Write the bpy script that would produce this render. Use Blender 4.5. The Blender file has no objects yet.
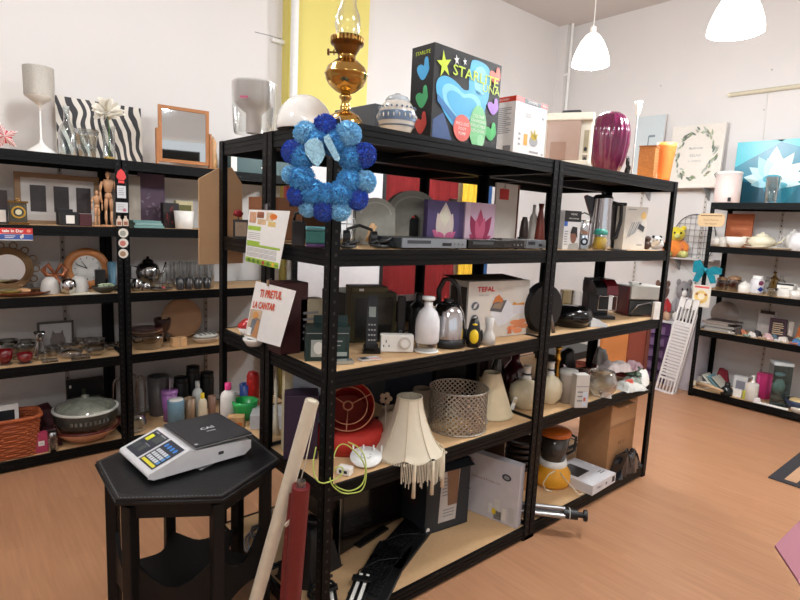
import bpy, math, random
from mathutils import Vector as V, Matrix, noise
random.seed(7)
rnd = random.uniform
COL = bpy.context.scene.collection
R = math.radians
PI = math.pi
# ---------------------------------------------------------------- camera
CAM = V((-0.9583, -1.4664, 1.4969)); FPX = 552.87
_y, _p, _r = 0.8634, -0.1396, 0.0461
FW = V((math.cos(_y)*math.cos(_p), math.sin(_y)*math.cos(_p), math.sin(_p)))
_rt = V((math.sin(_y), -math.cos(_y), 0)); _up = _rt.cross(FW)
RT = math.cos(_r)*_rt + math.sin(_r)*_up
UP = -math.sin(_r)*_rt + math.cos(_r)*_up
cd = bpy.data.cameras.new('camera'); cd.sensor_width = 36; cd.lens = FPX/800*36; cd.clip_start = .02
co = bpy.data.objects.new('camera', cd); COL.objects.link(co)
m = Matrix((RT, UP, -FW)).transposed().to_4x4(); m.translation = CAM
co.matrix_world = m
bpy.context.scene.camera = co
def at(px, py, ax, v):
    d = FW + RT*((px-400)/FPX) - UP*((py-300)/FPX); i = 'xyz'.index(ax)
    return CAM + d*((v-CAM[i])/d[i])
def proj(p):
    d = V(p)-CAM; k = d.dot(FW)
    return 400+FPX*d.dot(RT)/k, 300-FPX*d.dot(UP)/k
class Loc: pass
def L(px, z, y=None, x=None, b=None, t=None, w=10, dd=.5):
    """stand at height z: px centre column; either depth plane y / x, or base row b; t top row; w width in px"""
    o = Loc(); o.z = z
    if b is not None:
        g = at(px, b, 'z', z); dr = V((g.x-CAM.x, g.y-CAM.y, 0)).normalized()
        s = (g-CAM).dot(FW)/FPX; g = g+dr*(w*s*dd)
    else:
        v = RT - FW*((px-400)/FPX)
        if y is not None:
            g = V((CAM.x-((y-CAM.y)*v.y+(z-CAM.z)*v.z)/v.x, y, z))
        else:
            g = V((x, CAM.y-((x-CAM.x)*v.x+(z-CAM.z)*v.z)/v.y, z))
    o.x, o.y = g.x, g.y
    o.s = (g-CAM).dot(FW)/FPX; o.w = w*o.s
    if t is not None:
        q = UP - FW*((300-t)/FPX); o.h = -(g-CAM).dot(q)/q.z
        # correct column lean using the mid height
        if b is None:
            v = RT - FW*((px-400)/FPX); zc = z+o.h*.5
            if y is not None: o.x = CAM.x-((y-CAM.y)*v.y+(zc-CAM.z)*v.z)/v.x
            else: o.y = CAM.y-((x-CAM.x)*v.x+(zc-CAM.z)*v.z)/v.y
    else: o.h = o.w
    o.loc = (o.x, o.y, z+.0005)
    return o
# ---------------------------------------------------------------- materials
def lin(c): return tuple(((v/255)/12.92 if v/255 <= .04045 else ((v/255+.055)/1.055)**2.4) for v in c)
_M = {}
def mt(c, rough=.5, metal=0., var=.08, sc=30., emit=0, sheen=0, bump=0, stretch=None, coat=0, spec=.5):
    k = (tuple(c), rough, metal, var, sc, emit, sheen, bump, stretch, coat, spec)
    if k in _M: return _M[k]
    M = bpy.data.materials.new('surface_%d_%d_%d' % tuple(c)); M.use_nodes = True
    N = M.node_tree.nodes; K = M.node_tree.links; B = N['Principled BSDF']
    l = lin(c)
    tc = N.new('ShaderNodeTexCoord'); nz = N.new('ShaderNodeTexNoise'); nz.inputs['Scale'].default_value = sc
    nz.inputs['Detail'].default_value = 3
    if stretch:
        mp = N.new('ShaderNodeMapping'); mp.inputs['Scale'].default_value = stretch
        K.new(tc.outputs['Object'], mp.inputs[0]); K.new(mp.outputs[0], nz.inputs['Vector'])
    else: K.new(tc.outputs['Object'], nz.inputs['Vector'])
    mx = N.new('ShaderNodeMix'); mx.data_type = 'RGBA'
    mx.inputs[6].default_value = (*[v*(1-var) for v in l], 1); mx.inputs[7].default_value = (*[min(1, v*(1+var)) for v in l], 1)
    K.new(nz.outputs['Fac'], mx.inputs[0]); K.new(mx.outputs[2], B.inputs['Base Color'])
    B.inputs['Roughness'].default_value = rough; B.inputs['Metallic'].default_value = metal
    B.inputs['Specular IOR Level'].default_value = spec
    if coat: B.inputs['Coat Weight'].default_value = coat; B.inputs['Coat Roughness'].default_value = .1
    if sheen: B.inputs['Sheen Weight'].default_value = sheen
    if bump:
        bp = N.new('ShaderNodeBump'); bp.inputs['Strength'].default_value = bump; bp.inputs['Distance'].default_value = .004
        K.new(nz.outputs['Fac'], bp.inputs['Height']); K.new(bp.outputs[0], B.inputs['Normal'])
    if emit:
        B.inputs['Emission Color'].default_value = (*l, 1); B.inputs['Emission Strength'].default_value = emit
    _M[k] = M; return M
def glass(c=(235, 240, 238), refl=.5, dens=1., key=[0]):
    k = ('g', tuple(c), refl, dens)
    if k in _M: return _M[k]
    q_ = .35 if min(c) > 180 else .8; c = tuple(255-(255-v)*q_ for v in c)
    M = bpy.data.materials.new('clear_glass'); M.use_nodes = True
    N = M.node_tree.nodes; K = M.node_tree.links; N.clear()
    o = N.new('ShaderNodeOutputMaterial'); mx = N.new('ShaderNodeMixShader'); tr = N.new('ShaderNodeBsdfTransparent')
    gl = N.new('ShaderNodeBsdfGlossy'); gl.inputs['Roughness'].default_value = .09
    fr = N.new('ShaderNodeLayerWeight'); fr.inputs['Blend'].default_value = refl
    tc = N.new('ShaderNodeTexCoord'); nz = N.new('ShaderNodeTexNoise'); nz.inputs['Scale'].default_value = 14
    bp = N.new('ShaderNodeBump'); bp.inputs['Strength'].default_value = .25; bp.inputs['Distance'].default_value = .003
    K.new(tc.outputs['Object'], nz.inputs['Vector']); K.new(nz.outputs['Fac'], bp.inputs['Height'])
    K.new(bp.outputs[0], gl.inputs['Normal']); K.new(bp.outputs[0], fr.inputs['Normal'])
    tr.inputs['Color'].default_value = (*lin(c), 1)
    K.new(fr.outputs['Facing'], mx.inputs[0]); K.new(tr.outputs[0], mx.inputs[1]); K.new(gl.outputs[0], mx.inputs[2])
    K.new(mx.outputs[0], o.inputs['Surface'])
    _M[k] = M; return M
BLK = mt((15, 15, 17), .42); BLK2 = mt((9, 9, 10), .5); BLKG = mt((8, 8, 9), .18); DGR = mt((55, 58, 62), .45)
WHT = mt((235, 232, 226), .45); WHTG = mt((238, 238, 235), .2); CRM = mt((226, 217, 194), .45); GRY = mt((150, 150, 150), .5)
CHR = mt((205, 205, 208), .14, 1.); STL = mt((150, 150, 152), .3, 1.); BRS = mt((196, 148, 66), .2, 1.); DBRS = mt((120, 84, 40), .3, 1.)
MDF = mt((205, 168, 124), .65, var=.1, sc=60); WOOD = mt((176, 116, 62), .5, var=.25, sc=10, stretch=(1, 1, 12))
LWOOD = mt((214, 170, 122), .5, var=.12, sc=12, stretch=(1, 1, 8)); RED = mt((168, 22, 20), .45); DRED = mt((92, 20, 26), .45)
GLS = glass(); GLSB = glass((195, 220, 222)); GLSY = glass((200, 190, 160)); PAP = mt((238, 238, 236), .7, var=.03)
TXT = mt((40, 40, 44), .6); TXG = mt((130, 130, 134), .6); YEL = mt((236, 202, 30), .5); ORG = mt((222, 120, 34), .5)
TEAL = mt((40, 130, 140), .4); BLU = mt((40, 90, 170), .5); GRN = mt((52, 150, 70), .4); PNK = mt((216, 110, 150), .5); PUR = mt((84, 56, 104), .5)
CARD = mt((172, 126, 84), .8, var=.1, sc=25)
# ---------------------------------------------------------------- mesh builder
_tc = {}
def text_geo(s):
    if s in _tc: return _tc[s]
    c = bpy.data.curves.new('t', 'FONT'); c.body = s; c.align_x = 'CENTER'; c.align_y = 'CENTER'; c.size = 1; c.resolution_u = 2
    o = bpy.data.objects.new('t', c); COL.objects.link(o); bpy.context.view_layer.update()
    me = o.evaluated_get(bpy.context.evaluated_depsgraph_get()).to_mesh()
    r = ([tuple(v.co) for v in me.vertices], [tuple(p.vertices) for p in me.polygons])
    bpy.data.objects.remove(o); bpy.data.curves.remove(c)
    _tc[s] = r; return r
class MB:
    def __init__(s): s.v = []; s.f = []; s.m = []; s.s = []; s.mats = []; s.T = Matrix()
    def add(s, vs, fs, mat, sm=False):
        o = len(s.v); s.v += [s.T @ V(v) for v in vs]
        if mat not in s.mats: s.mats.append(mat)
        i = s.mats.index(mat)
        for f in fs: s.f.append(tuple(o+k for k in f)); s.m.append(i); s.s.append(sm)
        return s
    def bx(s, x0, y0, z0, x1, y1, z1, mat):
        return s.add([(x0, y0, z0), (x1, y0, z0), (x1, y1, z0), (x0, y1, z0), (x0, y0, z1), (x1, y0, z1), (x1, y1, z1), (x0, y1, z1)],
              [(3, 2, 1, 0), (4, 5, 6, 7), (0, 1, 5, 4), (1, 2, 6, 5), (2, 3, 7, 6), (3, 0, 4, 7)], mat)
    def box(s, c, d, mat, rot=None):
        o = s.T
        s.T = o @ Matrix.Translation(c) @ (rot if rot else Matrix())
        s.bx(-d[0]/2, -d[1]/2, -d[2]/2, d[0]/2, d[1]/2, d[2]/2, mat); s.T = o; return s
    def lathe(s, prof, mat, n=24, c=(0, 0, 0), sx=1, sy=1, sm=True, rib=0, ribn=12, cap=False):
        vs = []; ring = []
        for r, z in prof:
            if r < 1e-6: ring.append([len(vs)]); vs.append((c[0], c[1], c[2]+z))
            else:
                ring.append(list(range(len(vs), len(vs)+n)))
                for k in range(n):
                    a = 2*PI*k/n; q = r*(1+rib*math.cos(ribn*a))
                    vs.append((c[0]+q*math.cos(a)*sx, c[1]+q*math.sin(a)*sy, c[2]+z))
        fs = []
        for a, b in zip(ring, ring[1:]):
            if len(a) == 1 and len(b) == 1: continue
            for k in range(n):
                j = (k+1) % n
                if len(a) == 1: fs.append((a[0], b[j], b[k]))
                elif len(b) == 1: fs.append((a[k], a[j], b[0]))
                else: fs.append((a[k], a[j], b[j], b[k]))
        return s.add(vs, fs, mat, sm)
    def tube(s, pts, r, mat, n=8, closed=False, sm=True):
        pts = [V(p) for p in pts]; k = len(pts); rr = r if isinstance(r, (list, tuple)) else [r]*k
        vs = []; u = None
        for i, p in enumerate(pts):
            if closed: t = pts[(i+1) % k]-pts[i-1]
            else: t = pts[min(i+1, k-1)]-pts[max(i-1, 0)]
            if t.length < 1e-9: t = V((0, 0, 1))
            t.normalize()
            if u is None: u = t.orthogonal().normalized()
            u = (u - t*u.dot(t))
            if u.length < 1e-6: u = t.orthogonal()
            u.normalize(); w = t.cross(u)
            for j in range(n):
                a = 2*PI*j/n; vs.append(p+(u*math.cos(a)+w*math.sin(a))*rr[i])
        fs = []
        for i in range(k if closed else k-1):
            i2 = (i+1) % k
            for j in range(n): fs.append((i*n+j, i*n+(j+1) % n, i2*n+(j+1) % n, i2*n+j))
        if not closed: fs.append(tuple(range(n))[::-1]); fs.append(tuple((k-1)*n+j for j in range(n)))
        return s.add(vs, fs, mat, sm and n > 5)
    def cyl(s, a, b, r, mat, n=16, r2=None):
        a, b = V(a), V(b); r2 = r if r2 is None else r2
        t = (b-a).normalized(); u = t.orthogonal().normalized(); w = t.cross(u)
        vs = [p+(u*math.cos(2*PI*j/n)+w*math.sin(2*PI*j/n))*q for p, q in ((a, r), (b, r2)) for j in range(n)]
        s.add(vs, [(j, (j+1) % n, n+(j+1) % n, n+j) for j in range(n)], mat, n > 7)
        return s.add(vs, [tuple(range(n))[::-1], tuple(range(n, 2*n))], mat)
    def sph(s, c, r, mat, n=16, sc=(1, 1, 1), amp=0, fq=8):
        h = n//2; vs = []; fs = []
        for i in range(h+1):
            a = PI*i/h
            for j in range(n):
                b = 2*PI*j/n; d = V((math.sin(a)*math.cos(b), math.sin(a)*math.sin(b), -math.cos(a)))
                q = r*(1+(amp*noise.noise(d*fq*.4+V(c)*9) if amp else 0))
                vs.append((c[0]+d.x*q*sc[0], c[1]+d.y*q*sc[1], c[2]+d.z*q*sc[2]))
        for i in range(h):
            for j in range(n): fs.append((i*n+j, i*n+(j+1) % n, (i+1)*n+(j+1) % n, (i+1)*n+j))
        return s.add(vs, fs, mat, True)
    def prism(s, poly, a, b, mat, plane='xz', sm=False):
        n = len(poly)
        P3 = (lambda p, t: (p[0], t, p[1])) if plane == 'xz' else ((lambda p, t: (p[0], p[1], t)) if plane == 'xy' else (lambda p, t: (t, p[0], p[1])))
        vs = [P3(p, a) for p in poly]+[P3(p, b) for p in poly]
        s.add(vs, [tuple(range(n)), tuple(range(2*n-1, n-1, -1))], mat)
        return s.add(vs, [(j, n+j, n+(j+1) % n, (j+1) % n) for j in range(n)], mat, sm)
    def cloth(s, x0, y0, x1, y1, z, mat, amp=.01, n=10, fq=12, base=None, seed=0):
        vs = []; fs = []
        for i in range(n+1):
            for j in range(n+1):
                u, w = i/n, j/n; x = x0+(x1-x0)*u; y = y0+(y1-y0)*w
                e = min(u, 1-u, w, 1-w)*2
                zz = z*(min(1, e*2.2) if base is None else 1)+amp*(noise.noise(V((x*fq, y*fq, seed)))+.6)*min(1, e*3+.15)
                vs.append((x+amp*.8*noise.noise(V((y*fq, seed, x*fq))), y+amp*.8*noise.noise(V((seed, y*fq, x*fq))), max(.0008, zz)))
        for i in range(n):
            for j in range(n): fs.append((i*(n+1)+j, (i+1)*(n+1)+j, (i+1)*(n+1)+j+1, i*(n+1)+j+1))
        s.add(vs, fs, mat, True)
        # closed underside
        rim = [i*(n+1) for i in range(n+1)]+[n*(n+1)+j for j in range(1, n+1)]+[i*(n+1)+n for i in range(n-1, -1, -1)]+[j for j in range(n-1, 0, -1)]
        b = [(vs[k][0], vs[k][1], .0003) for k in rim]; a = [vs[k] for k in rim]; q = len(rim)
        s.add(a+b, [(j, (j+1) % q, q+(j+1) % q, q+j) for j in range(q)]+[tuple(range(q, 2*q))], mat, False)
        return s
    def build(s, name, parent=None, bev=0, mod=None):
        me = bpy.data.meshes.new(name); me.from_pydata([tuple(v) for v in s.v], [], s.f)
        for M in s.mats: me.materials.append(M)
        me.polygons.foreach_set('material_index', s.m); me.polygons.foreach_set('use_smooth', s.s); me.update()
        o = bpy.data.objects.new(name, me); COL.objects.link(o)
        if parent: o.parent = parent
        if bev:
            b = o.modifiers.new('bevel', 'BEVEL'); b.width = bev; b.segments = 2; b.limit_method = 'ANGLE'; b.angle_limit = R(40)
        return o
class Face:
    """printed face: origin, u axis, v axis (full lengths)"""
    def __init__(s, mb, o, ud, vd): s.mb = mb; s.o = V(o); s.u = V(ud); s.v = V(vd); s.n = s.u.cross(s.v).normalized()
    def p(s, u, v, l): return s.o+s.u*u+s.v*v+s.n*(.0005*l)
    def poly(s, pts, mat, l=1): s.mb.add([s.p(a, b, l) for a, b in pts], [tuple(range(len(pts)))], mat); return s
    def spoly(s, pts, mat, l=1, k=2):
        for _ in range(k):
            q = []
            for (a, b), (c, d) in zip(pts, pts[1:]+pts[:1]): q += [(a*.75+c*.25, b*.75+d*.25), (a*.25+c*.75, b*.25+d*.75)]
            pts = q
        return s.poly(pts, mat, l)
    def rect(s, a, b, c, d, mat, l=1): return s.poly([(a, b), (c, b), (c, d), (a, d)], mat, l)
    def ell(s, a, b, ru, rv, mat, l=1, n=20): return s.poly([(a+ru*math.cos(2*PI*i/n), b+rv*math.sin(2*PI*i/n)) for i in range(n)], mat, l)
    def petal(s, a, b, ang, ln, wd, mat, l=1):
        asp = s.u.length/s.v.length; pts = []
        for i in range(13):
            t = i/12; w = wd*math.sin(PI*t**.8); pts.append((t*ln, w))
        pts += [(x, -w) for x, w in pts[-2:0:-1]]
        c, q = math.cos(ang), math.sin(ang)
        return s.poly([(a+(x*c-w*q)/asp, b+(x*q+w*c)) for x, w in pts], mat, l)
    def bold(s, t, a, b, size, mat, l=2, sx=1):
        for i, (da, db) in enumerate(((0, 0), (.04, 0), (-.04, 0), (0, .04), (0, -.04))): s.text(t, a+da*size/s.u.length, b+db*size/s.v.length, size, mat, l+i*.2, sx)
        return s
    def text(s, t, a, b, size, mat, l=2, sx=1):
        vs, fs = text_geo(t); un, vn = s.u.normalized(), s.v.normalized(); c = s.p(a, b, l)
        s.mb.add([c+un*(x*size*sx)+vn*(y*size) for x, y, _ in vs], fs, mat); return s
    def lines(s, a, b, c, d, n, mat, l=1, fill=.35):
        for i in range(n):
            v = b+(d-b)*(i+.5)/n; h = (d-b)/n*fill*.5; s.rect(a, v-h, c-(c-a)*random.choice((0, .1, .25)), v+h, mat, l)
        return s
def front(mb, w, d, h): return Face(mb, (-w/2, -d/2, 0), (w, 0, 0), (0, 0, h))
def left(mb, w, d, h): return Face(mb, (-w/2, d/2, 0), (0, -d, 0), (0, 0, h))
def top(mb, w, d, h): return Face(mb, (-w/2, -d/2, h), (w, 0, 0), (0, d, 0))
# ---------------------------------------------------------------- things
LABELS = set()
def tag(o, label, cat, group=None):
    o['label'] = label; o['category'] = cat
    if group: o['group'] = group
    n = len(label.split())
    if n < 4 or n > 16: print('LABEL LEN', n, label)
    if label in LABELS and not group: print('DUP', label)
    LABELS.add(label); return o
def T(name, label, cat, loc, rz=0, group=None):
    o = bpy.data.objects.new(name, None); COL.objects.link(o); o.empty_display_size = .05
    o.location = loc; o.rotation_euler = (0, 0, R(rz)); return tag(o, label, cat, group)
def solo(name, mb, label, cat, loc=(0, 0, 0), rz=0, group=None, bev=0):
    o = mb.build(name, None, bev); o.location = loc; o.rotation_euler = (0, 0, R(rz)); return tag(o, label, cat, group)
def struct(name, mb, bev=0):
    o = mb.build(name, None, bev); o['kind'] = 'structure'; return o
def kids(o): return [c for c in bpy.data.objects if c.parent == o]
def dup(o, loc, rz=None, label=None, group=None):
    r = o.copy(); COL.objects.link(r); r.location = loc
    if rz is not None: r.rotation_euler = (0, 0, R(rz))
    if label: r['label'] = label; LABELS.add(label)
    if group: r['group'] = group
    for c in kids(o):
        d = c.copy(); COL.objects.link(d); d.parent = r
        for e in kids(c):
            f = e.copy(); COL.objects.link(f); f.parent = d
    return r
def LI(name, label, cat, l, prof, mat, group=None, rz=0, n=24, rib=0, ribn=12, sx=1, sy=1):
    """a turned thing, profile normalised to radius and height"""
    b = MB().lathe([(r*l.w/2, z*l.h) for r, z in prof], mat, n, rib=rib, ribn=ribn, sx=sx, sy=sy)
    return solo(name, b, label, cat, l.loc, rz, group)
def lpart(name, l, prof, mat, parent, n=24, **k):
    return MB().lathe([(r*l.w/2, z*l.h) for r, z in prof], mat, n, **k).build(name, parent)
TUMB = [(0, 0), (.8, 0), (.85, .02), (1, 1), (.93, 1), (.8, .06), (0, .05)]
GL1 = [(0, 0), (.8, 0), (.95, .4), (1, 1)]
BOWL = [(0, 0), (.4, 0), (.45, .06), (.8, .4), (1, 1), (.96, 1), (.74, .44), (.4, .12), (0, .1)]
PLATE = [(0, 0), (.6, 0), (1, .8), (1, 1), (.6, .3), (0, .25)]
BOT = [(0, 0), (.9, 0), (1, .03), (1, .62), (.85, .72), (.4, .8), (.36, .9), (.36, 1), (0, 1)]
POT = [(0, 0), (.75, 0), (.8, .03), (1, .3), (1, .45), (.8, .75), (.55, .85), (.5, .9), (0, .9)]
def simple_box(name, label, cat, l, d, mat, rz=0, group=None, bev=.002, deco=None, w=None, h=None):
    w = w or l.w; h = h or l.h
    b = MB().bx(-w/2, -d/2, 0, w/2, d/2, h, mat)
    if deco: deco(b, w, d, h)
    return solo(name, b, label, cat, l.loc, rz, group, bev=0 if deco else bev)
# ================================================================ the room
S5 = (1.8, 1.4026, .9975, .601, .068); LS = (1.786, 1.389, .991, .601, .066); RS = (1.802, 1.411, 1.016, .638, .075)
WX, WY, CH = 4.95, 2.66, 3.86
wallm = mt((220, 216, 213), .85, var=.02, sc=3)
def floor_mat():
    M = bpy.data.materials.new('laminate_floor'); M.use_nodes = True; N = M.node_tree.nodes; K = M.node_tree.links; B = N['Principled BSDF']
    tc = N.new('ShaderNodeTexCoord'); mp = N.new('ShaderNodeMapping'); mp.inputs['Rotation'].default_value = (0, 0, R(90))
    K.new(tc.outputs['Object'], mp.inputs[0])
    br = N.new('ShaderNodeTexBrick'); br.inputs['Scale'].default_value = 1; br.inputs['Brick Width'].default_value = .55; br.inputs['Row Height'].default_value = .065
    br.inputs['Mortar Size'].default_value = .0004; br.offset = .37
    br.inputs['Color1'].default_value = (*lin((184, 136, 102)), 1); br.inputs['Color2'].default_value = (*lin((191, 143, 108)), 1); br.inputs['Mortar'].default_value = (*lin((172, 122, 88)), 1)
    K.new(mp.outputs[0], br.inputs['Vector'])
    mp2 = N.new('ShaderNodeMapping'); mp2.inputs['Scale'].default_value = (26, 1.6, 1); K.new(tc.outputs['Object'], mp2.inputs[0])
    nz = N.new('ShaderNodeTexNoise'); nz.inputs['Scale'].default_value = 2.2; nz.inputs['Detail'].default_value = 5; K.new(mp2.outputs[0], nz.inputs['Vector'])
    mx = N.new('ShaderNodeMix'); mx.data_type = 'RGBA'; mx.blend_type = 'MULTIPLY'; mx.inputs[0].default_value = 1
    rp = N.new('ShaderNodeValToRGB'); rp.color_ramp.elements[0].color = (.86, .84, .82, 1); rp.color_ramp.elements[1].color = (1.0, 1.0, 1.0, 1)
    rp.color_ramp.elements[0].position = .3; rp.color_ramp.elements[1].position = .7
    K.new(nz.outputs['Fac'], rp.inputs[0]); K.new(br.outputs['Color'], mx.inputs[6]); K.new(rp.outputs[0], mx.inputs[7])
    K.new(mx.outputs[2], B.inputs['Base Color']); B.inputs['Roughness'].default_value = .33
    return M
b = MB().bx(-4.5, -4.5, -.05, WX, WY, 0, floor_mat()); struct('floor', b)
struct('ceiling', MB().bx(-4.5, -4.5, CH, WX, WY, CH+.08, mt((205, 196, 190), .9, var=.02, sc=3)))
struct('wall_left', MB().bx(-4.5, WY, 0, WX, WY+.1, CH, wallm))
struct('wall_right', MB().bx(WX, -4.5, 0, WX+.1, WY+.1, CH, wallm))
b = MB().bx(-4.5, -4.6, 0, -2.6, -4.5, CH, wallm).bx(2.2, -4.6, 0, WX, -4.5, CH, wallm).bx(-2.6, -4.6, 0, 2.2, -4.5, .8, wallm).bx(-2.6, -4.6, 2.8, 2.2, -4.5, CH, wallm); struct('wall_front', b)
b = MB().bx(-4.6, -4.5, 0, -4.5, WY, CH, wallm); struct('wall_rear', b)
b = MB()
for x in (-2.6, -1.0, .6, 2.16): b.bx(x, -4.58, .8, x+.04, -4.52, 2.8, WHT)
b.bx(-2.6, -4.58, .8, 2.2, -4.52, .84, WHT).bx(-2.6, -4.58, 2.76, 2.2, -4.52, 2.8, WHT); struct('added_window_1', b)  # unseen shop window, added so world light enters the closed room
# yellow pier on the left wall, white heating pipe beside it
yelm = mt((222, 208, 118), .75, var=.03, sc=3)
struct('trim_1', MB().bx(1.235, WY-.07, 0, 2.02, WY, CH, yelm))
struct('trim_2', MB().bx(4.84, WY-.12, 0, WX, WY, CH, wallm))
def pipe(name, label, x, y, r):
    t = T(name, label, 'pipe', (x, y, 0)); MB().cyl((0, 0, 0), (0, 0, CH), r, WHTG).build('pipe_run', t)
    for z in (1.1, 2.2, 3.3):
        MB().bx(-.012, 0, z-.01, .012, .06, z+.01, WHTG).build('bracket', t)
    return t
pipe('heating_pipe', 'white vertical heating pipe in front of the yellow pier', 1.27, 2.53, .031)
pipe('heating_pipe', 'thin white pipe running up the far corner of the room', 4.86, 2.49, .016)
struct('baseboard_right', MB().bx(WX-.015, -4.5, 0, WX, WY-.16, .08, WHT))
struct('baseboard_left', MB().bx(-4.5, WY-.015, 0, 1.235, WY, .08, WHT))
# small conduit bracket on the left wall and a hanging wire
b = MB().box((0, -.02, 0), (.11, .04, .03), WHT)
solo('cable_duct', b, 'small white duct stub on the wall left of the white pipe', 'duct', (1.19, WY+.002, 2.84), 0, bev=.006)
g = at(255, 132*.25, 'y', WY); a0 = at(255, 32, 'y', WY-.004); a1 = at(281, 39, 'y', WY-.004)
solo('wall_cable', MB().tube([a0, (a0+a1)/2+V((0, 0, .004)), a1], .0025, GRY, 6), 'thin grey cable on the white wall left of the yellow pier', 'cable')
# long pale rail on the right wall
r0 = at(730, 95, 'x', WX-.03); r1 = at(815, 84, 'x', WX-.03)
b = MB().cyl((0, 0, 0), (0, r1.y-r0.y, r1.z-r0.z), .02, mt((205, 196, 172), .5), 12)
t = T('wall_rail', 'long pale beige rail mounted high on the right wall', 'rail', r0)
b.build('rail', t); MB().sph((0, 0, 0), .022, CRM, 12).build('end_cap', t)
for k in (.15, .8): MB().bx(0, (r1.y-r0.y)*k-.01, -.012, .03, (r1.y-r0.y)*k+.01, .012, WHT).build('bracket', t)
a0 = at(768, 93, 'x', WX-.005); a1 = at(763, 140, 'x', WX-.005)
solo('hanging_cord', MB().tube([a0, (a0+a1)/2, a1], .002, WHT, 6), 'thin white cord hanging from the pale rail', 'cord')
for i, (px, py, tx) in enumerate(((772, 70, 'small nail in the right wall above the pale rail'), (661, 86, 'small nail in the right wall above the grey-blue canvas'), (764, 110, 'tiny nail in the right wall just below the pale rail'))):
    g = at(px, py, 'x', WX); solo('nail', MB().cyl((0, 0, 0), (-.012, 0, .002), .004, GRY, 8), tx, 'nail', g)
# slotted wall standards
def standard(g, h, ax, label):
    b = MB()
    if ax == 'x': b.bx(-.012, -.012, 0, 0, .012, h, mt((196, 188, 180), .5)); f = Face(b, (-.012, .012, 0), (0, -.024, 0), (0, 0, h))
    else: b.bx(-.012, -.012, 0, .012, 0, h, mt((170, 160, 152), .5)); f = Face(b, (-.012, -.012, 0), (.024, 0, 0), (0, 0, h))
    n = int(h/.05)
    for k in range(n): f.rect(.32, (k+.3)/n, .68, (k+.62)/n, TXT)
    solo('slotted_wall_track', b, label, 'wall track', g)
standard((-.31, WY, .1), 1.7, 'y', 'slotted metal track on the wall behind the wooden oval clock')
standard((.62, WY, .1), 1.7, 'y', 'slotted metal track on the wall behind the silver teapot and glasses')
g = at(642, 200, 'x', WX); standard((WX, g.y, .9), 1.05, 'x', 'slotted metal track on the right wall above the contact grill')
g = at(706, 200, 'x', WX); standard((WX, g.y, .9), 1.06, 'x', 'slotted metal track beside the wire rack by the right shelves')
g = at(782, 225, 'x', WX); standard((WX, g.y, .1), 1.65, 'x', 'slotted metal track on the wall behind the white teapots')
# red and yellow hangings on the left wall
def curtain(name, label, cat, x0, x1, z1, y, mat, amp=.012, nf=9):
    n = nf*8; pts = [(x0+(x1-x0)*k/n, y-.02+amp*math.sin(2*PI*k/8)) for k in range(n+1)]
    poly = pts+[(p[0], p[1]+.004) for p in pts[::-1]]
    b = MB(); vs = [(p[0], p[1], .02) for p in poly]+[(p[0], p[1], z1) for p in poly]; q = len(poly)
    b.add(vs, [(j, (j+1) % q, q+(j+1) % q, q+j) for j in range(q)], mat, True)
    for k in range(n):
        j = q-1-k
        b.add([vs[k], vs[k+1], vs[j-1], vs[j]], [(0, 1, 2, 3)], mat); b.add([vs[q+k], vs[q+k+1], vs[q+j-1], vs[q+j]], [(0, 1, 2, 3)], mat)
    t = T(name, label, cat, (0, 0, 0)); b.build('fabric', t)
    MB().cyl((x0-.03, y, z1+.012), (x1+.03, y, z1+.012), .01, CHR, 10).build('rod', t)
curtain('curtain', 'deep red curtain hanging on the back wall behind the shelving', 'curtain', 2.22, 3.2, 1.98, 2.58, mt((118, 8, 12), .85, var=.05), .01, 7)
curtain('curtain', 'bright yellow curtain hanging right of the red one', 'curtain', 3.27, 3.52, 1.98, 2.58, mt((236, 190, 50), .75), .008, 3)
solo('room_divider', MB().bx(3.56, 2.5, 0, 3.66, 2.56, 1.95, mt((30, 78, 130), .5)), 'narrow blue upright screen right of the yellow curtain', 'screen', bev=.004)
t = T('display_panel', 'plain white panel with black frame standing left of the red curtain', 'panel', (1.87, 2.45, 0))
MB().bx(-.59, -.012, .06, .25, .012, 1.98, mt((225, 224, 226), .6)).build('board', t)
MB().bx(.25, -.02, 0, .285, .02, 2.03, BLK).bx(-.625, -.02, 0, -.59, .02, 2.03, BLK).bx(-.59, -.02, 1.98, .25, .02, 2.03, BLK).bx(-.59, -.02, 0, .25, .02, .06, BLK).build('frame', t)
# pendant lamps: two seen, the others added out of view to brighten the room
lampglow = mt((255, 250, 242), .5, emit=2.6)
def pendant(x, y, zb, r, label, energy):
    t = T('pendant_lamp', label, 'lamp', (x, y, zb))
    h = r*1.62
    b = MB().lathe([(r, 0), (r*1.0, h*.1), (r*.94, h*.28), (r*.8, h*.52), (r*.6, h*.76), (r*.42, h*.92), (r*.3, h), (0, h)], lampglow, 32)
    b.build('lamp_shade', t)
    MB().cyl((0, 0, h), (0, 0, h+.05), .022, WHT, 12).build('cord_grip', t)
    MB().cyl((0, 0, h+.05), (0, 0, CH-zb-.03), .0035, WHT, 8).build('cord', t)
    MB().cyl((0, 0, CH-zb-.03), (0, 0, CH-zb), .05, WHT, 16).build('ceiling_rose', t)
    MB().sph((0, 0, h*.35), .03, mt((255, 248, 235), .5, emit=10), 12).build('bulb', t)
    ld = bpy.data.lights.new('bulb_light', 'POINT'); ld.energy = energy; ld.shadow_soft_size = .09; ld.color = (.93, .965, 1)
    lo = bpy.data.objects.new('bulb_light', ld); COL.objects.link(lo); lo.parent = t; lo.location = (0, 0, -.06)
LE = 50
pendant(2.7514, .8821, 2.68, .13, 'glowing white pendant lamp above the cream appliance on the shelving', LE*1.5)
pendant(2.2345, -.2607, 2.53, .13, 'larger glowing white pendant lamp at the top right', LE*1.35)
pendant(-.3, .9, 3.1, .13, 'added unseen white pendant lamp hanging over the left wall shelves', LE*.62)
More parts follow.
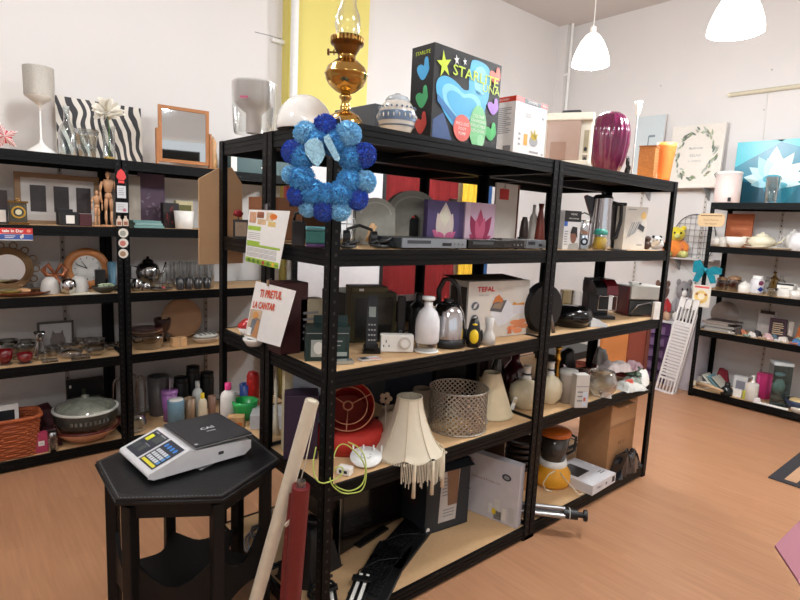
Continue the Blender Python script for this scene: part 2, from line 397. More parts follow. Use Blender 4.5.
pendant(.6, -1.3, 2.9, .13, 'added unseen white pendant lamp hanging to the right of the camera', LE)
pendant(-1.3, -1.9, 2.9, .13, 'added unseen white pendant lamp hanging behind the camera', LE)
pendant(-1.6, .3, 2.9, .13, 'added unseen white pendant lamp hanging over the scale table', LE)
pendant(3.3, -1.6, 2.9, .13, 'added unseen white pendant lamp hanging over the open floor', LE)
w = bpy.data.worlds.new('world'); bpy.context.scene.world = w; w.use_nodes = True
w.node_tree.nodes['Background'].inputs[0].default_value = (.93, .96, 1, 1); w.node_tree.nodes['Background'].inputs[1].default_value = .8
sc = bpy.context.scene; sc.view_settings.view_transform = 'Standard'; sc.view_settings.look = 'None'; sc.view_settings.gamma = 1
sc.view_settings.exposure = 0.2
sc.cycles.transparent_max_bounces = 24; sc.cycles.max_bounces = 6
# ================================================================ shelving
FR = mt((10, 11, 12), .42, var=.05, spec=.16); FR2 = mt((8, 8, 9), .5, var=.05, spec=.2); SLOT = mt((30, 28, 26), .5); UND_SHADE = mt((22, 18, 16), .8)
def upright(h, fx, fy, top=True):
    """angle post, corner at origin, flanges towards +x*fx and +y*fy"""
    b = MB(); w, t = .036, .003
    b.bx(min(0, fx*w), min(0, fy*t), 0, max(0, fx*w), max(0, fy*t), h, FR); b.bx(min(0, fx*t), min(0, fy*w), 0, max(0, fx*t), max(0, fy*w), h, FR)
    n = int(h/.0375)
    for k in range(n):
        z = .03+k*.0375
        if z > h-.03: break
        x = fx*.02
        if fy > 0: b.add([(x-.004, -.0005, z), (x+.004, -.0005, z), (x+.004, -.0005, z+.009), (x-.004, -.0005, z+.009)], [(0, 1, 2, 3)], SLOT)
        if fx > 0: b.add([(-.0005, .02*fy+.004, z), (-.0005, .02*fy-.004, z), (-.0005, .02*fy-.004, z+.009), (-.0005, .02*fy+.004, z+.009)], [(0, 1, 2, 3)], SLOT)
    b.bx(min(0, fx*(w+.004)), min(0, fy*(w+.004)), 0, max(0, fx*(w+.004)), max(0, fy*(w+.004)), .018, BLK2)
    return b
def unit(label, group, x0, y0, W, D, zs, rz=0, loc=None):
    t = T('shelving_unit', label, 'shelving', loc or (x0, y0, 0), rz, group)
    H = zs[0]
    for fx, px in ((1, 0), (-1, W)):
        for fy, py in ((1, 0), (-1, D)):
            o = upright(H, fx, fy).build('upright', t); o.location = (px, py, 0)
    bh = .056
    for z in zs:
        b = MB(); o = .004
        for (a, c, dr) in ((0, W, 'f'), (0, W, 'b')):
            y = o if dr == 'f' else D-o; s = 1 if dr == 'f' else -1
            for k, (z0, z1, ex) in enumerate(((-.016, 0, 0), (-.019, -.016, .003), (-.035, -.019, 0), (-.038, -.035, .003), (-bh, -.038, 0))):
                ya, yb = y+s*ex, y+s*.014; b.bx(a+.01, min(ya, yb), z+z0, c-.01, max(ya, yb), z+z1, FR)
        for x, s in ((o, 1), (W-o, -1)):
            for k, (z0, z1, ex) in enumerate(((-.016, 0, 0), (-.019, -.016, .003), (-.035, -.019, 0), (-.038, -.035, .003), (-bh, -.038, 0))):
                xa, xb = x+s*ex, x+s*.014; b.bx(min(xa, xb), .01, z+z0, max(xa, xb), D-.01, z+z1, FR)
        b.bx(W/2-.012, .018, z-.03, W/2+.012, D-.018, z-.012, FR2)
        b.build('shelf_frame', t)
        MB().bx(.018, .018, z-.0105, W-.018, D-.018, z-.001, MDF).bx(.018, .018, z-.0125, W-.018, D-.018, z-.0105, UND_SHADE).build('shelf_board', t)  # underside layer is darkened: shade under the board put into its colour
    return t
BW, BD = 1.189, .44
G = 'black shelving units of the central block'
unit('central black shelving unit nearest the camera, with the blue wreath on its corner', G, 0, 0, BW-.002, BD-.002, S5)
unit('front right unit of the central black shelving block, holding the coffee maker', G, BW, 0, BW-.002, BD-.002, S5)
unit('rear left unit of the central black shelving block, behind the price sign', G, 0, BD, BW-.002, BD-.002, S5)
unit('rear right unit of the central black shelving block, nearest the far corner', G, BW, BD, BW-.002, BD-.002, S5)
G = 'black shelving units along the left wall'
unit('left wall black shelving unit at the picture edge, under the zebra canvas', G, -.068-BW, 2.16, BW-.002, BD, LS)
unit('left wall black shelving unit under the framed mirror, holding the silver teapot', G, -.068, 2.16, BW-.002, BD, LS)
G = 'black shelving unit on the right wall'
unit('black shelving unit on the right wall under the teal lotus picture', None, 0, 0, 1.19, .44, RS, -90, (4.456, .6025, 0))
# pass points: main unit planes
# ================================================================ top of the central block (z 1.8)
Z1, Z2, Z3, Z4, Z5 = [z+.0005 for z in S5]
ROT = -40.5   # facing the near corner
# -- juice/food jug with frosted bowl
l = L(254, Z1, y=.56, t=83, w=43)
t = T('food_processor_jug', 'clear plastic jug with frosted white bowl inside at the left end of the top shelf', 'jug', l.loc, ROT)
frost = mt((206, 200, 196), .35)
lpart('jug_body', l, [(.86, 0), (.9, .04), (.98, .5), (1, 1)], GLS, t)
lpart('inner_bowl', l, [(.34, .02), (.36, .4), (.7, .52), (.9, .62), (.97, .95), (1.02, 1), (.94, .97), (.85, .66), (.3, .48)], frost, t)
MB().bx(-.03, -l.w*.5, l.h*.62, 0, -l.w*.5+.001, l.h*.66, mt((190, 90, 120), .5)).build('maker_mark', t)
# -- white globe shade
l = L(305, Z1, y=.30, t=95, w=56)
r = l.w/2; b = MB().lathe([(r*.97, 0), (r, .008)]+[(r*math.cos(R(a)), .012+(l.h-.012)*math.sin(R(a))) for a in range(6, 91, 6)]+[(0, l.h)], mt((238, 234, 228), .12, coat=.5), 40)
solo('globe_lampshade', b, 'white glossy domed lampshade behind the wreath, left of the brass lamp', 'lampshade', l.loc)
# -- brass oil lamp
l = L(346, Z1, y=.115, t=37, w=34)
t = T('oil_lamp', 'antique brass oil lamp with clear glass chimney on the shelf corner', 'lamp', l.loc, ROT)
H = l.h; s = l.s
BR = mt((190, 152, 84), .18, 1., var=.15, sc=12)
s *= 1.0; _zs = .93
MB().lathe([(0, 0), (18.5*s, 0), (19*s, 3*s), (17.5*s, 7*s), (14*s, 12*s), (7*s, 16*s), (4.5*s, 17*s), (5.5*s, 20*s), (4.2*s, 23*s), (3.9*s, 27*s), (6.2*s, 30*s), (6.2*s, 32*s), (4*s, 34*s)], BR, 32).build('foot', t)
MB().lathe([(4*s, 34*s), (10*s, 37*s), (17*s, 43*s), (20*s, 49*s), (20.6*s, 53*s), (21.4*s, 54*s), (20.6*s, 55*s), (18.5*s, 61*s), (12*s, 67*s), (9*s, 69*s), (8.5*s, 73*s)], BR, 40).build('oil_reservoir', t)
c = MB().lathe([(8*s, 72*s), (9*s, 74*s), (12.5*s, 80*s), (13*s, 83*s), (16*s, 84*s), (16*s, 91*s), (14*s, 91*s), (13*s, 86*s), (0, 86*s)], DBRS, 32)
for k in range(28):
    a = 2*PI*k/28; c.box((16*s*math.cos(a), 16*s*math.sin(a), 88*s), (.8*s, 1.6*s, 5*s), BR, Matrix.Rotation(a, 4, 'Z'))
c.build('burner_gallery', t)
MB().cyl((-8*s, 0, 76*s), (-17*s, 0, 76*s), 1*s, DBRS, 8).cyl((-17*s, 0, 76*s), (-19*s, 0, 76*s), 3.4*s, DBRS, 14).cyl((-12*s, 0, 76*s), (-13*s, 0, 76*s), 2.8*s, DBRS, 14).build('wick_knob', t)
MB().lathe([(8.5*s, 87*s), (11*s, 95*s), (12.5*s, 104*s), (11.5*s, 113*s), (8.2*s, 122*s), (7.2*s, 134*s), (7*s, 170*s)], glass((245, 246, 244), .35), 28).build('glass_chimney', t)
for c_ in kids(t): c_.scale = (1, 1, _zs)
# -- dark grey box behind
l = L(366, Z1, y=.40, t=110, w=30)
simple_box('storage_case', 'dark grey hard case on the top shelf between brass lamp and ginger jar', 'case', l, .25, mt((62, 65, 70), .5), 4, w=.13)
# -- ginger jar
l = L(397, Z1, y=.085, t=94, w=38)
t = T('ginger_jar', 'round grey and blue patterned ceramic jar with lid left of the heart box', 'jar', l.loc, ROT)
cer = mt((206, 200, 190), .25, coat=.4); blu = mt((98, 118, 142), .3)
b = MB().lathe([(r_*l.w/2, z_*l.h) for r_, z_ in [(0, 0), (.7, 0), (.76, .05), (.95, .25), (1, .42), (.93, .6), (.72, .76), (.62, .8), (0, .8)]], cer, 36)
b.lathe([(r_*l.w/2+.0008, z_*l.h) for r_, z_ in [(.9, .17), (.95, .2)]], blu, 36)
b.lathe([(r_*l.w/2+.0012, z_*l.h) for r_, z_ in [(.97, .3), (1, .42), (.965, .53)]], blu, 36)
for k in range(22):
    a = 2*PI*k/22
    q = l.w/2+.002
    b.sph((q*math.cos(a), q*math.sin(a), l.h*.42), .0075, cer, 8, (.35, .35, 1))
    b.sph((.93*q*math.cos(a+.14), .93*q*math.sin(a+.14), l.h*.63), .004, blu, 6)
b.build('jar_body', t)
MB().lathe([(.64*l.w/2, .79*l.h), (.64*l.w/2, .84*l.h), (.5*l.w/2, .92*l.h), (.2*l.w/2, .97*l.h), (.12*l.w/2, 1*l.h), (0, l.h)], mt((178, 184, 190), .2, coat=.4), 32).build('lid', t)
# -- heart lamp box
x0 = L(431, Z1, y=.03, t=44).x; x1 = L(497, Z1, y=.03).x; l = L(466, Z1, y=.03, t=56)
hh = L(434, Z1, y=.03, t=44).h; w_ = x1-x0; d_ = .115
t = T('boxed_inflatable_chair', 'large dark boxed item printed with a glowing blue inflatable heart chair', 'box', (x0+w_/2, .03+d_/2, Z1), 2)
b = MB().bx(-w_/2, -d_/2, 0, w_/2, d_/2, hh, mt((24, 22, 22), .5, spec=.3)); f = front(b, w_, d_, hh)
sky = mt((70, 170, 216), .35); sk2 = mt((130, 205, 235), .35); sk3 = mt((40, 110, 170), .35); st = mt((190, 214, 40), .4)
f.poly([(.02, 0), (.30, 0), (.16, .3), (.02, .2)], mt((40, 70, 120), .4), 1)
f.spoly([(.50, .55), (.50, .93), (.58, .97), (.78, .95), (.83, .85), (.82, .52), (.70, .42), (.55, .42)], sky, 2)
f.spoly([(.58, .60), (.57, .86), (.64, .91), (.73, .90), (.76, .80), (.75, .58)], sk2, 3)
hp = [(.42, .10), (.28, .18), (.12, .34), (.03, .52), (.05, .64), (.16, .70), (.32, .66), (.44, .58), (.56, .64), (.70, .62), (.79, .52), (.76, .38), (.62, .22)]
f.spoly(hp, sky, 3); f.spoly([(.42+(a-.42)*.78, .44+(c-.44)*.72) for a, c in hp], sk2, 4); f.spoly([(.42+(a-.42)*.6, .42+(c-.42)*.5) for a, c in hp], sky, 5)
f.poly([(.06, .48), (.42, .22), (.78, .42), (.76, .36), (.42, .13), (.06, .40)], sk3, 5)
def star(cx, cy, r, mat, l):
    f.poly([(cx+(r if i % 2 == 0 else r*.38)*math.cos(PI/2+.2+i*PI/5)*hh/w_*.8, cy+(r if i % 2 == 0 else r*.38)*math.sin(PI/2+.2+i*PI/5)) for i in range(10)], mat, l)
star(.13, .80, .15, st, 5); star(.30, .89, .06, mt((214, 214, 214), .4), 5); star(.42, .90, .045, mt((214, 214, 214), .4), 5)
f.text('STARLITE', .60, .775, .052, st, 8, 1.22).text('STARLITE', .604, .772, .052, st, 8.4, 1.22); f.text('UNA', .84, .675, .042, st, 8, 1.2)
for cx, cy, cc, sz in ((.90, .84, (210, 90, 60), 1), (.90, .48, (160, 110, 200), 1), (.88, .18, (60, 170, 90), 1.1)):
    f.spoly([(cx+a*.10*sz, cy+c*.10*sz) for a, c in ((0, -1), (-1, .1), (-.9, .6), (-.3, .7), (.1, .4), (.1, 1.2), (.6, 1.3), (.8, .5), (.9, 0))], mt(cc, .4), 4)
f.ell(.43, .17, .13, .15, mt((214, 96, 84), .4), 8); f.ell(.67, .22, .135, .25, mt((120, 192, 132), .4), 7); f.ell(.72, .07, .06, .07, mt((150, 210, 160), .4), 8)
for i, s_ in enumerate(('COLOUR', 'CHANGING', 'INFLATABLE', 'LED CHAIR')): f.text(s_, .67, .34-i*.055, .016, WHT, 9)
for i, s_ in enumerate(('INCLUDES', 'FOOT', 'PUMP')): f.text(s_, .43, .215-i*.055, .016, WHT, 10)
g = left(b, w_, d_, hh)
for cy, cc in ((.72, (70, 160, 210)), (.42, (70, 170, 110)), (.14, (190, 70, 60))):
    g.spoly([(.55+a*.30, cy+c*.12) for a, c in ((0, -1), (-1, .1), (-.9, .6), (-.3, .7), (.1, .4), (.1, 1.2), (.6, 1.3), (.8, .5), (.9, 0))], mt(cc, .4), 2)
g.text('STARLITE', .5, .92, .018, st, 2)
b.build('carton', t)
# -- white box with red band
x0 = L(513, Z1, y=.035, t=93).x; x1 = L(544, Z1, y=.035).x; hh = L(517, Z1, y=.035, t=97).h; w_ = x1-x0; d_ = .13
t = T('appliance_box', 'white kitchen appliance box with red top band, right of the heart box', 'box', (x0+w_/2, .035+d_/2, Z1), 3)
b = MB().bx(-w_/2, -d_/2, 0, w_/2, d_/2, hh, mt((226, 224, 222), .4)); f = front(b, w_, d_, hh)
rb = mt((208, 60, 40), .4)
f.rect(0, .91, 1, 1, rb).rect(.25, .905, .8, .995, BLK, 2).text('DOMOPOL', .52, .95, .014, WHT, 3).text('PRO 800', .9, .95, .008, WHT, 3)
for i, s_ in enumerate(('MULTI', 'FOOD STAND', 'BLENDER', 'GRINDER')): f.text(s_, .40, .82-i*.045, .011, TXG, 2)
f.ell(.62, .28, .14, .10, GRY, 2).ell(.62, .36, .10, .05, YEL, 3).poly([(.56, .3), (.5, .48), (.6, .4), (.64, .52), (.68, .4), (.76, .46), (.7, .3)], mt((190, 170, 60), .4), 3)
f.rect(.30, .18, .42, .38, mt((232, 160, 50), .4), 2).rect(.13, .34, .2, .38, GRY).rect(.13, .25, .2, .29, GRY).rect(.13, .16, .2, .2, GRY).ell(.88, .72, .05, .025, GRY)
f.rect(.5, .06, .8, .1, GRY); f.ell(.93, .07, .04, .02, GRY)
g = left(b, w_, d_, hh); g.rect(0, .91, 1, 1, rb).lines(.15, .35, .85, .82, 14, TXG, 1).text('HIGH SPEED', .5, .95, .012, WHT, 2).rect(.6, .04, .9, .14, TXG)
b.build('carton', t)
# -- cream appliance with smoky window
l = L(569, Z1, y=.14, t=113, w=50)
t = T('bread_bin_appliance', 'cream kitchen appliance with smoky brown see-through front', 'appliance', l.loc, -62)
w_, d_, hh = .21, .17, l.h
cm = mt((232, 226, 208), .35)
b = MB().bx(-w_/2, -d_/2+.03, 0, w_/2, d_/2, hh*.83, cm)
b.prism([(-d_/2, hh*.80), (d_/2, hh*.80), (d_/2-.01, hh*.95), (d_/2-.05, hh), (-d_/2+.05, hh*.97), (-d_/2, hh*.88)], -w_/2-.003, w_/2+.003, cm, 'yz')
b.bx(-w_/2, -d_/2, 0, w_/2, d_/2, hh*.1, cm).build('body', t, .006)
MB().bx(-w_/2+.008, -d_/2+.002, hh*.1, w_/2*.55, -d_/2+.028, hh*.8, mt((176, 150, 136), .18, coat=.5)).build('smoky_window', t, .004)
MB().bx(-w_/2+.03, -d_/2-.003, hh*.1, -w_/2+.10, -d_/2+.002, hh*.42, mt((158, 128, 112), .2)).build('drawer', t, .002)
b = MB(); f = Face(b, (w_/2*.62, -d_/2+.03, 0), (w_/2*.36, 0, 0), (0, 0, hh*.8)); f.rect(.2, .3, .8, .8, mt((170, 160, 130), .5)).rect(.2, .08, .8, .25, mt((150, 140, 120), .5)).ell(.5, .16, .2, .05, TXT, 2).ell(.5, .38, .2, .05, TXT, 2)
b.build('control_label', t)
MB().tube([(-.05, .02, hh*.97), (-.04, .02, hh*1.03), (.04, .02, hh*1.03), (.05, .02, hh*.97)], .006, DGR).build('handle', t)
# -- purple ribbed vase
l = L(609, Z1, y=.16, t=114, w=37)
LI('ribbed_glass_vase', 'tall oval purple glass vase with vertical ribs', 'vase', l, [(0, 0), (.5, 0), (.62, .04), (.86, .25), (1, .5), (1, .68), (.9, .84), (.66, .95), (.4, 1), (.34, .98), (0, .9)], mt((92, 18, 58), .14, coat=.35, var=.15), n=72, rib=.035, ribn=18)
# -- thin lamp stand with socket
l = L(635, Z1, y=.20, t=103, w=10)
t = T('bare_lamp_stand', 'thin grey lamp stand with white bulb holder and no shade', 'lamp', l.loc)
MB().lathe([(0, 0), (.045, 0), (.045, .008), (.008, .014), (.005, .02)], mt((90, 30, 26), .4), 24).build('base', t)
MB().cyl((0, 0, .012), (0, 0, l.h-.07), .0045, GRY, 10).build('stem', t)
MB().lathe([(.006, l.h-.075), (.012, l.h-.065), (.018, l.h-.035), (.018, l.h-.03), (.0175, l.h-.026)], WHT, 20).lathe([(.0175, l.h-.03), (.0175, l.h-.026)], TXT, 20).lathe([(.0178, l.h-.026), (.022, l.h), (.015, l.h), (.015, l.h-.02), (0, l.h-.02)], WHT, 20).build('bulb_holder', t)
# tangled cable
def tangle(name, label, cat, loc, w, d, h, r, mat, n=60, seed=1, loops=4, rz=0, flat=0):
    rg = random.Random(seed); pts = []
    for i in range(n):
        a = 2*PI*loops*i/n; q = .55+.4*math.sin(a*.37+seed)+.15*rg.uniform(-1, 1)
        pts.append((w/2*q*math.cos(a), d/2*q*math.sin(a*1.07), r+abs(h-2*r)*(.5+.5*math.sin(a*.61+seed))*(.3+.7*rg.random()*(0 if flat else 1))))
    # smooth
    for _ in range(2): pts = [pts[0]]+[tuple((pts[i-1][k]+2*pts[i][k]+pts[i+1][k])/4 for k in range(3)) for i in range(1, n-1)]+[pts[-1]]
    b = MB().tube(pts, r, mat, 7)
    return solo(name, b, label, cat, loc, rz)
l = L(627, Z1, y=.035); tangle('power_cable', 'tangled black power cable heaped beside the bare lamp stand', 'cable', l.loc, .085, .05, .11, .0045, BLKG, 80, 3, 6)
# -- orange pieces
l = L(648, Z1, y=.075, t=147, w=24)
t = T('woven_lampshade', 'brown woven square candle shade on the top shelf', 'shade', l.loc, 14)
w_ = .085; b = MB(); wv = mt((178, 118, 60), .75, var=.35, sc=90, bump=.6)
b.prism([(-w_/2, 0), (w_/2, 0), (w_/2+.004, l.h*.5), (w_/2, l.h), (-w_/2, l.h), (-w_/2-.004, l.h*.5)], -w_/2, w_/2, wv)
f = front(b, w_, w_+.002, l.h)
for k in range(9): f.poly([(.05, .05+k*.1), (.95, .1+k*.1), (.95, .11+k*.1), (.05, .06+k*.1)], mt((110, 66, 30), .7), 1)
for k in range(6): f.poly([(.1+k*.15, 0), (.13+k*.15, 0), (.3+k*.13, 1), (.27+k*.13, 1)], mt((130, 80, 36), .7), 2)
b.build('woven_panel', t)
MB().bx(-w_/2-.003, -w_/2-.003, l.h-.008, w_/2+.003, w_/2+.003, l.h, mt((150, 96, 44), .6)).build('rim', t)
l = L(665, Z1, y=.075, t=144, w=18)
LI('orange_vase', 'plain orange curved vase at the far end of the top shelf', 'vase', l, [(0, 0), (.62, 0), (.66, .1), (.8, .5), (1, .9), (1.04, 1), (.96, .98), (.6, .2), (0, .1)], mt((204, 112, 44), .6, var=.12, sc=8), n=28)
# ---------------------------------------------------------------- canvases on the right wall rail
def canvas(name, label, loc, w, h, d, rz, paint, tilt=0, cat='picture', edge=None):
    b = MB(); b.T = Matrix.Rotation(R(-tilt), 4, 'X')
    b.bx(-w/2, -d/2, 0, w/2, d/2, h, edge or mt((226, 222, 216), .7)); f = front(b, w, d, h); paint(f)
    return solo(name, b, label, cat, loc, rz)
gA = at(640, 172, 'x', 4.9); gB = at(662, 172, 'x', 4.9)
zs_ = at(700, 185, 'x', 4.86).z
ya, yb = at(734, 187, 'x', 4.86).y, at(628, 187, 'x', 4.86).y
t = T('wall_shelf', 'narrow white wall shelf carrying two canvases on the right wall', 'shelf', (4.85, (ya+yb)/2, zs_-.03))
MB().bx(-.05, -(yb-ya)/2+.06, 0, .1, (yb-ya)/2, .016, mt((224, 216, 208), .6)).build('shelf_board', t)
for k in (-.27, .3): MB().prism([(-.06, -.01), (.1, -.12), (.1, 0), (-.06, 0)], (yb-ya)*k-.006, (yb-ya)*k+.006, GRY).build('bracket', t)
l = L(651, zs_-.0135, x=4.84, t=110, w=26)
def pa(f):
    f.rect(0, 0, 1, 1, mt((196, 206, 208), .7, var=.08, sc=4)); q = mt((120, 136, 144), .7)
    f.rect(.3, .18, .34, .5, q, 2).rect(.62, .18, .66, .5, q, 2).rect(.3, .48, .66, .52, q, 2).rect(.3, .18, .66, .2, q, 2).rect(.46, .5, .5, .72, q, 2).poly([(.38, .3), (.56, .3), (.56, .44), (.38, .44)], mt((206, 216, 218), .7), 2).rect(.48, .7, .7, .73, q, 2)
canvas('canvas_picture', 'pale grey-blue canvas with a faint drawing on the wall shelf', (4.86, l.y+.05, zs_-.0135), .30, .74, .02, -90, pa, 3)
l = L(697, zs_-.0135, x=4.84, t=131, w=52)
def pb(f):
    f.rect(0, 0, 1, 1, mt((222, 216, 206), .7)); rg = random.Random(5)
    for k in range(70):
        a = rg.uniform(0, 2*PI); q = rg.uniform(.85, 1.1)
        f.petal(.5+.36*math.cos(a)*q, .5+.38*math.sin(a)*q, a+rg.uniform(.8, 2.2), rg.uniform(.06, .12), .016, mt(rg.choice(((132, 148, 112), (160, 170, 140), (110, 122, 110), (176, 184, 170))), .7), 1+k % 3)
    f.text('Bathroom', .5, .62, .032, TXG, 5).text('RELAX', .5, .5, .036, mt((170, 170, 170), .7), 5).text('& UNWIND', .5, .41, .024, mt((170, 170, 170), .7), 5)
canvas('canvas_picture', 'cream canvas with a green leaf wreath and small lettering', (4.86, l.y+.03, zs_-.0135), .50, .60, .03, -90, pb, 3)
# ================================================================ pompom wreath on the near corner
def pompom_mesh(mat1, mat2, r, seed):
    rg = random.Random(seed); b = MB().sph((0, 0, 0), r*.86, mat1, 16, amp=.12, fq=14)
    for k in range(900):
        z = rg.uniform(-1, 1); a = rg.uniform(0, 2*PI); q = math.sqrt(1-z*z); d = V((q*math.cos(a), q*math.sin(a), z))
        e = V((rg.uniform(-1, 1), rg.uniform(-1, 1), rg.uniform(-1, 1)))*.22; u = d.cross(V((.3, .5, .8))+e).normalized()*r*.05
        h = r*rg.uniform(.93, 1.06); p0 = d*r*.78; p1 = (d+e*.35).normalized()*h; w2 = d.cross(u).normalized()*r*.05
        b.add([p0-u, p0+u, p1+u*.7, p1-u*.7], [(0, 1, 2, 3)], mat2 if k % 3 == 0 else mat1); b.add([p0-w2, p0+w2, p1+w2*.7, p1-w2*.7], [(0, 1, 2, 3)], mat1)
    return b
wl = at(329, 171, 'y', -.055); ws = (wl-CAM).dot(FW)/FPX
vd = V((wl.x-CAM.x, wl.y-CAM.y, 0)); rzw = math.degrees(math.atan2(vd.y, vd.x))-90
t = T('pompom_wreath', 'wreath of light and dark blue wool pompoms hanging on the shelf corner', 'wreath', wl, rzw)
MB().tube([(30*ws*math.cos(2*PI*k/24), .012, 33*ws*math.sin(2*PI*k/24)) for k in range(24)], .012, mt((52, 130, 190), .95, sheen=.4), 10, True).build('ring', t)
cm_ = {'m': ((66, 156, 214), (100, 184, 232)), 'l': ((132, 198, 234), (176, 222, 244)), 'd': ((22, 76, 186), (40, 102, 208))}
pm = {}
spots = [(-5, 43, 12, 'd'), (-24, 34, 12.5, 'l'), (18, 36, 13.5, 'l'), (-36, 16, 12, 'd'), (-27, 11, 12.5, 'm'), (35, 17, 12.5, 'd'), (22, 13, 13, 'm'), (-38, -6, 9.5, 'l'), (-27, -9, 13.5, 'm'), (37, -9, 12, 'l'), (20, -9, 12.5, 'm'),
         (-31, -26, 10.5, 'd'), (-17, -22, 14, 'm'), (29, -26, 12, 'd'), (12, -22, 13.5, 'm'), (-20, -37, 10, 'l'), (-4, -38, 12.5, 'd'), (12, -38, 11.5, 'l'), (4, 27, 13, 'm'), (-2, -24, 12.5, 'm'), (-14, 27, 12, 'm')]
for i, (x, z, r_, c) in enumerate(spots):
    if c not in pm:
        o = pompom_mesh(mt(cm_[c][0], .95, sheen=.5), mt(cm_[c][1], .95, sheen=.5), 1., 3+len(pm)).build('pompom', t); pm[c] = o
    else: o = pm[c].copy(); COL.objects.link(o)
    o.parent = t; o.scale = (r_*ws,)*3; o.location = (x*ws*.98, (-.008 if c == 'm' else -.002)-.004*(i % 3), z*ws); o.rotation_euler = (rnd(0, 6), rnd(0, 6), rnd(0, 6))
kn = mt((150, 192, 228), .95, var=.6, sc=160, bump=.8)
b = MB(); b.prism([(-20*ws, 27*ws), (-13*ws, 29*ws), (-7*ws, 25*ws), (-4*ws, 14*ws), (-7*ws, 7*ws), (-11*ws, 2*ws), (-16*ws, 5*ws), (-23*ws, 14*ws), (-24*ws, 22*ws)], -.052, -.042, kn)
b.build('knitted_leaf', t, .003)
b = MB(); b.prism([(-6*ws, 30*ws), (-1*ws, 33*ws), (1*ws, 29*ws), (10*ws, 12*ws), (9*ws, 8*ws), (5*ws, 9*ws), (-5*ws, 25*ws)], -.060, -.046, kn); b.build('knitted_leaf', t, .003)
MB().tube([(-5*ws, 0, 40*ws), (2*ws, .01, 50*ws), (9*ws, .012, 54*ws), (12*ws, .0, 44*ws)], .0012, PAP, 5).build('hanging_thread', t)
MB().prism([(10*ws, 44*ws), (14*ws, 50*ws), (14*ws, 44*ws)], -.004, 0, PAP).build('thread_tag', t)
# ================================================================ papers on the left end
def sheet(name, label, cat, c00, c10, c11, c01, paint, mat=PAP, th=.0008):
    """four world corners: bottom-left, bottom-right, top-right, top-left"""
    u = (c10-c00); v = (c01-c00); n = u.cross(v).normalized(); b = MB(); o = c00
    P = [V((0, 0, 0)), u, c11-c00, v]; Q = [p-n*th for p in P]
    b.add(P+Q, [(0, 1, 2, 3), (7, 6, 5, 4), (0, 4, 5, 1), (1, 5, 6, 2), (2, 6, 7, 3), (3, 7, 4, 0)], mat)
    f = Face(b, (0, 0, 0), u, v); paint(f)
    return solo(name, b, label, cat, o)
def pc(f):
    for v0, v1 in ((.62, .7), (.32, .42), (.0, .1)): f.rect(.02, v0, .98, v1, mt((160, 196, 62), .6))
    for k in range(9): f.rect(.04, .13+k*.0205*1+(k//4)*.01, .9, .137+k*.0205+(k//4)*.01, TXG)
    for k in range(4): f.rect(.04, .46+k*.035, .94, .468+k*.035, TXG)
    rg = random.Random(2)
    for a, c, w_, h_, cc in ((.05, .76, .2, .2, (196, 150, 120)), (.27, .86, .2, .11, (150, 90, 60)), (.3, .74, .24, .1, (208, 178, 140)), (.54, .82, .2, .15, (214, 190, 160)), (.6, .72, .34, .09, (220, 190, 120))): f.rect(a, c, a+w_, c+h_, mt(cc, .6, var=.5, sc=70), 2)
    f.ell(.74, .9, .1, .05, ORG, 3); f.rect(.02, .02, .98, .06, mt((120, 160, 50), .6), 2)
    for k in range(6): f.rect(.1+k*.14, .012, .17+k*.14, .08, mt(rg.choice(((90, 120, 40), (180, 60, 50), (230, 180, 60))), .6), 3)
xh = -.02
sheet('food_calendar', 'hanging printed sheet with food photos and green bands', 'poster', at(245, 261, 'x', xh), at(279, 269, 'x', xh-.004), at(290, 211, 'x', xh-.006), at(249, 209.5, 'x', xh), pc)
def pd(f):
    rr = mt((214, 84, 50), .6)
    f.bold('TI PRETUL', .48, .80, .044, rr, 2, .88).bold('LA CANTAR', .36, .60, .040, rr, 2, .84)
    f.rect(.02, .03, .36, .52, mt((200, 176, 150), .6, var=.1)).ell(.2, .42, .08, .07, mt((220, 160, 90), .6), 2).poly([(.1, .1), (.3, .08), (.34, .36), (.22, .4), (.12, .34)], mt((110, 120, 130), .6), 2).poly([(.2, .05), (.36, .05), (.33, .34), (.27, .36)], mt((196, 140, 90), .6), 3).rect(.04, .06, .17, .2, PAP, 4)
sheet('price_notice', 'white paper notice reading PRETUL and CANTAR in orange', 'sign', at(244.5, 337, 'x', xh-.012), at(280, 347, 'x', xh-.02), at(296, 291, 'x', xh-.02), at(256, 281, 'x', xh-.012), pd)
for px, py, tx in ((266, 207, 'small wire clip holding the food sheet to the post'), (268, 283, 'small wooden peg holding the white price notice')):
    g = at(px, py, 'x', xh-.004 if py < 250 else xh-.017); t = T('clip', tx, 'clip', g, 0); MB().box((0, 0, 0), (.005, .012, .022), mt((150, 120, 90), .6) if py > 250 else STL).tube([(.0, 0, .01), (.012, 0, .016), (.016, 0, .006)], .001, STL, 5).build('spring_clip', t)
# ================================================================ central block, shelf 2 (z 1.40)
def cables(name, label, loc, w, d, h, r, seed, rz=0, mat=BLK2, loops=4): return tangle(name, label, 'cable', loc, w, d, h, r, mat, 70, seed, loops, rz)
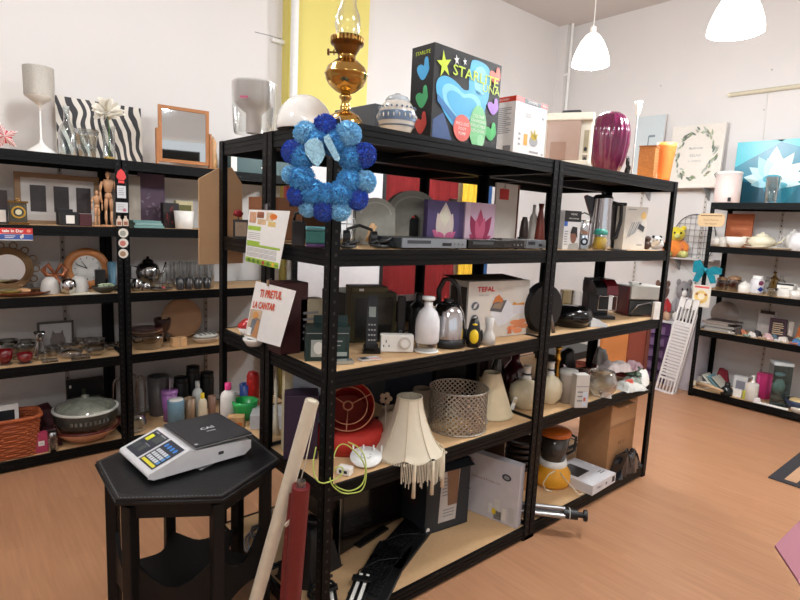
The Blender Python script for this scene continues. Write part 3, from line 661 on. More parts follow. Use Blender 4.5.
# camera bag
l = L(309, Z2, y=.12, t=214, w=34)
t = T('camera_bag', 'small black bag with teal pouch behind the near shelf post', 'bag', l.loc, -30)
MB().bx(-.055, -.035, 0, -.012, .035, l.h*.78, BLK2).build('body', t, .006)
MB().bx(-.01, -.04, 0, .055, .03, .012, PUR).bx(-.01, -.038, .012, .055, .03, l.h*.5, mt((60, 128, 122), .6)).build('pouch', t, .005)
MB().bx(-.012, -.04, l.h*.5, .057, .03, l.h*.62, mt((96, 160, 168), .6)).build('pouch_flap', t, .004)
MB().tube([(-.05, 0, l.h*.7), (-.045, 0, l.h), (-.0, 0, l.h*1.08), (.05, 0, l.h*.9), (.06, .01, l.h*.55)], .005, BLK2).build('strap', t)
l = L(350, Z2, y=.055); cables('audio_cable', 'thick heap of black cables behind the near post, upper middle shelf', l.loc, .10, .07, .035, .006, 11, 0)
l = L(382, Z2, y=.085); cables('audio_cable', 'black cables spilling beside the silver disc player', l.loc, .14, .09, .045, .0065, 17, 0)
t = T('mains_plug', 'black mains plug with pins up, left of the silver player', 'plug', (L(397, Z2, y=.20).x, .20, Z2), -30)
MB().bx(-.016, -.018, 0, .016, .018, .026, BLK2).build('plug_body', t, .004); b = MB()
for x, y in ((-.009, -.01), (.009, -.01), (0, .01)): b.bx(x-.002, y-.002, .026, x+.002, y+.002, .042, BRS)
b.build('pins', t)
# headphones-like black shape
l = L(360, Z2, y=.2, t=228, w=30)
t = T('headphones', 'black over-ear headphones lying among the cables', 'headphones', l.loc, -30)
MB().tube([(-.05, 0, .03), (-.045, .02, .06), (0, .03, .075), (.045, .02, .06), (.05, 0, .03)], .006, BLK2).build('headband', t)
for k in (-1, 1): MB().cyl((k*.05-.012, 0, .028), (k*.05+.012, 0, .028), .028, BLK, 18).build('ear_cup', t, .003)
# wire glass caddy
l = L(344, Z2, y=.36, t=204, w=30)
t = T('glass_jar_with_rack', 'clear glass jar in a wire holder behind the cables', 'jar', l.loc)
lpart('jar', l, [(0, 0), (.7, 0), (.9, .1), (1, .5), (.8, .85), (.6, .9), (.6, 1)], GLS, t)
b = MB()
for k in range(8):
    a = 2*PI*k/8; b.tube([(.3*l.w*math.cos(a), .3*l.w*math.sin(a), .002), (.56*l.w*math.cos(a), .56*l.w*math.sin(a), l.h*.5), (.5*l.w*math.cos(a), .5*l.w*math.sin(a), l.h*.8)], .0016, STL, 5)
b.tube([(.56*l.w*math.cos(a), .56*l.w*math.sin(a), l.h*.5) for a in [2*PI*k/24 for k in range(24)]], .0016, STL, 5, True).build('wire_holder', t)
# grey arches
sto = mt((148, 146, 136), .85, var=.18, sc=40, bump=.4)
def arch(px, y, t_, w, label, slot):
    l = L(px, Z2, y=y, t=t_, w=w); W_, H_ = l.w, l.h; th = .05
    t = T('stone_bookend', label, 'ornament', l.loc, -22, 'grey arched stone ornaments')
    po = [(W_/2*math.cos(a), H_-W_/2*.8+W_/2*.8*math.sin(a)) for a in [PI*k/18 for k in range(19)]]
    poly = [(W_/2, 0)]+po+[(-W_/2, 0)]
    if slot:
        x = W_*.16; poly += [(-x*.4, 0)]+[(-x*.4+x*1.4*(k/8), H_*.45+.025*math.sin(PI*k/8)) for k in range(9)]+[(x, 0)]
    MB().prism(poly, -th/2, th/2, sto).build('arch', t, .006)
    if slot: MB().bx(-x*.42, .0, 0, x*1.02, .012, H_*.5, BLK2).build('dark_insert', t)
    b = MB().prism([(W_*.4*math.cos(a)*1.02, (H_-W_*.4)+W_*.3*math.sin(a)) for a in [PI*k/12 for k in range(13)]]+[(W_*.36*math.cos(a), (H_-W_*.4)+W_*.27*math.sin(a)) for a in [PI*k/12 for k in range(12, -1, -1)]], -th/2-.001, -th/2+.002, mt((170, 168, 158), .8)); b.build('carved_line', t)
arch(374, .30, 198, 40, 'smaller grey stone arch ornament right of the wreath', False)
arch(411, .35, 191, 52, 'larger grey stone arch ornament with dark slot, left of the purple magnolia picture', True)
l = L(371, Z2, y=.235, t=216, w=12); t = T('wooden_arm_ornament', 'small carved wooden hand shape leaning by the smaller stone arch', 'ornament', l.loc, -25)
MB().tube([(-.012, 0, .014), (-.004, 0, .035), (.004, 0, .07), (.008, 0, .085)], [.013, .012, .013, .006], LWOOD, 10).build('palm', t); MB().tube([(.004, 0, .05), (.02, 0, .075)], .005, LWOOD, 8).build('thumb', t)
# players
def player(px0, px1, y, t_, d, body, face, name, label, cat='media player'):
    x0, x1 = L(px0, Z2, y=y).x, L(px1, Z2, y=y).x; l = L((px0+px1)/2, Z2, y=y, t=t_)
    w_ = x1-x0; t = T(name, label, cat, (x0+w_/2, y+d/2, Z2), 0)
    MB().bx(-w_/2, -d/2+.004, .004, w_/2, d/2, l.h, body).build('case', t, .002)
    b = MB().bx(-w_/2, -d/2, .005, w_/2, -d/2+.006, l.h-.001, face); f = front(b, w_, d, l.h)
    f.rect(.07, .5, .42, .8, DGR, 2).rect(.6, .3, .75, .6, BLK2, 2); b.build('front_panel', t)
    b = MB()
    for k in range(3): b.cyl((w_*(.3+.07*k), -d/2-.003, l.h*.5), (w_*(.3+.07*k), -d/2, l.h*.5), .004, STL, 10)
    b.build('buttons', t); b = MB()
    for sx in (-1, 1):
        for sy in (-1, 1): b.cyl((sx*w_*.42, sy*d*.38, 0), (sx*w_*.42, sy*d*.38, .004), .008, BLK2, 10)
    b.build('feet', t); return t
slv = mt((150, 158, 166), .3, .7)
player(402, 466, .03, 238.5, .2, DGR, slv, 'disc_player', 'slim silver disc player on the upper middle shelf')
player(468, 524, .045, 240, .2, BLKG, BLKG, 'disc_player', 'slim black disc player beside the silver one, cables on top')
player(526, 546, .055, 240, .16, GRY, mt((120, 124, 128), .4), 'set_top_box', 'small grey set-top box left of the double post')
hz = .026
l = L(494, Z2+hz, y=.12); cables('power_adapter_cable', 'black power lead coiled on top of the black disc player', (l.x, l.y, Z2+.0285), .12, .08, .02, .0045, 5)
l = L(528, Z2+hz, y=.1); cables('power_adapter_cable', 'thin black lead arching over the grey set-top box', (l.x, .15, Z2+.032), .08, .07, .03, .003, 9)
# magnolia canvases
def mag(px0, px1, y, t_, bg, fl, label, big):
    x0, x1 = L(px0, Z2, y=y).x, L(px1, Z2, y=y).x; w_ = x1-x0; l = L((px0+px1)/2, Z2, y=y, t=t_); h_ = l.h
    b = MB().bx(-w_/2, -.012, 0, w_/2, .012, h_, mt(bg, .6)); f = front(b, w_, .024, h_)
    _pi = [0]
    if big:
        for a, ln, wd, c in ((2.6, .42, .09, fl[0]), (.5, .40, .08, fl[0]), (1.57, .8, .2, fl[1]), (1.8, .6, .16, fl[2]), (1.35, .6, .16, fl[1]), (1.95, .62, .13, fl[1]), (1.2, .62, .13, fl[1]), (1.57, .72, .15, fl[2]), (1.8, .36, .10, fl[0]), (1.3, .36, .10, fl[0])): _pi[0] += 1; f.petal(.47, .13, a, ln*1.05, wd*1.25, mt(c, .6), 1+_pi[0]*.3)
        for a, ln, wd, c in ((1.57, .68, .12, fl[2]), (1.9, .5, .07, fl[1]), (1.25, .5, .07, fl[1]), (2.5, .3, .06, fl[0]), (.7, .3, .06, fl[0])): _pi[0] += 1; f.petal(.47, .14, a, ln, wd*1.3, mt(c, .6), 1+_pi[0]*.3)
        f.poly([(.44, .02), (.5, .02), (.5, .12), (.45, .12)], mt((70, 60, 30), .6), 9)
        f.rect(.86, 0, 1, 1, mt((58, 42, 84), .6), 2)
    else:
        for a, ln, wd, c in ((2.7, .36, .06, fl[0]), (.35, .4, .05, fl[0]), (2.1, .66, .09, fl[1]), (1.0, .66, .10, fl[1]), (1.57, .70, .10, fl[0]), (1.3, .55, .07, fl[2]), (1.85, .5, .06, fl[2])): _pi[0] += 1; f.petal(.5, .1, a, ln*1.1, wd*1.5, mt(c, .6), 1+_pi[0]*.3)
        f.rect(.0, .0, .16, 1, mt((218, 190, 204), .6), 6)
    return solo('flower_picture', b, label, 'picture', (x0+w_/2, y+.012, Z2))
mag(426, 462, .235, 201, (72, 58, 100), ((190, 90, 130), (206, 190, 180), (214, 206, 186)), 'purple canvas picture of a cream and pink magnolia', True)
mag(463, 493, .25, 203, (206, 172, 192), ((176, 60, 96), (150, 40, 78), (196, 90, 120)), 'pale pink canvas picture of a dark pink magnolia', False)
# clipboard
l = L(505, Z2, y=.32, t=184, w=32); w_ = l.w
t = T('clipboard', 'tall pale clipboard-like board with red tag clipped on top', 'board', l.loc, -2)
MB().bx(-w_/2, -.006, 0, w_/2, .006, l.h, mt((214, 206, 196), .6)).build('board', t, .003)
MB().bx(w_/2, -.01, 0, w_/2+.006, .008, l.h, mt((120, 70, 50), .6)).build('edge_strip', t)
MB().bx(-w_*.35, -.009, l.h*.74, w_*.05, -.0065, l.h*.91, mt((196, 40, 36), .6)).build('price_tag', t)
MB().tube([(-w_*.2, -.008, l.h*.9), (-w_*.16, -.01, l.h*.99), (-w_*.12, -.008, l.h*.9)], .0015, STL, 6).build('clip', t)
# bottles / vases behind set top box
l = L(533, Z2, y=.3, t=205, w=8); LI('glass_vase', 'narrow pale glass vase right of the tagged board', 'vase', l, BOT, mt((196, 190, 182), .3))
l = L(540, Z2, y=.27, t=204, w=11); LI('carved_figure', 'slim reddish brown wooden vase next to the narrow pale vase', 'vase', l, [(0, 0), (.9, 0), (1, .2), (.7, .6), (.35, .85), (.5, 1), (0, 1)], mt((120, 50, 36), .4))
l = L(524, Z2, y=.3, t=214, w=9); LI('dark_jar', 'little dark brown jar behind the grey set-top box', 'jar', l, POT, mt((60, 44, 38), .3))
l = L(452, Z2, y=.33, t=194, w=16); LI('ornament_pot', 'small grey patterned pot peeping above the purple magnolia picture', 'pot', l, POT, mt((150, 140, 130), .4, var=.4, sc=120))
# bay 2, shelf 2
l = L(569, Z2, y=.09, t=211, w=22); w_ = l.w*1.0
b = MB().bx(-w_/2, -.02, 0, w_/2, .02, l.h, mt((206, 206, 206), .4)); f = front(b, w_, .04, l.h)
f.rect(0, .72, 1, 1, BLK2).text('PHONE', .55, .91, .012, WHT, 2).text('VOICE CHANGER', .55, .8, .0085, WHT, 2).rect(.0, .6, .2, .72, BLU, 2).ell(.62, .36, .2, .2, mt((120, 78, 60), .6), 2).poly([(.4, .42), (.5, .6), (.8, .58), (.85, .3), (.7, .42)], BLK2, 3).poly([(.3, 0), (.36, .14), (.9, .18), (1, 0)], mt((150, 150, 146), .6), 3).lines(.06, .1, .3, .5, 6, TXG, 2)
solo('gadget_box', b, 'black-topped small box with a man pictured holding a phone', 'box', (l.x, l.y, Z2), -12)
l = L(583, Z2, y=.07, t=213, w=13)
t = T('mini_blender', 'small silver table blender with black looped handle', 'blender', l.loc, ROT)
lpart('base', l, [(0, 0), (1, 0), (1, .06), (.8, .38), (.7, .4), (0, .4)], slv, t); lpart('jar', l, [(.65, .4), (.85, .45), (.9, .78), (.5, .8)], CHR, t)
MB().tube([(-l.w*.55, 0, l.h*.75), (-l.w*.5, 0, l.h*.93), (0, 0, l.h), (l.w*.5, 0, l.h*.93), (l.w*.55, 0, l.h*.72)], .0035, BLK2).build('handle', t)
MB().cyl((0, -l.w*.5, l.h*.22), (0, -l.w*.46-.004, l.h*.22), l.w*.28, BLKG, 20).cyl((0, -l.w*.5-.002, l.h*.22), (0, -l.w*.5, l.h*.22), l.w*.14, CHR, 16).build('dial', t)
l = L(601, Z2, y=.2, t=192, w=23)
t = T('coffee_percolator', 'tall chrome coffee percolator with dark spout and round lid knob', 'coffee pot', l.loc, ROT)
lpart('body', l, [(0, 0), (1, 0), (.98, .05), (.84, .86), (.86, .88), (.8, .9), (0, .9)], CHR, t, 32); lpart('lid', l, [(.82, .9), (.6, .94), (.2, .95), (.12, .95), (.2, .97), (.18, 1), (0, 1)], DGR, t)
MB().prism([(-l.w*.42, l.h*.5), (-l.w*.8, l.h*.9), (-l.w*.72, l.h*.93), (-l.w*.36, l.h*.88)], -.012, .012, mt((40, 26, 34), .3)).build('spout', t, .003)
MB().tube([(l.w*.4, 0, l.h*.82), (l.w*.82, 0, l.h*.78), (l.w*.85, 0, l.h*.5), (l.w*.7, 0, l.h*.2), (l.w*.45, 0, l.h*.15)], .01, BLK2).build('handle', t)
l = L(600, Z2, y=.05, t=229, w=15)
t = T('sweets_jar', 'small glass jar of yellow sweets with teal lid', 'jar', l.loc)
lpart('jar', l, [(0, 0), (.85, 0), (1, .15), (1, .6), (.8, .75)], GLS, t); lpart('sweets', l, [(0, .02), (.78, .02), (.92, .15), (.92, .5), (.6, .62), (0, .6)], mt((206, 168, 40), .4, var=.5, sc=160), t); lpart('lid', l, [(.84, .72), (.88, .74), (.88, .88), (.6, 1), (0, 1)], mt((50, 140, 124), .4), t, rib=.03)
l = L(631, Z2, y=.11, t=207, w=30); w_ = l.w*1.02
b = MB().bx(-w_/2, -.03, 0, w_/2, .03, l.h, mt((196, 190, 180), .5)); f = front(b, w_, .06, l.h)
f.ell(.82, .8, .12, .09, mt((214, 176, 110), .5), 2).lines(.1, .9, .6, .96, 1, TXG, 2); gq = mt((120, 124, 128), .4)
for k in range(5): f.poly([(.14+k*.08, .28+k*.03), (.17+k*.08, .26+k*.03), (.36+k*.1, .62+k*.01), (.32+k*.1, .64+k*.01)], gq if k % 2 else GRY, 2)
f.poly([(.6, .5), (.86, .42), (.92, .54), (.66, .62)], DGR, 3).rect(.62, .1, .86, .13, TXG, 2)
solo('cutlery_set_box', b, 'pale grey box printed with fanned cutlery and a tan seal', 'box', (l.x, l.y, Z2), -14)
l = L(617, Z2, y=.24, t=203, w=12); simple_box('black_case', 'black upright case between the percolator and the cutlery box', 'case', l, .05, BLK2, -30)
solo('black_mat', MB().bx(-.06, -.03, 0, .06, .03, .003, BLK2), 'thin flat black tray in front of the cutlery box', 'tray', (L(616, Z2, y=.05).x, .05, Z2), -3)
l = L(647, Z2, y=.09, t=236, w=8)
t = T('dog_figurine', 'tiny dark brown figurine near the far front post', 'figurine', l.loc, ROT); bw = mt((62, 44, 38), .5)
MB().sph((0, 0, l.h*.35), l.h*.33, bw, 12, (.9, .9, 1.05)).build('body', t); MB().sph((0, -.006, l.h*.78), l.h*.22, bw, 12).build('head', t)
l = L(657, Z2, y=.10, t=235, w=15)
t = T('panda_toy', 'small black and white soft toy on the upper shelf by the far post', 'soft toy', l.loc, ROT); q = l.h
MB().sph((0, 0, q*.36), q*.36, WHT, 14, (1.3, 1, 1), .1).build('body', t); h_ = MB().sph((-.01, -.02, q*.62), q*.3, WHT, 14).build('head', t)
for sx in (-1, 1): MB().sph((-.01+sx*q*.24, -.015, q*.86), q*.11, BLK2, 8).build('ear', h_); MB().sph((-.01+sx*q*.11, -.02-q*.26, q*.66), q*.06, BLK2, 8).build('eye', h_)
MB().tube([(q*.1, 0, q*.5), (q*.5, -.01, q*.4), (q*.55, 0, q*.1)], q*.12, BLK2).build('arm', t)
# ================================================================ shelf 3 (z .9975)
def carton(name, label, px0, px1, b_, t_, z, d, mat, deco=None, rz=0, cat='box', group=None, bev=0, side=None, y=None):
    l = L((px0+px1)/2, z, b=b_, t=t_, w=(px1-px0), dd=0) if y is None else L((px0+px1)/2, z, y=y, t=t_, w=(px1-px0))
    # width along the rotated front
    a = R(rz); u = V((math.cos(a), math.sin(a), 0)); p0 = L(px0, z, y=l.y)
    v = RT; k = (V((l.x, l.y, z))-CAM).dot(FW)
    wpx = (px1-px0); den = u.dot(RT)/k*FPX-((l.x-CAM.x)*RT.x+(l.y-CAM.y)*RT.y+(z-CAM.z)*RT.z)/k*u.dot(FW)/k*FPX
    w_ = wpx/max(.2*FPX/k, den); n = V((-u.y, u.x, 0)); c = V((l.x, l.y, 0))+n*d/2
    bb = MB().bx(-w_/2, -d/2, 0, w_/2, d/2, l.h, mat)
    if deco: deco(front(bb, w_, d, l.h), w_, d, l.h)
    if side: side(left(bb, w_, d, l.h), top(bb, w_, d, l.h))
    t = T(name, label, cat, (c.x, c.y, z+.0005), rz, group); bb.build('carton', t, bev if not deco else 0)
    t['w'] = 0; del t['w']
    return t, w_, l.h, l
l = L(246, Z3, b=338, t=318, w=26); 
t = T('gravy_boat', 'white oval dish with a red lid behind the price notice', 'dish', (l.x+.02, l.y, l.z), 0)
lpart('dish', l, [(0, 0), (.7, 0), (1, .45), (.96, .45), (.6, .08), (0, .06)], WHT, t, sy=.7); lpart('lid', l, [(1, .46), (1, .62), (.6, .9), (.1, 1), (0, 1)], mt((170, 30, 30), .3), t, sy=.7)
l = L(254, Z3, b=348, t=338, w=22); LI('oval_plate', 'white oval plate poking out beneath the price notice', 'plate', l, PLATE, WHT)
l = L(307, Z3, b=343, t=317, w=26); t = T('white_mug', 'plain white mug behind the dark green boxed figure', 'mug', l.loc, 40)
lpart('cup', l, [(0, 0), (.7, 0), (.85, .2), (1, 1), (.93, 1), (.78, .2), (0, .08)], mt((212, 208, 206), .25), t)
carton('red_storage_box', 'dark red lidded box standing behind the price notice and mug', 281, 308, 338, 283, Z3, .10, mt((58, 16, 18), .5), None, 0, bev=.003, y=.30)
carton('beige_carton', 'beige carton with dark print behind the white mug', 301, 322, 330, 299, Z3, .05, mt((176, 164, 136), .6), lambda f, w, d, h: f.lines(.1, .2, .9, .8, 5, TXG), 0, y=.30)
def dg(f, w, d, h):
    f.rect(.05, .06, .95, .8, mt((16, 38, 36), .4)).rect(.13, .12, .47, .62, mt((150, 156, 150), .5, var=.2), 2).ell(.3, .38, .11, .18, mt((206, 206, 200), .5), 3).rect(.55, .15, .9, .7, mt((24, 50, 46), .4), 2).rect(.6, .56, .84, .6, GRY, 3).rect(.6, .44, .8, .47, GRY, 3).rect(.6, .14, .95, .26, mt((150, 158, 150), .5), 3)
    f.rect(.02, .8, .98, .82, GRY, 2)
t, w_, h_, l_ = carton('green_figure_box', 'dark green printed box with flap up just behind the near post', 305, 349, 361, 327, Z3, .07, mt((18, 42, 40), .4), dg, -28)
MB().bx(-w_*.3, .03, h_, w_*.5, .034, h_+.03, mt((22, 46, 44), .5)).build('flap', t)
l = L(344, Z3, b=366, t=357, w=20); b = MB().prism([(-.03, 0), (.03, 0), (.034, .006), (.03, .013), (-.03, .013), (-.034, .006)], -.014, .014, mt((176, 180, 178), .25, .7))
solo('foil_packet', b, 'silver foil packet lying against the near shelf post', 'packet', l.loc, -18)
l = L(369, Z3, b=363, w=28)
b = MB().bx(-.04, -.02, 0, .04, .02, .006, mt((200, 190, 186), .4)); f = top(b, .08, .04, .006); f.rect(.04, .1, .4, .9, DGR).rect(.5, .3, .95, .9, mt((220, 214, 210), .3), 1).rect(.45, .02, 1, .12, mt((200, 90, 60), .5), 2)
solo('cassette_leaflet', b, 'small flat packet with grey and pink print in front of the phone box', 'packet', l.loc, -8)
# telephone box and handset
ol = mt((60, 56, 28), .45)
def tb(f, w, d, h): f.rect(.1, .05, .92, .9, mt((30, 30, 26), .35)).rect(.55, .35, .9, .88, mt((66, 58, 46), .35, var=.3, sc=40), 2)
t, w_, h_, l_ = carton('telephone_box', 'black and olive telephone box with open olive lid', 350, 395, 342, 293, Z3, .09, ol, tb, -20)
MB().bx(-w_/2, -.05, h_, w_*.3, .05, h_+.025, mt((84, 74, 34), .5)).build('lid', t, .004); MB().bx(-w_*.34, -.051, h_+.008, -w_*.24, -.0505, h_+.018, WHT).build('sticker', t)
l = L(371, Z3, b=353, t=296, w=20, dd=.2)
t = T('cordless_telephone', 'black cordless telephone handset standing in its cradle', 'telephone', l.loc, ROT+6)
MB().prism([(-.035, 0), (.035, 0), (.03, .02), (.02, .032), (-.02, .032), (-.03, .02)], -.03, .03, BLKG).build('cradle', t, .003)
b = MB(); b.T = Matrix.Rotation(R(-8), 4, 'X'); hw = .021
b.prism([(-hw, .02), (hw, .02), (hw*1.05, l.h*.6), (hw*.9, l.h*.97), (hw*.6, l.h), (-hw*.6, l.h), (-hw*.9, l.h*.97), (-hw*1.05, l.h*.6)], -.012, .012, mt((20, 20, 22), .3)); hs = b.build('handset', t, .002)
b = MB(); b.T = Matrix.Rotation(R(-8), 4, 'X'); b.bx(-.013, -.0135, l.h*.62, .013, -.0122, l.h*.8, mt((150, 160, 156), .3)).build('screen', hs)
b = MB(); b.T = Matrix.Rotation(R(-8), 4, 'X')
for i in range(4):
    for j in range(3): b.bx(-.014+j*.0105, -.0145, l.h*(.2+i*.09), -.007+j*.0105, -.0122, l.h*(.2+i*.09)+.006, GRY)
b.build('keypad', hs)
l = L(401, Z3, y=.20, t=296, w=12)
t = T('remote_handset', 'slim black handset standing upright between phone box and white chopper', 'handset', l.loc, ROT)
MB().bx(-.017, -.01, 0, .017, .01, l.h, BLK).build('body', t, .005); MB().lathe([(.004, 0), (.006, 0), (.006, .002), (.004, .002)], GRY, 16).build('ring_button', t).location = (0, 0, 0)
o = kids(t)[-1]; o.rotation_euler = (R(90), 0, 0); o.location = (0, -.0101, l.h*.3)
# timer plug
l = L(396, Z3, b=355, t=334, w=33); w_ = l.w
t = T('timer_plug', 'white mechanical timer socket with round dial', 'timer', l.loc, ROT+8)
MB().bx(-w_/2, -.02, 0, w_/2, .02, l.h, WHT).build('body', t, .004)
b = MB(); c = (w_*.22, -.0205, l.h*.52)
b.cyl(c, (c[0], -.026, c[2]), l.h*.36, mt((214, 206, 196), .5), 28).build('dial', t); b = MB().cyl((c[0], -.026, c[2]), (c[0], -.03, c[2]), l.h*.22, WHT, 24)
for k in range(24): a = 2*PI*k/24; b.box((c[0]+l.h*.31*math.cos(a), -.0264, c[2]+l.h*.31*math.sin(a)), (.0015, .001, .003), TXG, Matrix.Rotation(-a, 4, 'Y'))
b.build('dial_knob', t); b = MB(); f = front(b, w_, .0402, l.h); f.rect(.15, .55, .18, .7, TXT).rect(.08, .3, .11, .42, TXT).rect(.24, .3, .27, .42, TXT); b.build('socket_holes', t)
# food chopper
l = L(426, Z3, b=354, t=296, w=24, dd=.45)
t = T('food_chopper', 'white plunger food chopper with clear base', 'chopper', l.loc)
lpart('body', l, [(.9, .17), (1, .2), (1.02, .45), (.98, .58), (.75, .72), (.36, .80), (.34, .9)], mt((226, 226, 228), .3), t, 32); lpart('clear_cup', l, [(0, .03), (.9, .03), (.92, .17)], GLS, t, 32); lpart('base_lid', l, [(0, 0), (1.0, 0), (1.02, .015), (1, .035), (0, .035)], WHT, t, 32)
lpart('plunger', l, [(.2, .86), (.2, .92), (.5, .925), (.55, .95), (.5, .99), (0, 1)], WHTG, t, 24)
# kettle
l = L(446, Z3, b=349, t=277, w=36, dd=.5)
t = T('electric_kettle', 'chrome dome kettle with black looped handle and base', 'kettle', l.loc, ROT)
lpart('body', l, [(1.0, .13), (1.0, .2), (.97, .35), (.85, .5), (.62, .6), (.35, .64), (0, .65)], CHR, t, 40); lpart('base', l, [(0, 0), (1.02, 0), (1.05, .04), (1.03, .13), (0, .13)], BLK, t, 40)
MB().tube([(-l.w*.26, 0, l.h*.6), (-l.w*.29, 0, l.h*.8), (-l.w*.15, 0, l.h*.96), (l.w*.05, 0, l.h*.97), (l.w*.24, 0, l.h*.85), (l.w*.3, 0, l.h*.6)], [.009, .011, .011, .011, .011, .009], BLK).build('handle', t)
MB().prism([(-l.w*.42, l.h*.4), (-l.w*.62, l.h*.58), (-l.w*.5, l.h*.6), (-l.w*.34, l.h*.54)], -.014, .014, CHR).build('spout', t, .003)
MB().cyl((0, 0, l.h*.64), (0, 0, l.h*.68), .02, BLK, 16).build('lid_knob', t)
l = L(418, Z3, y=.32, t=293, w=18); LI('dark_flask', 'dark steel flask behind the white chopper', 'flask', l, BOT, mt((40, 42, 44), .3))
# toaster-grill carton
def tf(f, w, d, h):
    f.bold('TEFAL', .27, .86, .030, mt((196, 34, 30), .4), 2, 1.25).text('Gaufrier Pastry', .24, .76, .010, TXG, 2)
    for v in (.58, .36): f.ell(.11, v, .075, .09, mt((206, 204, 200), .5), 2).ell(.11, v, .06, .072, mt((90, 90, 92), .5), 3).poly([(.08, v-.05), (.12, v-.03), (.15, v+.05), (.1, v+.03)], mt((216, 214, 210), .5), 4)
    f.ell(.11, .14, .075, .09, mt((206, 204, 200), .5), 2)
    f.poly([(.36, .42), (.42, .58), (.62, .68), (.84, .42), (.62, .22), (.5, .2)], mt((226, 226, 230), .4), 2).poly([(.34, .48), (.4, .62), (.62, .66), (.54, .44)], mt((92, 92, 96), .4), 3).poly([(.38, .53), (.42, .6), (.57, .62), (.52, .5)], mt((150, 130, 110), .4), 4)
    f.poly([(.38, .6), (.42, .72), (.48, .76), (.56, .66), (.54, .62), (.44, .63)], mt((206, 120, 60), .5), 5).rect(.74, .4, .92, .56, mt((214, 210, 214), .4), 3).poly([(.72, .56), (.74, .62), (.8, .58), (.92, .6), (.93, .55)], mt((220, 150, 60), .5), 4)
    for a, c in ((.78, .24), (.9, .25), (.84, .18), (.73, .14), (.94, .16), (.84, .08)): f.ell(a, c, .08, .045, mt((224, 142, 96), .5), 4)
    f.poly([(.66, .04), (.7, .2), (.74, .04)], mt((206, 110, 70), .5), 6)
def tfs(g, tp): g.rect(.08, .1, .92, .9, mt((70, 60, 52), .6)).rect(.25, .3, .75, .6, mt((110, 100, 86), .6), 2)
t, w_, h_, l_ = carton('sandwich_maker_box', 'open white appliance carton printed with a grill and pastries, beside the penguin', 467, 527, 337, 281, Z3, .13, mt((216, 208, 198), .5), tf, -6, side=tfs)
bb = MB().box((0, .05, h_+.005), (w_, .14, .003), mt((84, 70, 56), .7), Matrix.Rotation(R(4), 4, 'X')); bb.build('carton_flap', t)
# penguin
l = L(473, Z3, b=348, t=318, w=16, dd=.4)
t = T('penguin_timer', 'small black penguin figure with yellow belly', 'figurine', l.loc, ROT-8); q = l.h
MB().lathe([(0, 0), (q*.2, 0), (q*.26, q*.1), (q*.27, q*.4), (q*.2, q*.65), (q*.18, q*.8), (q*.14, q*.95), (0, q)], BLK, 20).build('body', t)
MB().sph((.001, -q*.16, q*.36), q*.2, YEL, 16, (.85, .72, 1.45)).build('belly', t); MB().sph((.002, -q*.19, q*.8), q*.06, YEL, 10, (1.5, 1, .6)).build('beak', t)
for sx in (-1, 1): MB().sph((sx*q*.26, 0, q*.4), q*.2, BLK, 10, (.28, .5, 1.1)).build('wing', t)
l = L(488, Z3, b=345, t=318, w=14, dd=.4); LI('frosted_cup', 'small frosted white cup right of the penguin', 'cup', l, [(0, 0), (1, 0), (.95, .3), (.6, .45), (.5, .6), (.7, 1), (0, 1)], mt((206, 202, 196), .35))
# hairdryer/pan with silver handle
l = L(540, Z3, y=.10, t=263, w=22)
t = T('frying_pan', 'black pan standing on edge with a long silver handle, at the double post', 'pan', (l.x+.012, .07, Z3+.0), -8)
MB().cyl((0, 0, .125), (0, .035, .125), .11, BLK2, 32, .123).build('pan_body', t, .003)
MB().tube([(-.0, -.012, .2), (-.0, -.03, .1), (.01, -.05, .012)], [.008, .008, .01], STL, 10).build('handle', t)
# ---- bay 2 shelf 3
def glass_row(prefix, items, z, mat, prof, grp, cat, name):
    base = None
    for px, b_, t_, w, lb in items:
        l = L(px, z, b=b_, t=t_, w=w)
        LI(name, lb, cat, l, prof, mat, grp)
for px, b_, t_, w, lb in ((554, 320, 291, 14, 'leftmost clear glass tumbler behind the black round grill'), (565, 318, 290, 13, 'middle clear glass tumbler behind the black round grill'), (577, 316, 291, 12, 'right clear glass mug behind the black round grill')):
    l = L(px, Z3, b=b_-3, t=t_, w=w); LI('glass_tumbler', lb, 'glass', l, GL1, GLSY if px == 565 else GLS, 'glasses behind the round grill')
l = L(568, Z3, b=328, t=305, w=46, dd=.42)
t = T('round_grill', 'low round glossy black appliance right of the double post', 'appliance', l.loc, ROT)
lpart('lower_body', l, [(0, 0), (.72, 0), (.85, .12), (.97, .42), (.97, .47), (0, .47)], BLKG, t, 40); lpart('lid', l, [(.99, .48), (1.0, .55), (.92, .8), (.6, .96), (0, 1)], BLKG, t, 40)
MB().bx(-.02, -l.w*.54, l.h*.42, .02, -l.w*.46, l.h*.6, BLK).build('catch', t, .003)
l = L(596, Z3, b=328, t=314, w=24, dd=.4); b = MB().prism([(-.045, 0), (.05, 0), (.052, .012), (.0, .04), (-.035, .045), (-.045, .03)], -.022, .022, mt((222, 226, 230), .35)); solo('white_shaver', b, 'white wedge-shaped gadget right of the black round grill', 'gadget', l.loc, -30, bev=.004)
l = L(600, Z3, b=320, t=279, w=30, dd=.6)
t = T('coffee_machine', 'black and maroon coffee machine with a chrome cup frame', 'coffee machine', (l.x, l.y+.02, l.z), -32)
w_ = .13; MB().bx(-w_/2, -.09, 0, w_/2, .08, .02, BLK).bx(-w_/2, 0, .02, w_/2, .08, l.h, BLK).build('base', t, .004)
MB().prism([(-.09, l.h*.62), (.085, l.h*.62), (.085, l.h*.95), (.05, l.h), (-.03, l.h), (-.08, l.h*.85)], -.0, w_/2+.004, mt((96, 18, 26), .3), 'yz').build('maroon_housing', t, .003)
MB().prism([(-.09, l.h*.62), (.085, l.h*.62), (.085, l.h*.92), (.05, l.h*.97), (-.03, l.h*.95), (-.08, l.h*.8)], -w_/2, -.001, BLK, 'yz').build('water_tank', t, .003)
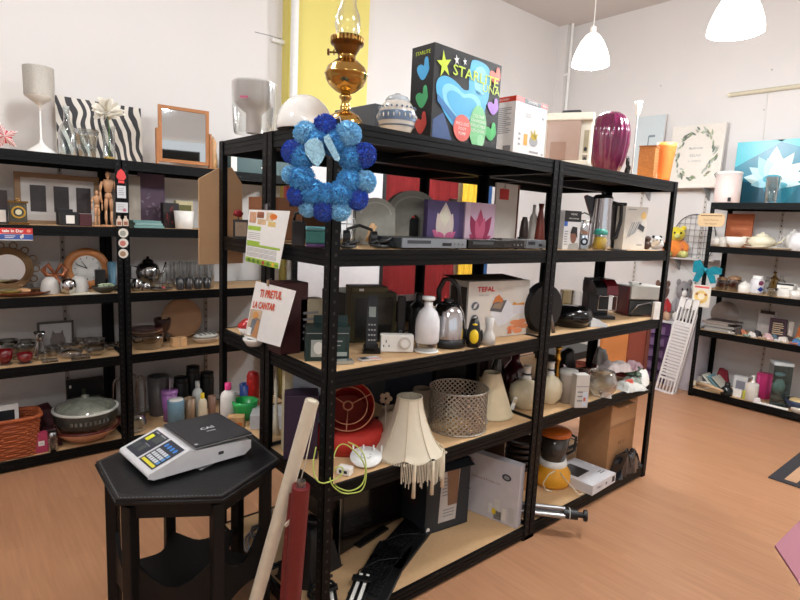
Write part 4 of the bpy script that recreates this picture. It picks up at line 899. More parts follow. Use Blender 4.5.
MB().tube([(-w_*.4, -.095, l.h*.25), (w_*.45, -.095, l.h*.25), (w_*.45, -.095, l.h*.6), (-w_*.4, -.095, l.h*.6)], .0025, CHR, 6, True).build('cup_frame', t)
l = L(636, Z3, b=319, t=284, w=36, dd=1.05)
t = T('contact_grill', 'maroon and white contact grill with silver handle arc', 'grill', (l.x, l.y, l.z), -30)
w_ = l.w*1.0; h_ = l.h
MB().bx(-w_/2, -.09, .008, w_/2, .09, h_*.5, mt((58, 60, 60), .4)).build('lower_plate', t, .004)
MB().bx(-w_/2-.012, -.08, .004, -w_/2, .08, h_*.95, mt((90, 18, 26), .3)).build('side_panel', t, .003)
MB().bx(-w_/2, -.095, h_*.55, w_/2, .09, h_*.97, mt((206, 204, 196), .3)).build('lid', t, .006)
MB().tube([(-w_*.48, -.1, h_*.12), (-w_*.3, -.108, h_*.38), (0, -.11, h_*.46), (w_*.3, -.108, h_*.38), (w_*.48, -.1, h_*.12)], .005, STL).build('handle', t)
b = MB()
for sx in (-1, 1):
    for y in (-.07, .07): b.cyl((sx*w_*.4, y, 0), (sx*w_*.4, y, .008), .01, BLK2, 10)
b.build('feet', t)
solo('cable_adapter', MB().bx(-.03, -.015, 0, .025, .015, .016, WHT).bx(.026, -.008, 0, .05, .008, .008, BLK2), 'white adapter block with black tip lying on the contact grill', 'adapter', (l.x-.01, l.y+.03, l.z+h_*.97+.001), -20)
simple_box('fork_packet', 'narrow white packet standing next to the far front post', 'packet', L(655, Z3, b=320, t=302, w=7), .02, WHT, -30)
# ================================================================ shelf 4 (z .60)
# red drum lampshade on its side
l = L(346, Z4, b=458, t=424, w=74, dd=.5)
LI('red_lampshade', 'flattened red fabric lampshade underneath the open red drum', 'lampshade', l, [(.0, 0), (.9, 0), (1.0, .5), (.96, .95), (.8, 1), (0, .96)], mt((172, 36, 24), .75, var=.1), n=36)
t = T('red_drum_lampshade', 'big red lampshade tipped back, open wire ring facing the camera', 'lampshade', (l.x, l.y+.02, Z4+l.h+.012), 0)
Rr = .104; ln = .12
c_ = at(348, 405, 'y', l.y-.03)
ax = Matrix.Translation(V((c_.x, c_.y, c_.z))-t.location) @ Matrix.Rotation(R(-36), 4, 'Z') @ Matrix.Rotation(R(52), 4, 'X')
redc = mt((190, 40, 24), .7, var=.1, sc=60); rg_ = mt((196, 130, 96), .5)
b = MB(); b.T = ax; b.lathe([(Rr*1.0, .0), (Rr*.84, -ln), (Rr*.82, -ln), (Rr*.985, 0)], redc, 48).build('shade_fabric', t)
b = MB(); b.T = ax; b.lathe([(Rr*.84, -ln*.97), (0, -ln*.98)], mt((150, 50, 38), .7), 32).build('back_panel', t)
b = MB(); b.T = ax
for q in (1.0, .74): b.tube([(Rr*q*math.cos(a), Rr*q*math.sin(a), -.002) for a in [2*PI*k/40 for k in range(40)]], .0026, rg_, 6, True)
b.tube([(.018*math.cos(a), .018*math.sin(a), -.006) for a in [2*PI*k/20 for k in range(20)]], .0035, rg_, 6, True)
for k in range(3): a = 2*PI*k/3+.5; b.tube([(.018*math.cos(a), .018*math.sin(a), -.006), (Rr*.74*math.cos(a), Rr*.74*math.sin(a), -.002), (Rr*math.cos(a), Rr*math.sin(a), -.002)], .0024, rg_, 6)
b.build('wire_ring', t)
# white router
l = L(357, Z4, b=472, w=36, dd=.5)
t = T('wifi_router', 'white round router with short antennas propped by the red lampshade', 'router', (l.x+.03, l.y-.012, Z4), ROT)
b = MB(); rr = .052; b.T = Matrix.Translation((0, 0, .018)) @ Matrix.Rotation(R(22), 4, 'X')
b.lathe([(0, 0), (rr*.8, 0), (rr, .007), (rr*.98, .014), (0, .018)], WHTG, 36, sx=1.15).build('body', t)
b = MB(); b.T = Matrix.Translation((0, 0, .018)) @ Matrix.Rotation(R(22), 4, 'X'); Face(b, (-.02, -.015, .0165), (.04, 0, 0), (0, .025, 0)).lines(0, 0, 1, 1, 4, TXG, 1, .5); b.build('label_print', t)
for x in (-.05, -.012, .026, .056): MB().cyl((x, .02, .03), (x, .025, .062), .0035, WHTG, 8).build('antenna', t)
l = L(342, Z4, b=479, w=20); t = T('white_adapter', 'small white charger plug with black slots by the near post', 'adapter', (l.x+.012, l.y, Z4), -60)
MB().bx(-.026, -.018, 0, .026, .018, .028, WHT).build('body', t, .004); b = MB(); f = front(b, .052, .0362, .028); f.rect(.2, .3, .4, .7, TXT).rect(.55, .3, .8, .7, TXT); b.build('slots', t)
l = L(344, Z4, b=462, w=20); solo('green_white_box', MB().bx(-.03, -.02, 0, .03, .02, .045, mt((196, 200, 170), .5)), 'small pale green and white block behind the charger plug', 'box', (l.x+.02, l.y+.03, Z4), -40, bev=.003)
# green-yellow cable loops hanging over the edge
gy = mt((176, 190, 86), .45); P_ = lambda px, py, y: at(px, py, 'y', y)
pts = [P_(334, 484, .02), P_(338, 488, -.012), P_(350, 492, -.02), P_(362, 486, -.022), P_(366, 474, -.018), P_(364, 462, .0), P_(356, 452, .03), P_(345, 443, .06), P_(337, 446, .06), P_(332, 462, .03), P_(329, 478, .0), P_(333, 487, -.012), P_(343, 494, -.02), P_(356, 493, -.026), P_(363, 490, -.028), P_(366.5, 478, -.026), P_(366, 462, -.012), P_(363, 452, .01), P_(357, 446, .035), P_(348, 442, .06)]
def smooth(p, k=2):
    for _ in range(k):
        q = [p[0]]
        for a, c in zip(p, p[1:]): q += [a*.75+c*.25, a*.25+c*.75]
        p = q+[p[-1]]
    return p
t = T('network_cable', 'yellow-green network cable looping over the shelf edge at the near post', 'cable', (0, 0, 0))
MB().tube(smooth(pts), .0024, gy, 7).build('cable_run', t)
MB().tube(smooth([P_(316, 447, .06), P_(313, 462, .035), P_(314, 476, .01), P_(320, 484, -.008), P_(330, 482, -.012), P_(341, 476, .0), P_(344, 468, .01), P_(338, 466, .012), P_(333, 472, .01)]), .0024, gy, 7).build('cable_run', t)
# fringe lampshade
l = L(413, Z4, b=467, t=398, w=74, dd=.42)
t = T('fringed_lampshade', 'cream bell lampshade with long tassel fringe hanging over the shelf edge', 'lampshade', (l.x-.0, max(l.y, .085), Z4), 0)
Wd = l.w/2*.98; H_ = l.h*.98; shade = mt((222, 212, 190), .8, var=.04)
vs = []; fs = []; n = 48; rows = [(1.0, 0), (.93, .05), (.80, .16), (.64, .34), (.49, .56), (.38, .8), (.34, .96), (.34, 1.0)]
for q, z in rows:
    for k in range(n):
        a = 2*PI*k/n; sc_ = abs(math.sin(a*4)); rr = q*Wd*(1+.02*(1-sc_)); vs.append((rr*math.cos(a), rr*math.sin(a), z*H_+ (.018*(1-sc_)*0 - .0 if z > 0 else .018*(1-sc_)+.002)))
for i in range(len(rows)-1):
    for k in range(n): fs.append((i*n+k, i*n+(k+1) % n, (i+1)*n+(k+1) % n, (i+1)*n+k))
MB().add(vs, fs, shade, True).build('shade_fabric', t)
b = MB()
for k in range(8):
    a = 2*PI*(k+.0)/8; b.tube([(q*Wd*1.015*math.cos(a), q*Wd*1.015*math.sin(a), z*H_+.004) for q, z in rows], .0018, mt((206, 192, 164), .8), 5)
b.tube([(.345*Wd*math.cos(a), .345*Wd*math.sin(a), H_) for a in [2*PI*k/30 for k in range(30)]], .003, mt((206, 196, 172), .8), 6, True)
b.build('seam_trim', t)
fringe = mt((226, 216, 192), .85); b = MB(); rg = random.Random(4)
lx, ly = t.location.x, t.location.y
for k in range(150):
    a = 2*PI*k/150; x = Wd*1.03*math.cos(a); y = Wd*1.03*math.sin(a)
    over = (ly+y) < -.006
    if over: L0 = rg.uniform(.06, .09)
    else: L0 = .006
    b.tube([(x, y, .012), (x*1.02, y*1.02, .004), (x*1.03+rg.uniform(-.003, .003), y*1.03, .004-L0 if over else .001)], .0016, fringe, 5)
o = b.build('fringe', t); o['kind'] = 'stuff'
for k in range(24):
    a = 2*PI*k/24
    x, y = Wd*1.06*math.cos(a), Wd*1.06*math.sin(a)
    if ly+y < -.012 and k % 2 == 0:
        MB().tube([(x, y, .012), (x, y, -.03), (x, y, -.12)], [.004, .0055, .008], fringe, 8).sph((x, y, -.02), .006, fringe, 8).build('tassel', t)
    elif k % 3 == 0 and ly+y < .06:
        MB().sph((x*1.02, y*1.02, .006), .0055, fringe, 8).build('tassel', t)
# shades behind
for px, t_, w_, y, cc, lb in ((391, 408, 26, .27, (196, 176, 150), 'beige lampshade mostly hidden behind the fringed lampshade, nearest the red drum'), (422, 388, 24, .37, (186, 168, 144), 'small beige lampshade between the fringed shade and metal lattice shade')):
    l = L(px, Z4, y=y, t=t_, w=w_*1.35); LI('beige_lampshade', lb, 'lampshade', l, [(1, 0), (.55, 1), (.53, 1), (.97, .01)], mt(cc, .8), n=32)
# metal lattice drum
l = L(456, Z4, b=439, t=385, w=58, dd=.6)
t = T('metal_lattice_lampshade', 'silver metal lattice drum lampshade with crystal drops', 'lampshade', l.loc, 20)
rr, h_ = l.w/2, l.h*.93; b = MB(); lat = mt((190, 184, 174), .35, .7)
nx, nz_ = 34, 8
def pt(u, v): a = 2*PI*u/nx; return (rr*math.cos(a), rr*math.sin(a), .004+h_*v/nz_)
def strip(p, q, w=.0024):
    p, q = V(p), V(q); d = (q-p).normalized(); c = ((p+q)/2); nrm = V((c.x, c.y, 0)).normalized(); s_ = d.cross(nrm)*w
    b.add([p-s_, q-s_, q+s_, p+s_, p-s_-nrm*.0015, q-s_-nrm*.0015, q+s_-nrm*.0015, p+s_-nrm*.0015], [(0, 1, 2, 3), (7, 6, 5, 4)], lat)
for i in range(nx):
    for j in range(nz_):
        strip(pt(i, j), pt(i+1, j+1)); strip(pt(i+1, j), pt(i, j+1))
for z in (.0035, h_+.004): b.tube([(rr*math.cos(a), rr*math.sin(a), z) for a in [2*PI*k/48 for k in range(48)]], .0028, lat, 6, True)
b.build('lattice', t)
b = MB(); gl_ = mt((216, 222, 226), .08, .9)
for i in range(7):
    a = R(-62)+i*.09
    for j in range(2): b.sph((rr*1.01*math.cos(a), rr*1.01*math.sin(a), h_*(.12+.09*j)), .006, gl_, 8)
b.build('crystal_beads', t)
# cream cone lampshade
l = L(489, Z4, b=421, t=372, w=46, dd=.5); w2 = l.w
t = T('cone_lampshade', 'plain cream cone lampshade behind the metal lattice shade', 'lampshade', (l.x, l.y, Z4))
lpart('shade_fabric', l, [(1.0, 0), (.98, .03), (.36, .98), (.36, 1), (.34, .98), (.96, .02)], mt((222, 206, 172), .8, var=.03), t, 40)
lpart('rim', l, [(1.0, 0), (1.02, .01), (1.02, .03), (.99, .035)], mt((206, 188, 150), .8), t, 40)
# dark red vases
l = L(514, Z4, y=.30, t=350, w=26); LI('red_vase', 'large dark maroon bottle vase behind the cream cone shade', 'vase', l, [(0, 0), (.6, 0), (1, .2), (1, .5), (.6, .7), (.3, .8), (.3, 1), (0, 1)], mt((62, 14, 22), .2, coat=.5))
l = L(497, Z4, y=.36, t=352, w=14); LI('silver_teapot', 'small shiny metal pot at the back behind the cream cone shade', 'pot', l, POT, mt((80, 76, 72), .25, .8))
# cream gourd lamps
for px, b_, t_, w, lb in ((524, 412, 366, 33, 'cream round-bellied lamp base left of the double post'), (548, 408, 362, 25, 'cream round-bellied lamp base right of the double post')):
    l = L(px, Z4, b=b_, t=t_, w=w, dd=.5 if px < 540 else .8)
    t = T('gourd_lamp_base', lb, 'lamp base', l.loc, 0, 'cream gourd lamp bases')
    lpart('body', l, [(0, 0), (.6, 0), (.62, .03), (.9, .14), (1, .32), (.93, .5), (.6, .62), (.32, .66), (.26, .7)], mt((222, 208, 176), .3, coat=.3), t, 36)
    lpart('neck', l, [(.26, .69), (.3, .72), (.22, .75), (.22, .98), (.28, 1), (0, 1)], WHT, t)
    lpart('collar', l, [(.3, .80), (.3, .83), (.22, .83)], BLK, t)
l = L(511, Z4, b=412, t=376, w=10)
t = T('white_remote', 'white remote-like tag leaning by the cream lamp base', 'tag', l.loc, -30)
b = MB(); b.T = Matrix.Rotation(R(18), 4, 'Y'); b.bx(-.011, -.004, 0.004, .011, .004, .07, WHT); b.build('body', t, .003)
b = MB(); b.T = Matrix.Rotation(R(18), 4, 'Y'); b.bx(-.008, -.0055, .04, .008, -.0045, .062, mt((206, 186, 150), .6)); b.build('label_sticker', t)
# brass candlestick
l = L(557, Z4, y=.28, t=346, w=9)
LI('brass_candlestick', 'tall turned brass candlestick right of the double post', 'candlestick', l, [(0, 0), (1.6, 0), (1.5, .04), (.5, .1), (.4, .2), (.7, .3), (.5, .4), (.45, .6), (.8, .7), (.5, .78), (.5, .9), (1.1, 1), (0, 1)], BRS)
# black round-topped bag behind
solo('black_bag', MB().cloth(-.07, -.04, .06, .04, .16, BLK2, .02, 14), 'crumpled black cloth bag at the back of the lower middle shelf', 'bag', (L(566, Z4, y=.37).x, .375, Z4), 0)
# jar boxes
l = L(583, Z4, b=407, t=372, w=15)
def jb(b, w, d, h): f = front(b, w, d, h); f.rect(.04, .64, .96, .67, GRY, 2).lines(.15, .15, .8, .55, 3, TXG).rect(.55, .04, .95, .5, mt((206, 214, 224), .5), 2).rect(.62, .2, .8, .32, mt((190, 90, 60), .5), 3)
simple_box('white_carton', 'white carton with blue label in front of the glass bowl', 'box', L(578, Z4, b=409, t=374, w=20), .055, mt((206, 202, 196), .5), -32, deco=jb, w=.07)
l = L(566, Z4, b=404, t=370, w=17); t = T('plastic_container', 'cloudy plastic container left of the white carton', 'container', l.loc, -20)
lpart('body', l, [(0, 0), (.9, 0), (1, .9)], mt((176, 170, 162), .3), t, 20); lpart('lid', l, [(1.06, .88), (1.06, 1), (0, 1)], mt((190, 186, 178), .4), t, 20)
# glass bowls
l = L(600, Z4, b=400, t=371, w=30, dd=.5); t = T('glass_fish_bowl', 'round clear glass bowl on the lower middle shelf', 'bowl', l.loc)
lpart('bowl', l, [(0, 0), (.5, 0), (.55, .05), (.9, .3), (1, .55), (.85, .85), (.78, 1), (.74, 1), (.8, .86), (.94, .55), (.84, .33), (0, .1)], glass((235, 240, 240), .55), t, 36)
l = L(592, Z4, b=389, t=368, w=36, dd=.5); LI('glass_bowl', 'wide glass bowl with a red-tinted rim behind the round one', 'bowl', (lambda q: (setattr(q, 'loc', (q.x, q.y+.09, Z4)), q)[1])(l), BOWL, glass((200, 150, 150), .5))
# packets heap
def packet(px, b_, w, d, h, cc, rz, lb, name='packet', cat='packet', z=Z4, seed=0, dz=0, amp=.012):
    l = L(px, z, b=b_, w=10)
    return solo(name, MB().cloth(-w/2, -d/2, w/2, d/2, h, mt(cc, .35, var=.22, sc=25), amp*1.5, 16, 34, seed=seed), lb, cat, (l.x, l.y, z+.0005+dz), rz)
packet(629, 390, .17, .12, .03, (206, 206, 200), -14, 'pale plastic packet lying right of the glass bowl', seed=1)
packet(633, 385, .12, .11, .035, (150, 158, 146), 10, 'grey-green plastic packet behind the pale one', seed=2)
packet(622, 380, .16, .10, .03, (120, 40, 44), 14, 'dark red packet in the middle of the heap', seed=5, dz=.03)
packet(633, 383, .14, .10, .03, (40, 62, 36), 25, 'dark green and black packet high in the heap', seed=4, dz=.055, amp=.016)
packet(615, 383, .20, .12, .03, (226, 212, 208), -24, 'pale pink and white folded packet on top of the heap', seed=3, dz=.075, amp=.016)
packet(631, 383, .12, .09, .025, (206, 170, 180), 8, 'pink-edged clear packet on top of the heap near the far post', seed=11, dz=.088)
packet(606, 398, .07, .05, .012, (222, 216, 210), 20, 'small white wrapper in front of the glass bowl', seed=15)
packet(628, 390.5, .05, .03, .016, (206, 80, 60), 15, 'small coral red packet at the shelf edge', seed=6, dz=.03)
packet(636, 382, .05, .06, .03, (110, 190, 80), 15, 'bright green wrapper near the far post', seed=8, dz=.05)
l = L(640, Z4, b=386, t=364, w=19, dd=.5)
solo('cloth_bundle', MB().cloth(-.05, -.045, .045, .045, .055, WHT, .03, 18, 36, seed=31), 'crumpled white cloth bundle at the far end of the lower middle shelf', 'cloth', l.loc, 0)
solo('grey_plastic_bag', MB().cloth(-.06, -.04, .06, .03, .13, mt((110, 110, 108), .3), .03, 12, 18, seed=4), 'grey crumpled plastic bag behind the pale pink packet', 'bag', (L(598, Z4, y=.36).x, .36, Z4), 0)
# rear left bay shelf 4
def plastic(l, name, label, cat, body, cap, prof=BOT, capz=.84, hd=False):
    t = T(name, label, cat, l.loc)
    lpart('bottle_body', l, [p for p in prof if p[1] <= capz]+[(0, capz)], body, t, 20); lpart('cap', l, [(.42, capz-.02), (.42, capz), (.42, 1), (0, 1)], cap, t, 16)
    return t
l = L(228, Z4, y=.80, t=383, w=15); plastic(l, 'softener_bottle', 'white bottle with bright pink cap left of the green bowl', 'bottle', WHT, mt((226, 60, 130), .4))
l = L(245, Z4, y=.76, t=400, w=25); t = T('green_bowl', 'bright green round bowl holding small trinkets', 'bowl', l.loc)
lpart('bowl', l, [(0, 0), (.6, 0), (.9, .5), (1, .8), (1.05, 1), (.9, 1), (.8, .6), (0, .2)], mt((40, 168, 84), .3), t, 32)
o = MB()
for k in range(14): a = k*2.4; o.sph((.0035*k*math.cos(a)*.7, .0035*k*math.sin(a)*.7, l.h*.6), .008, mt(((190, 180, 176), (120, 90, 90), (60, 60, 60))[k % 3], .4), 8)
o = o.build('trinkets', t); o['kind'] = 'stuff'
l = L(246, Z4, y=.86, t=384, w=13); LI('blue_cup', 'tall royal blue cup behind the green bowl', 'cup', l, TUMB, mt((28, 66, 140), .4))
l = L(253, Z4, y=.84, t=370, w=14); LI('red_canister', 'tall bright red canister right of the blue cup', 'canister', l, [(0, 0), (.9, 0), (.9, .85), (.7, .95), (0, 1)], mt((190, 36, 32), .4))
carton('white_appliance_box', 'white box with a clear dome on top behind the double post, rear bay', 250, 292, 440, 416, Z4, .14, mt((206, 206, 208), .5), lambda f, w, d, h: f.ell(.82, .45, .06, .12, GRY, 2), -32, bev=.004, y=.58)
l = L(236, Z4, y=.70, t=416, w=16); simple_box('small_food_box', 'small beige and orange packet left of the white box', 'box', l, .05, mt((206, 160, 110), .6), -30, deco=lambda b, w, d, h: front(b, w, d, h).rect(.1, .1, .9, .5, ORG, 2))
l = L(276, Z4, y=.52, t=372, w=9); LI('hook_ornament', 'slender ivory ornament standing beside the purple box', 'ornament', l, [(0, 0), (1, 0), (.6, .2), (.3, .5), (.5, .8), (.2, 1), (0, 1)], CRM)
carton('purple_gift_box', 'open dark purple box between the double post and the white roll', 284, 318, 436, 396, Z4, .10, mt((44, 24, 50), .6), None, -30, bev=.002, y=.25, cat='box')
# picture of city
x0 = L(282, Z4, y=.36).x; x1 = L(325, Z4, y=.36).x; l = L(300, Z4, y=.36, t=366); w_ = x1-x0
t = T('city_picture', 'pale framed picture of a grey city skyline above the purple box', 'picture', (x0+w_/2, .36, Z4), 0)
MB().bx(-w_/2, -.01, 0, w_/2, .01, l.h, mt((196, 184, 150), .6)).build('frame', t, .003)
b = MB(); f = front(b, w_, .021, l.h); f.rect(.18, .06, 1, .94, mt((170, 180, 192), .5), 1); rg = random.Random(3)
for k in range(26): q = .2+k*.031; f.rect(q, .5, q+.03, .5+rg.uniform(.05, .2), mt(rg.choice(((90, 98, 110), (120, 128, 138), (70, 76, 88))), .6), 2)
f.rect(.18, .45, 1, .5, mt((216, 216, 218), .5), 3); b.build('print', t)
# twisted flower stem
t = T('dried_flower', 'small beige artificial flower behind the red lampshade', 'flower', (L(384, Z4, y=.22).x, .22, Z4), ROT)
MB().tube([(0, 0, 0), (.003, 0, .1), (0, 0, .17)], .0025, CRM, 6).build('stem', t); b = MB()
for k in range(5): a = 2*PI*k/5; b.sph((.016*math.cos(a), -.004, .18+.016*math.sin(a)), .012, mt((196, 176, 150), .8), 8, (1, .4, 1))
b.build('petals', t)
# ================================================================ shelf 5 (z .068)
# dark television
x0, x1 = L(344, Z5, b=548).x, L(402, Z5, b=520).x
A_ = at(343, 560, 'z', Z5); B_ = at(404, 520, 'z', Z5); u = V((B_.x-A_.x, B_.y-A_.y, 0)); rz_ = math.degrees(math.atan2(u.y, u.x))
t = T('flat_television', 'black flat television standing on the bottom shelf behind the keyboards', 'television', ((A_.x+B_.x)/2-.01, (A_.y+B_.y)/2+.03, Z5), rz_)
w_ = u.length*1.02; MB().bx(-w_/2, -.012, .01, w_/2, .03, .42, BLKG).build('casing', t, .004); MB().bx(-w_/2+.02, -.0135, .035, w_/2-.02, -.0118, .40, mt((20, 14, 12), .12)).build('screen', t)
MB().bx(-w_/2-.001, -.014, .012, -w_/2+.003, -.01, .41, STL).build('edge_strip', t); MB().bx(-.1, -.03, 0, .1, .05, .01, BLK).build('stand', t)
def keyboard(px, py, rz, label, dz=0, tilt=0):
    g = at(px, py, 'z', Z5+dz); t = T('keyboard', label, 'keyboard', (g.x, g.y, Z5+.0005+dz), rz, 'black computer keyboards')
    M_ = Matrix.Rotation(R(tilt), 4, 'X')
    b = MB(); b.T = M_; b.bx(-.19, -.09, 0, .19, .068, .014, BLK).build('case', t, .004); b = MB(); b.T = M_
    for j in range(5):
        for i in range(15):
            if j == 0 and 4 <= i <= 8:
                if i == 4: b.bx(-.17+4*.0225, -.052, .0145, -.17+9*.0225-.004, -.035, .020, BLK2)
                continue
            b.bx(-.17+i*.0225, -.052+j*.0215, .0145, -.17+i*.0225+.0185, -.052+j*.0215+.017, .020, mt((20, 20, 22), .4))
    b.build('keys', t)
    MB().tube([(-.1, .066, .012), (-.05, .075, .016), (.03, .02, .024), (.06, -.03, .026), (.1, -.068, .012)], .0025, BLK2, 6).build('lead', t)
keyboard(380, 571, 33, 'black keyboard lying front-most on the bottom shelf')
keyboard(401, 544, 25, 'black keyboard lying partly behind the front-most one', .0)
# dark box w label
def db(f, w, d, h): pass
A_ = at(424, 536, 'z', Z5); B_ = at(467, 522, 'z', Z5); u = V((B_.x-A_.x, B_.y-A_.y, 0)); rz_ = math.degrees(math.atan2(u.y, u.x)); w_ = u.length; d_ = .24
n = V((-u.y, u.x, 0)).normalized(); c = (A_+B_)/2+n*d_/2; h_ = L(424, Z5, b=536, t=468, dd=0).h
t = T('open_carton', 'open dark slate box with torn white tape and label on its side', 'box', (c.x, c.y, Z5+.0005), rz_)
sl = mt((38, 44, 50), .6); b = MB(); q = .004
b.bx(-w_/2, -d_/2, 0, w_/2, d_/2, q, sl).bx(-w_/2, -d_/2, 0, w_/2, -d_/2+q, h_, sl).bx(-w_/2, d_/2-q, 0, w_/2, d_/2, h_, sl).bx(-w_/2, -d_/2, 0, -w_/2+q, d_/2, h_, sl).bx(w_/2-q, -d_/2, 0, w_/2, d_/2, h_, sl)
f = front(b, w_, d_, h_); f.poly([(.3, .12), (.7, .12), (.76, .98), (.34, .98)], mt((190, 186, 182), .5), 1).poly([(.5, .35), (.72, .35), (.74, .95), (.44, .95)], mt((134, 100, 74), .6), 2).lines(.36, .5, .5, .8, 6, TXG, 3).lines(.4, .18, .66, .32, 3, TXG, 2); f.ell(.08, .06, .04, .04, WHT, 1)
g = left(b, w_, d_, h_); g.poly([(.3, .3), (.7, .3), (.8, .75), (.5, .85), (.25, .6)], mt((50, 40, 40), .6), 1)
b.build('carton', t)
b = MB().box((0, -d_/2-.02, h_-.008), (w_*.9, .05, .003), sl, Matrix.Rotation(R(20), 4, 'X')); b.build('flap', t)
# white projector box
A_ = at(461, 507, 'z', Z5); B_ = at(516, 529, 'z', Z5); u = V((B_.x-A_.x, B_.y-A_.y, 0)); rz_ = math.degrees(math.atan2(u.y, u.x)); w_ = u.length; d_ = .05
n = V((-u.y, u.x, 0)).normalized(); c = (A_+B_)/2+n*d_/2; h_ = L(519, Z5, b=531, t=469, dd=0).h
t = T('white_photo_box', 'white lidded box with emblem and red script standing by the double post', 'box', (c.x, c.y, Z5+.0005), rz_)
b = MB().bx(-w_/2, -d_/2, 0, w_/2, d_/2, h_, mt((206, 202, 206), .45)); f = front(b, w_, d_, h_)
f.text('X', .15, .84, .04, mt((170, 60, 50), .5), 2, .8).text('Cantonia & Fondue Set', .42, .62, .017, mt((150, 110, 110), .5), 2).ell(.78, .76, .08, .055, mt((60, 62, 76), .5), 2).ell(.78, .76, .05, .03, GRY, 3)
for a, c_, w2, h2, cc in ((.5, .1, .07, .16, (222, 222, 220)), (.6, .06, .1, .3, (216, 214, 210)), (.74, .05, .07, .2, (226, 222, 216)), (.85, .04, .1, .26, (196, 194, 192)), (.6, .03, .13, .14, (120, 118, 112))): f.rect(a, c_, a+w2, c_+h2, mt(cc, .5), 2)
f.ell(.6, .15, .035, .05, YEL, 4).poly([(.02, .42), (.12, .40), (.16, .37), (.1, .36), (.02, .38)], TXT, 2).poly([(.02, .22), (.1, .20), (.14, .17), (.08, .16), (.02, .18)], TXT, 2)
b.build('carton', t)
# stacked dark trays
l = L(520, Z5, y=.30, t=437, w=30)
t = T('glass_dish_stack', 'stack of dark glass dishes behind the white box', 'dishes', l.loc)
for k in range(5): MB().lathe([(l.w*.3, l.h*(.4+k*.12)), (l.w*.5, l.h*(.42+k*.12)), (l.w*.52, l.h*(.5+k*.12)), (l.w*.48, l.h*(.5+k*.12)), (0, l.h*(.44+k*.12))], mt((50, 36, 30), .15), 24).build('dish', t)
MB().bx(-l.w*.5, -.06, 0, l.w*.5, .06, l.h*.41, CARD).build('carton_below', t)
# blender
l = L(550, Z5, b=490, t=427, w=38, dd=.5)
t = T('jug_blender', 'blender with yellow base, smoky jug and orange lid', 'blender', l.loc, ROT)
yb_ = mt((226, 160, 40), .35); q = l.w/2
lpart('base', l, [(0, 0), (.9, 0), (1, .06), (.95, .22), (.72, .34), (.7, .36), (0, .36)], yb_, t, 32); lpart('collar', l, [(.72, .34), (.74, .36), (.7, .44), (0, .44)], WHT, t, 28)
lpart('jug', l, [(.6, .43), (.66, .5), (.78, .9), (0, .9)], mt((58, 52, 46), .15, coat=.4), t, 28); lpart('lid', l, [(.82, .88), (.84, .93), (.7, .97), (.3, 1), (0, 1)], mt((216, 110, 36), .4), t, 28)
MB().tube([(q*.75, .01, l.h*.88), (q*1.15, .01, l.h*.82), (q*1.1, .01, l.h*.58), (q*.7, .01, l.h*.5)], .008, BLK).build('handle', t)
MB().tube([(0, -q*.7, l.h*.32), (-.05, -q*1.0, l.h*.28), (-.075, -q*1.0, l.h*.12), (-.06, -q*1.1, .006), (-.03, -q*1.2, .006)], .003, CRM, 7).build('cord', t)
MB().tube([(.02, -q*.8, l.h*.3), (.05, -q*1.1, l.h*.2), (.08, -q*1.4, .04), (.11, -q*1.5, .01), (.14, -q*1.3, .01)], .003, CRM, 7).build('cord', t)
solo('small_brown_box', MB().bx(-.05, -.03, 0, .05, .03, .16, CARD), 'small brown carton behind the yellow blender base', 'box', (L(537, Z5, y=.36).x, .36, Z5), 0, bev=.002)
# slim laptop box
A_ = at(573, 480, 'z', Z5); F0_ = at(593, 489, 'z', Z5+.0)
A0 = at(592, 496, 'z', Z5); B0 = at(615, 482, 'z', Z5); u = V((B0.x-A0.x, B0.y-A0.y, 0)); rz_ = math.degrees(math.atan2(u.y, u.x)); w_ = u.length; h_ = .055
Cb = at(564, 463, 'z', Z5+h_); n = V((-u.y, u.x, 0)).normalized(); d_ = abs((V((Cb.x, Cb.y, 0))-V((A0.x, A0.y, 0))).dot(n)); d_ = min(.36, max(.2, d_))
c = (A0+B0)/2+n*d_/2
t = T('slim_white_box', 'slim white box printed with a dark tablet, lying on the bottom shelf', 'box', (c.x, c.y, Z5+.0005), rz_)
b = MB().bx(-w_/2, -d_/2, 0, w_/2, d_/2, h_, mt((222, 222, 226), .35)); f = top(b, w_, d_, h_)
f.poly([(.12, .42), (.62, .42), (.62, .9), (.12, .9)], mt((44, 46, 50), .3), 1).rect(.16, .94, .5, .98, TXT, 1).rect(.7, .2, .9, .23, TXG, 1).rect(.7, .26, .85, .29, TXG, 1)
f = front(b, w_, d_, h_); f.text('TABLET', .3, .5, .018, TXT, 1).rect(.84, .2, .96, .8, TXT, 1).rect(.55, .35, .62, .65, TXG, 1); b.build('carton', t)
# tripod
A_ = at(535, 512, 'z', Z5+.02); B_ = at(577, 517, 'z', Z5+.02)
t = T('folded_tripod', 'folded black and silver tripod lying across the bottom shelf edge', 'tripod', (0, 0, 0))
dv = (B_-A_).normalized(); nn = V((-dv.y, dv.x, 0)); up_ = V((0, 0, 1)); A_ = A_-dv*.14
for k, (o1, o2) in enumerate(((-.018, .012), (.018, .012), (0, .04))):
    p = A_+nn*o1+up_*(o2-.006); MB().cyl(p, p+dv*(B_-A_).length*.82, .013, STL if k != 0 else mt((190, 192, 194), .25, .9), 12).build('leg', t)
e = A_+dv*(B_-A_).length*.8+up_*.012
MB().cyl(e, e+dv*.07, .026, BLK, 12).build('hinge_collar', t); MB().cyl(e+dv*.07, e+dv*.1, .014, BLK2, 12).cyl(e+dv*.1, e+dv*.115, .028, BLK, 14).build('head', t)
MB().tube([e+dv*.03+nn*(.028*math.cos(a))+up_*(.028*math.sin(a)) for a in [2*PI*k/20 for k in range(20)]], .0028, mt((200, 200, 196), .4), 6, True).build('strap', t)
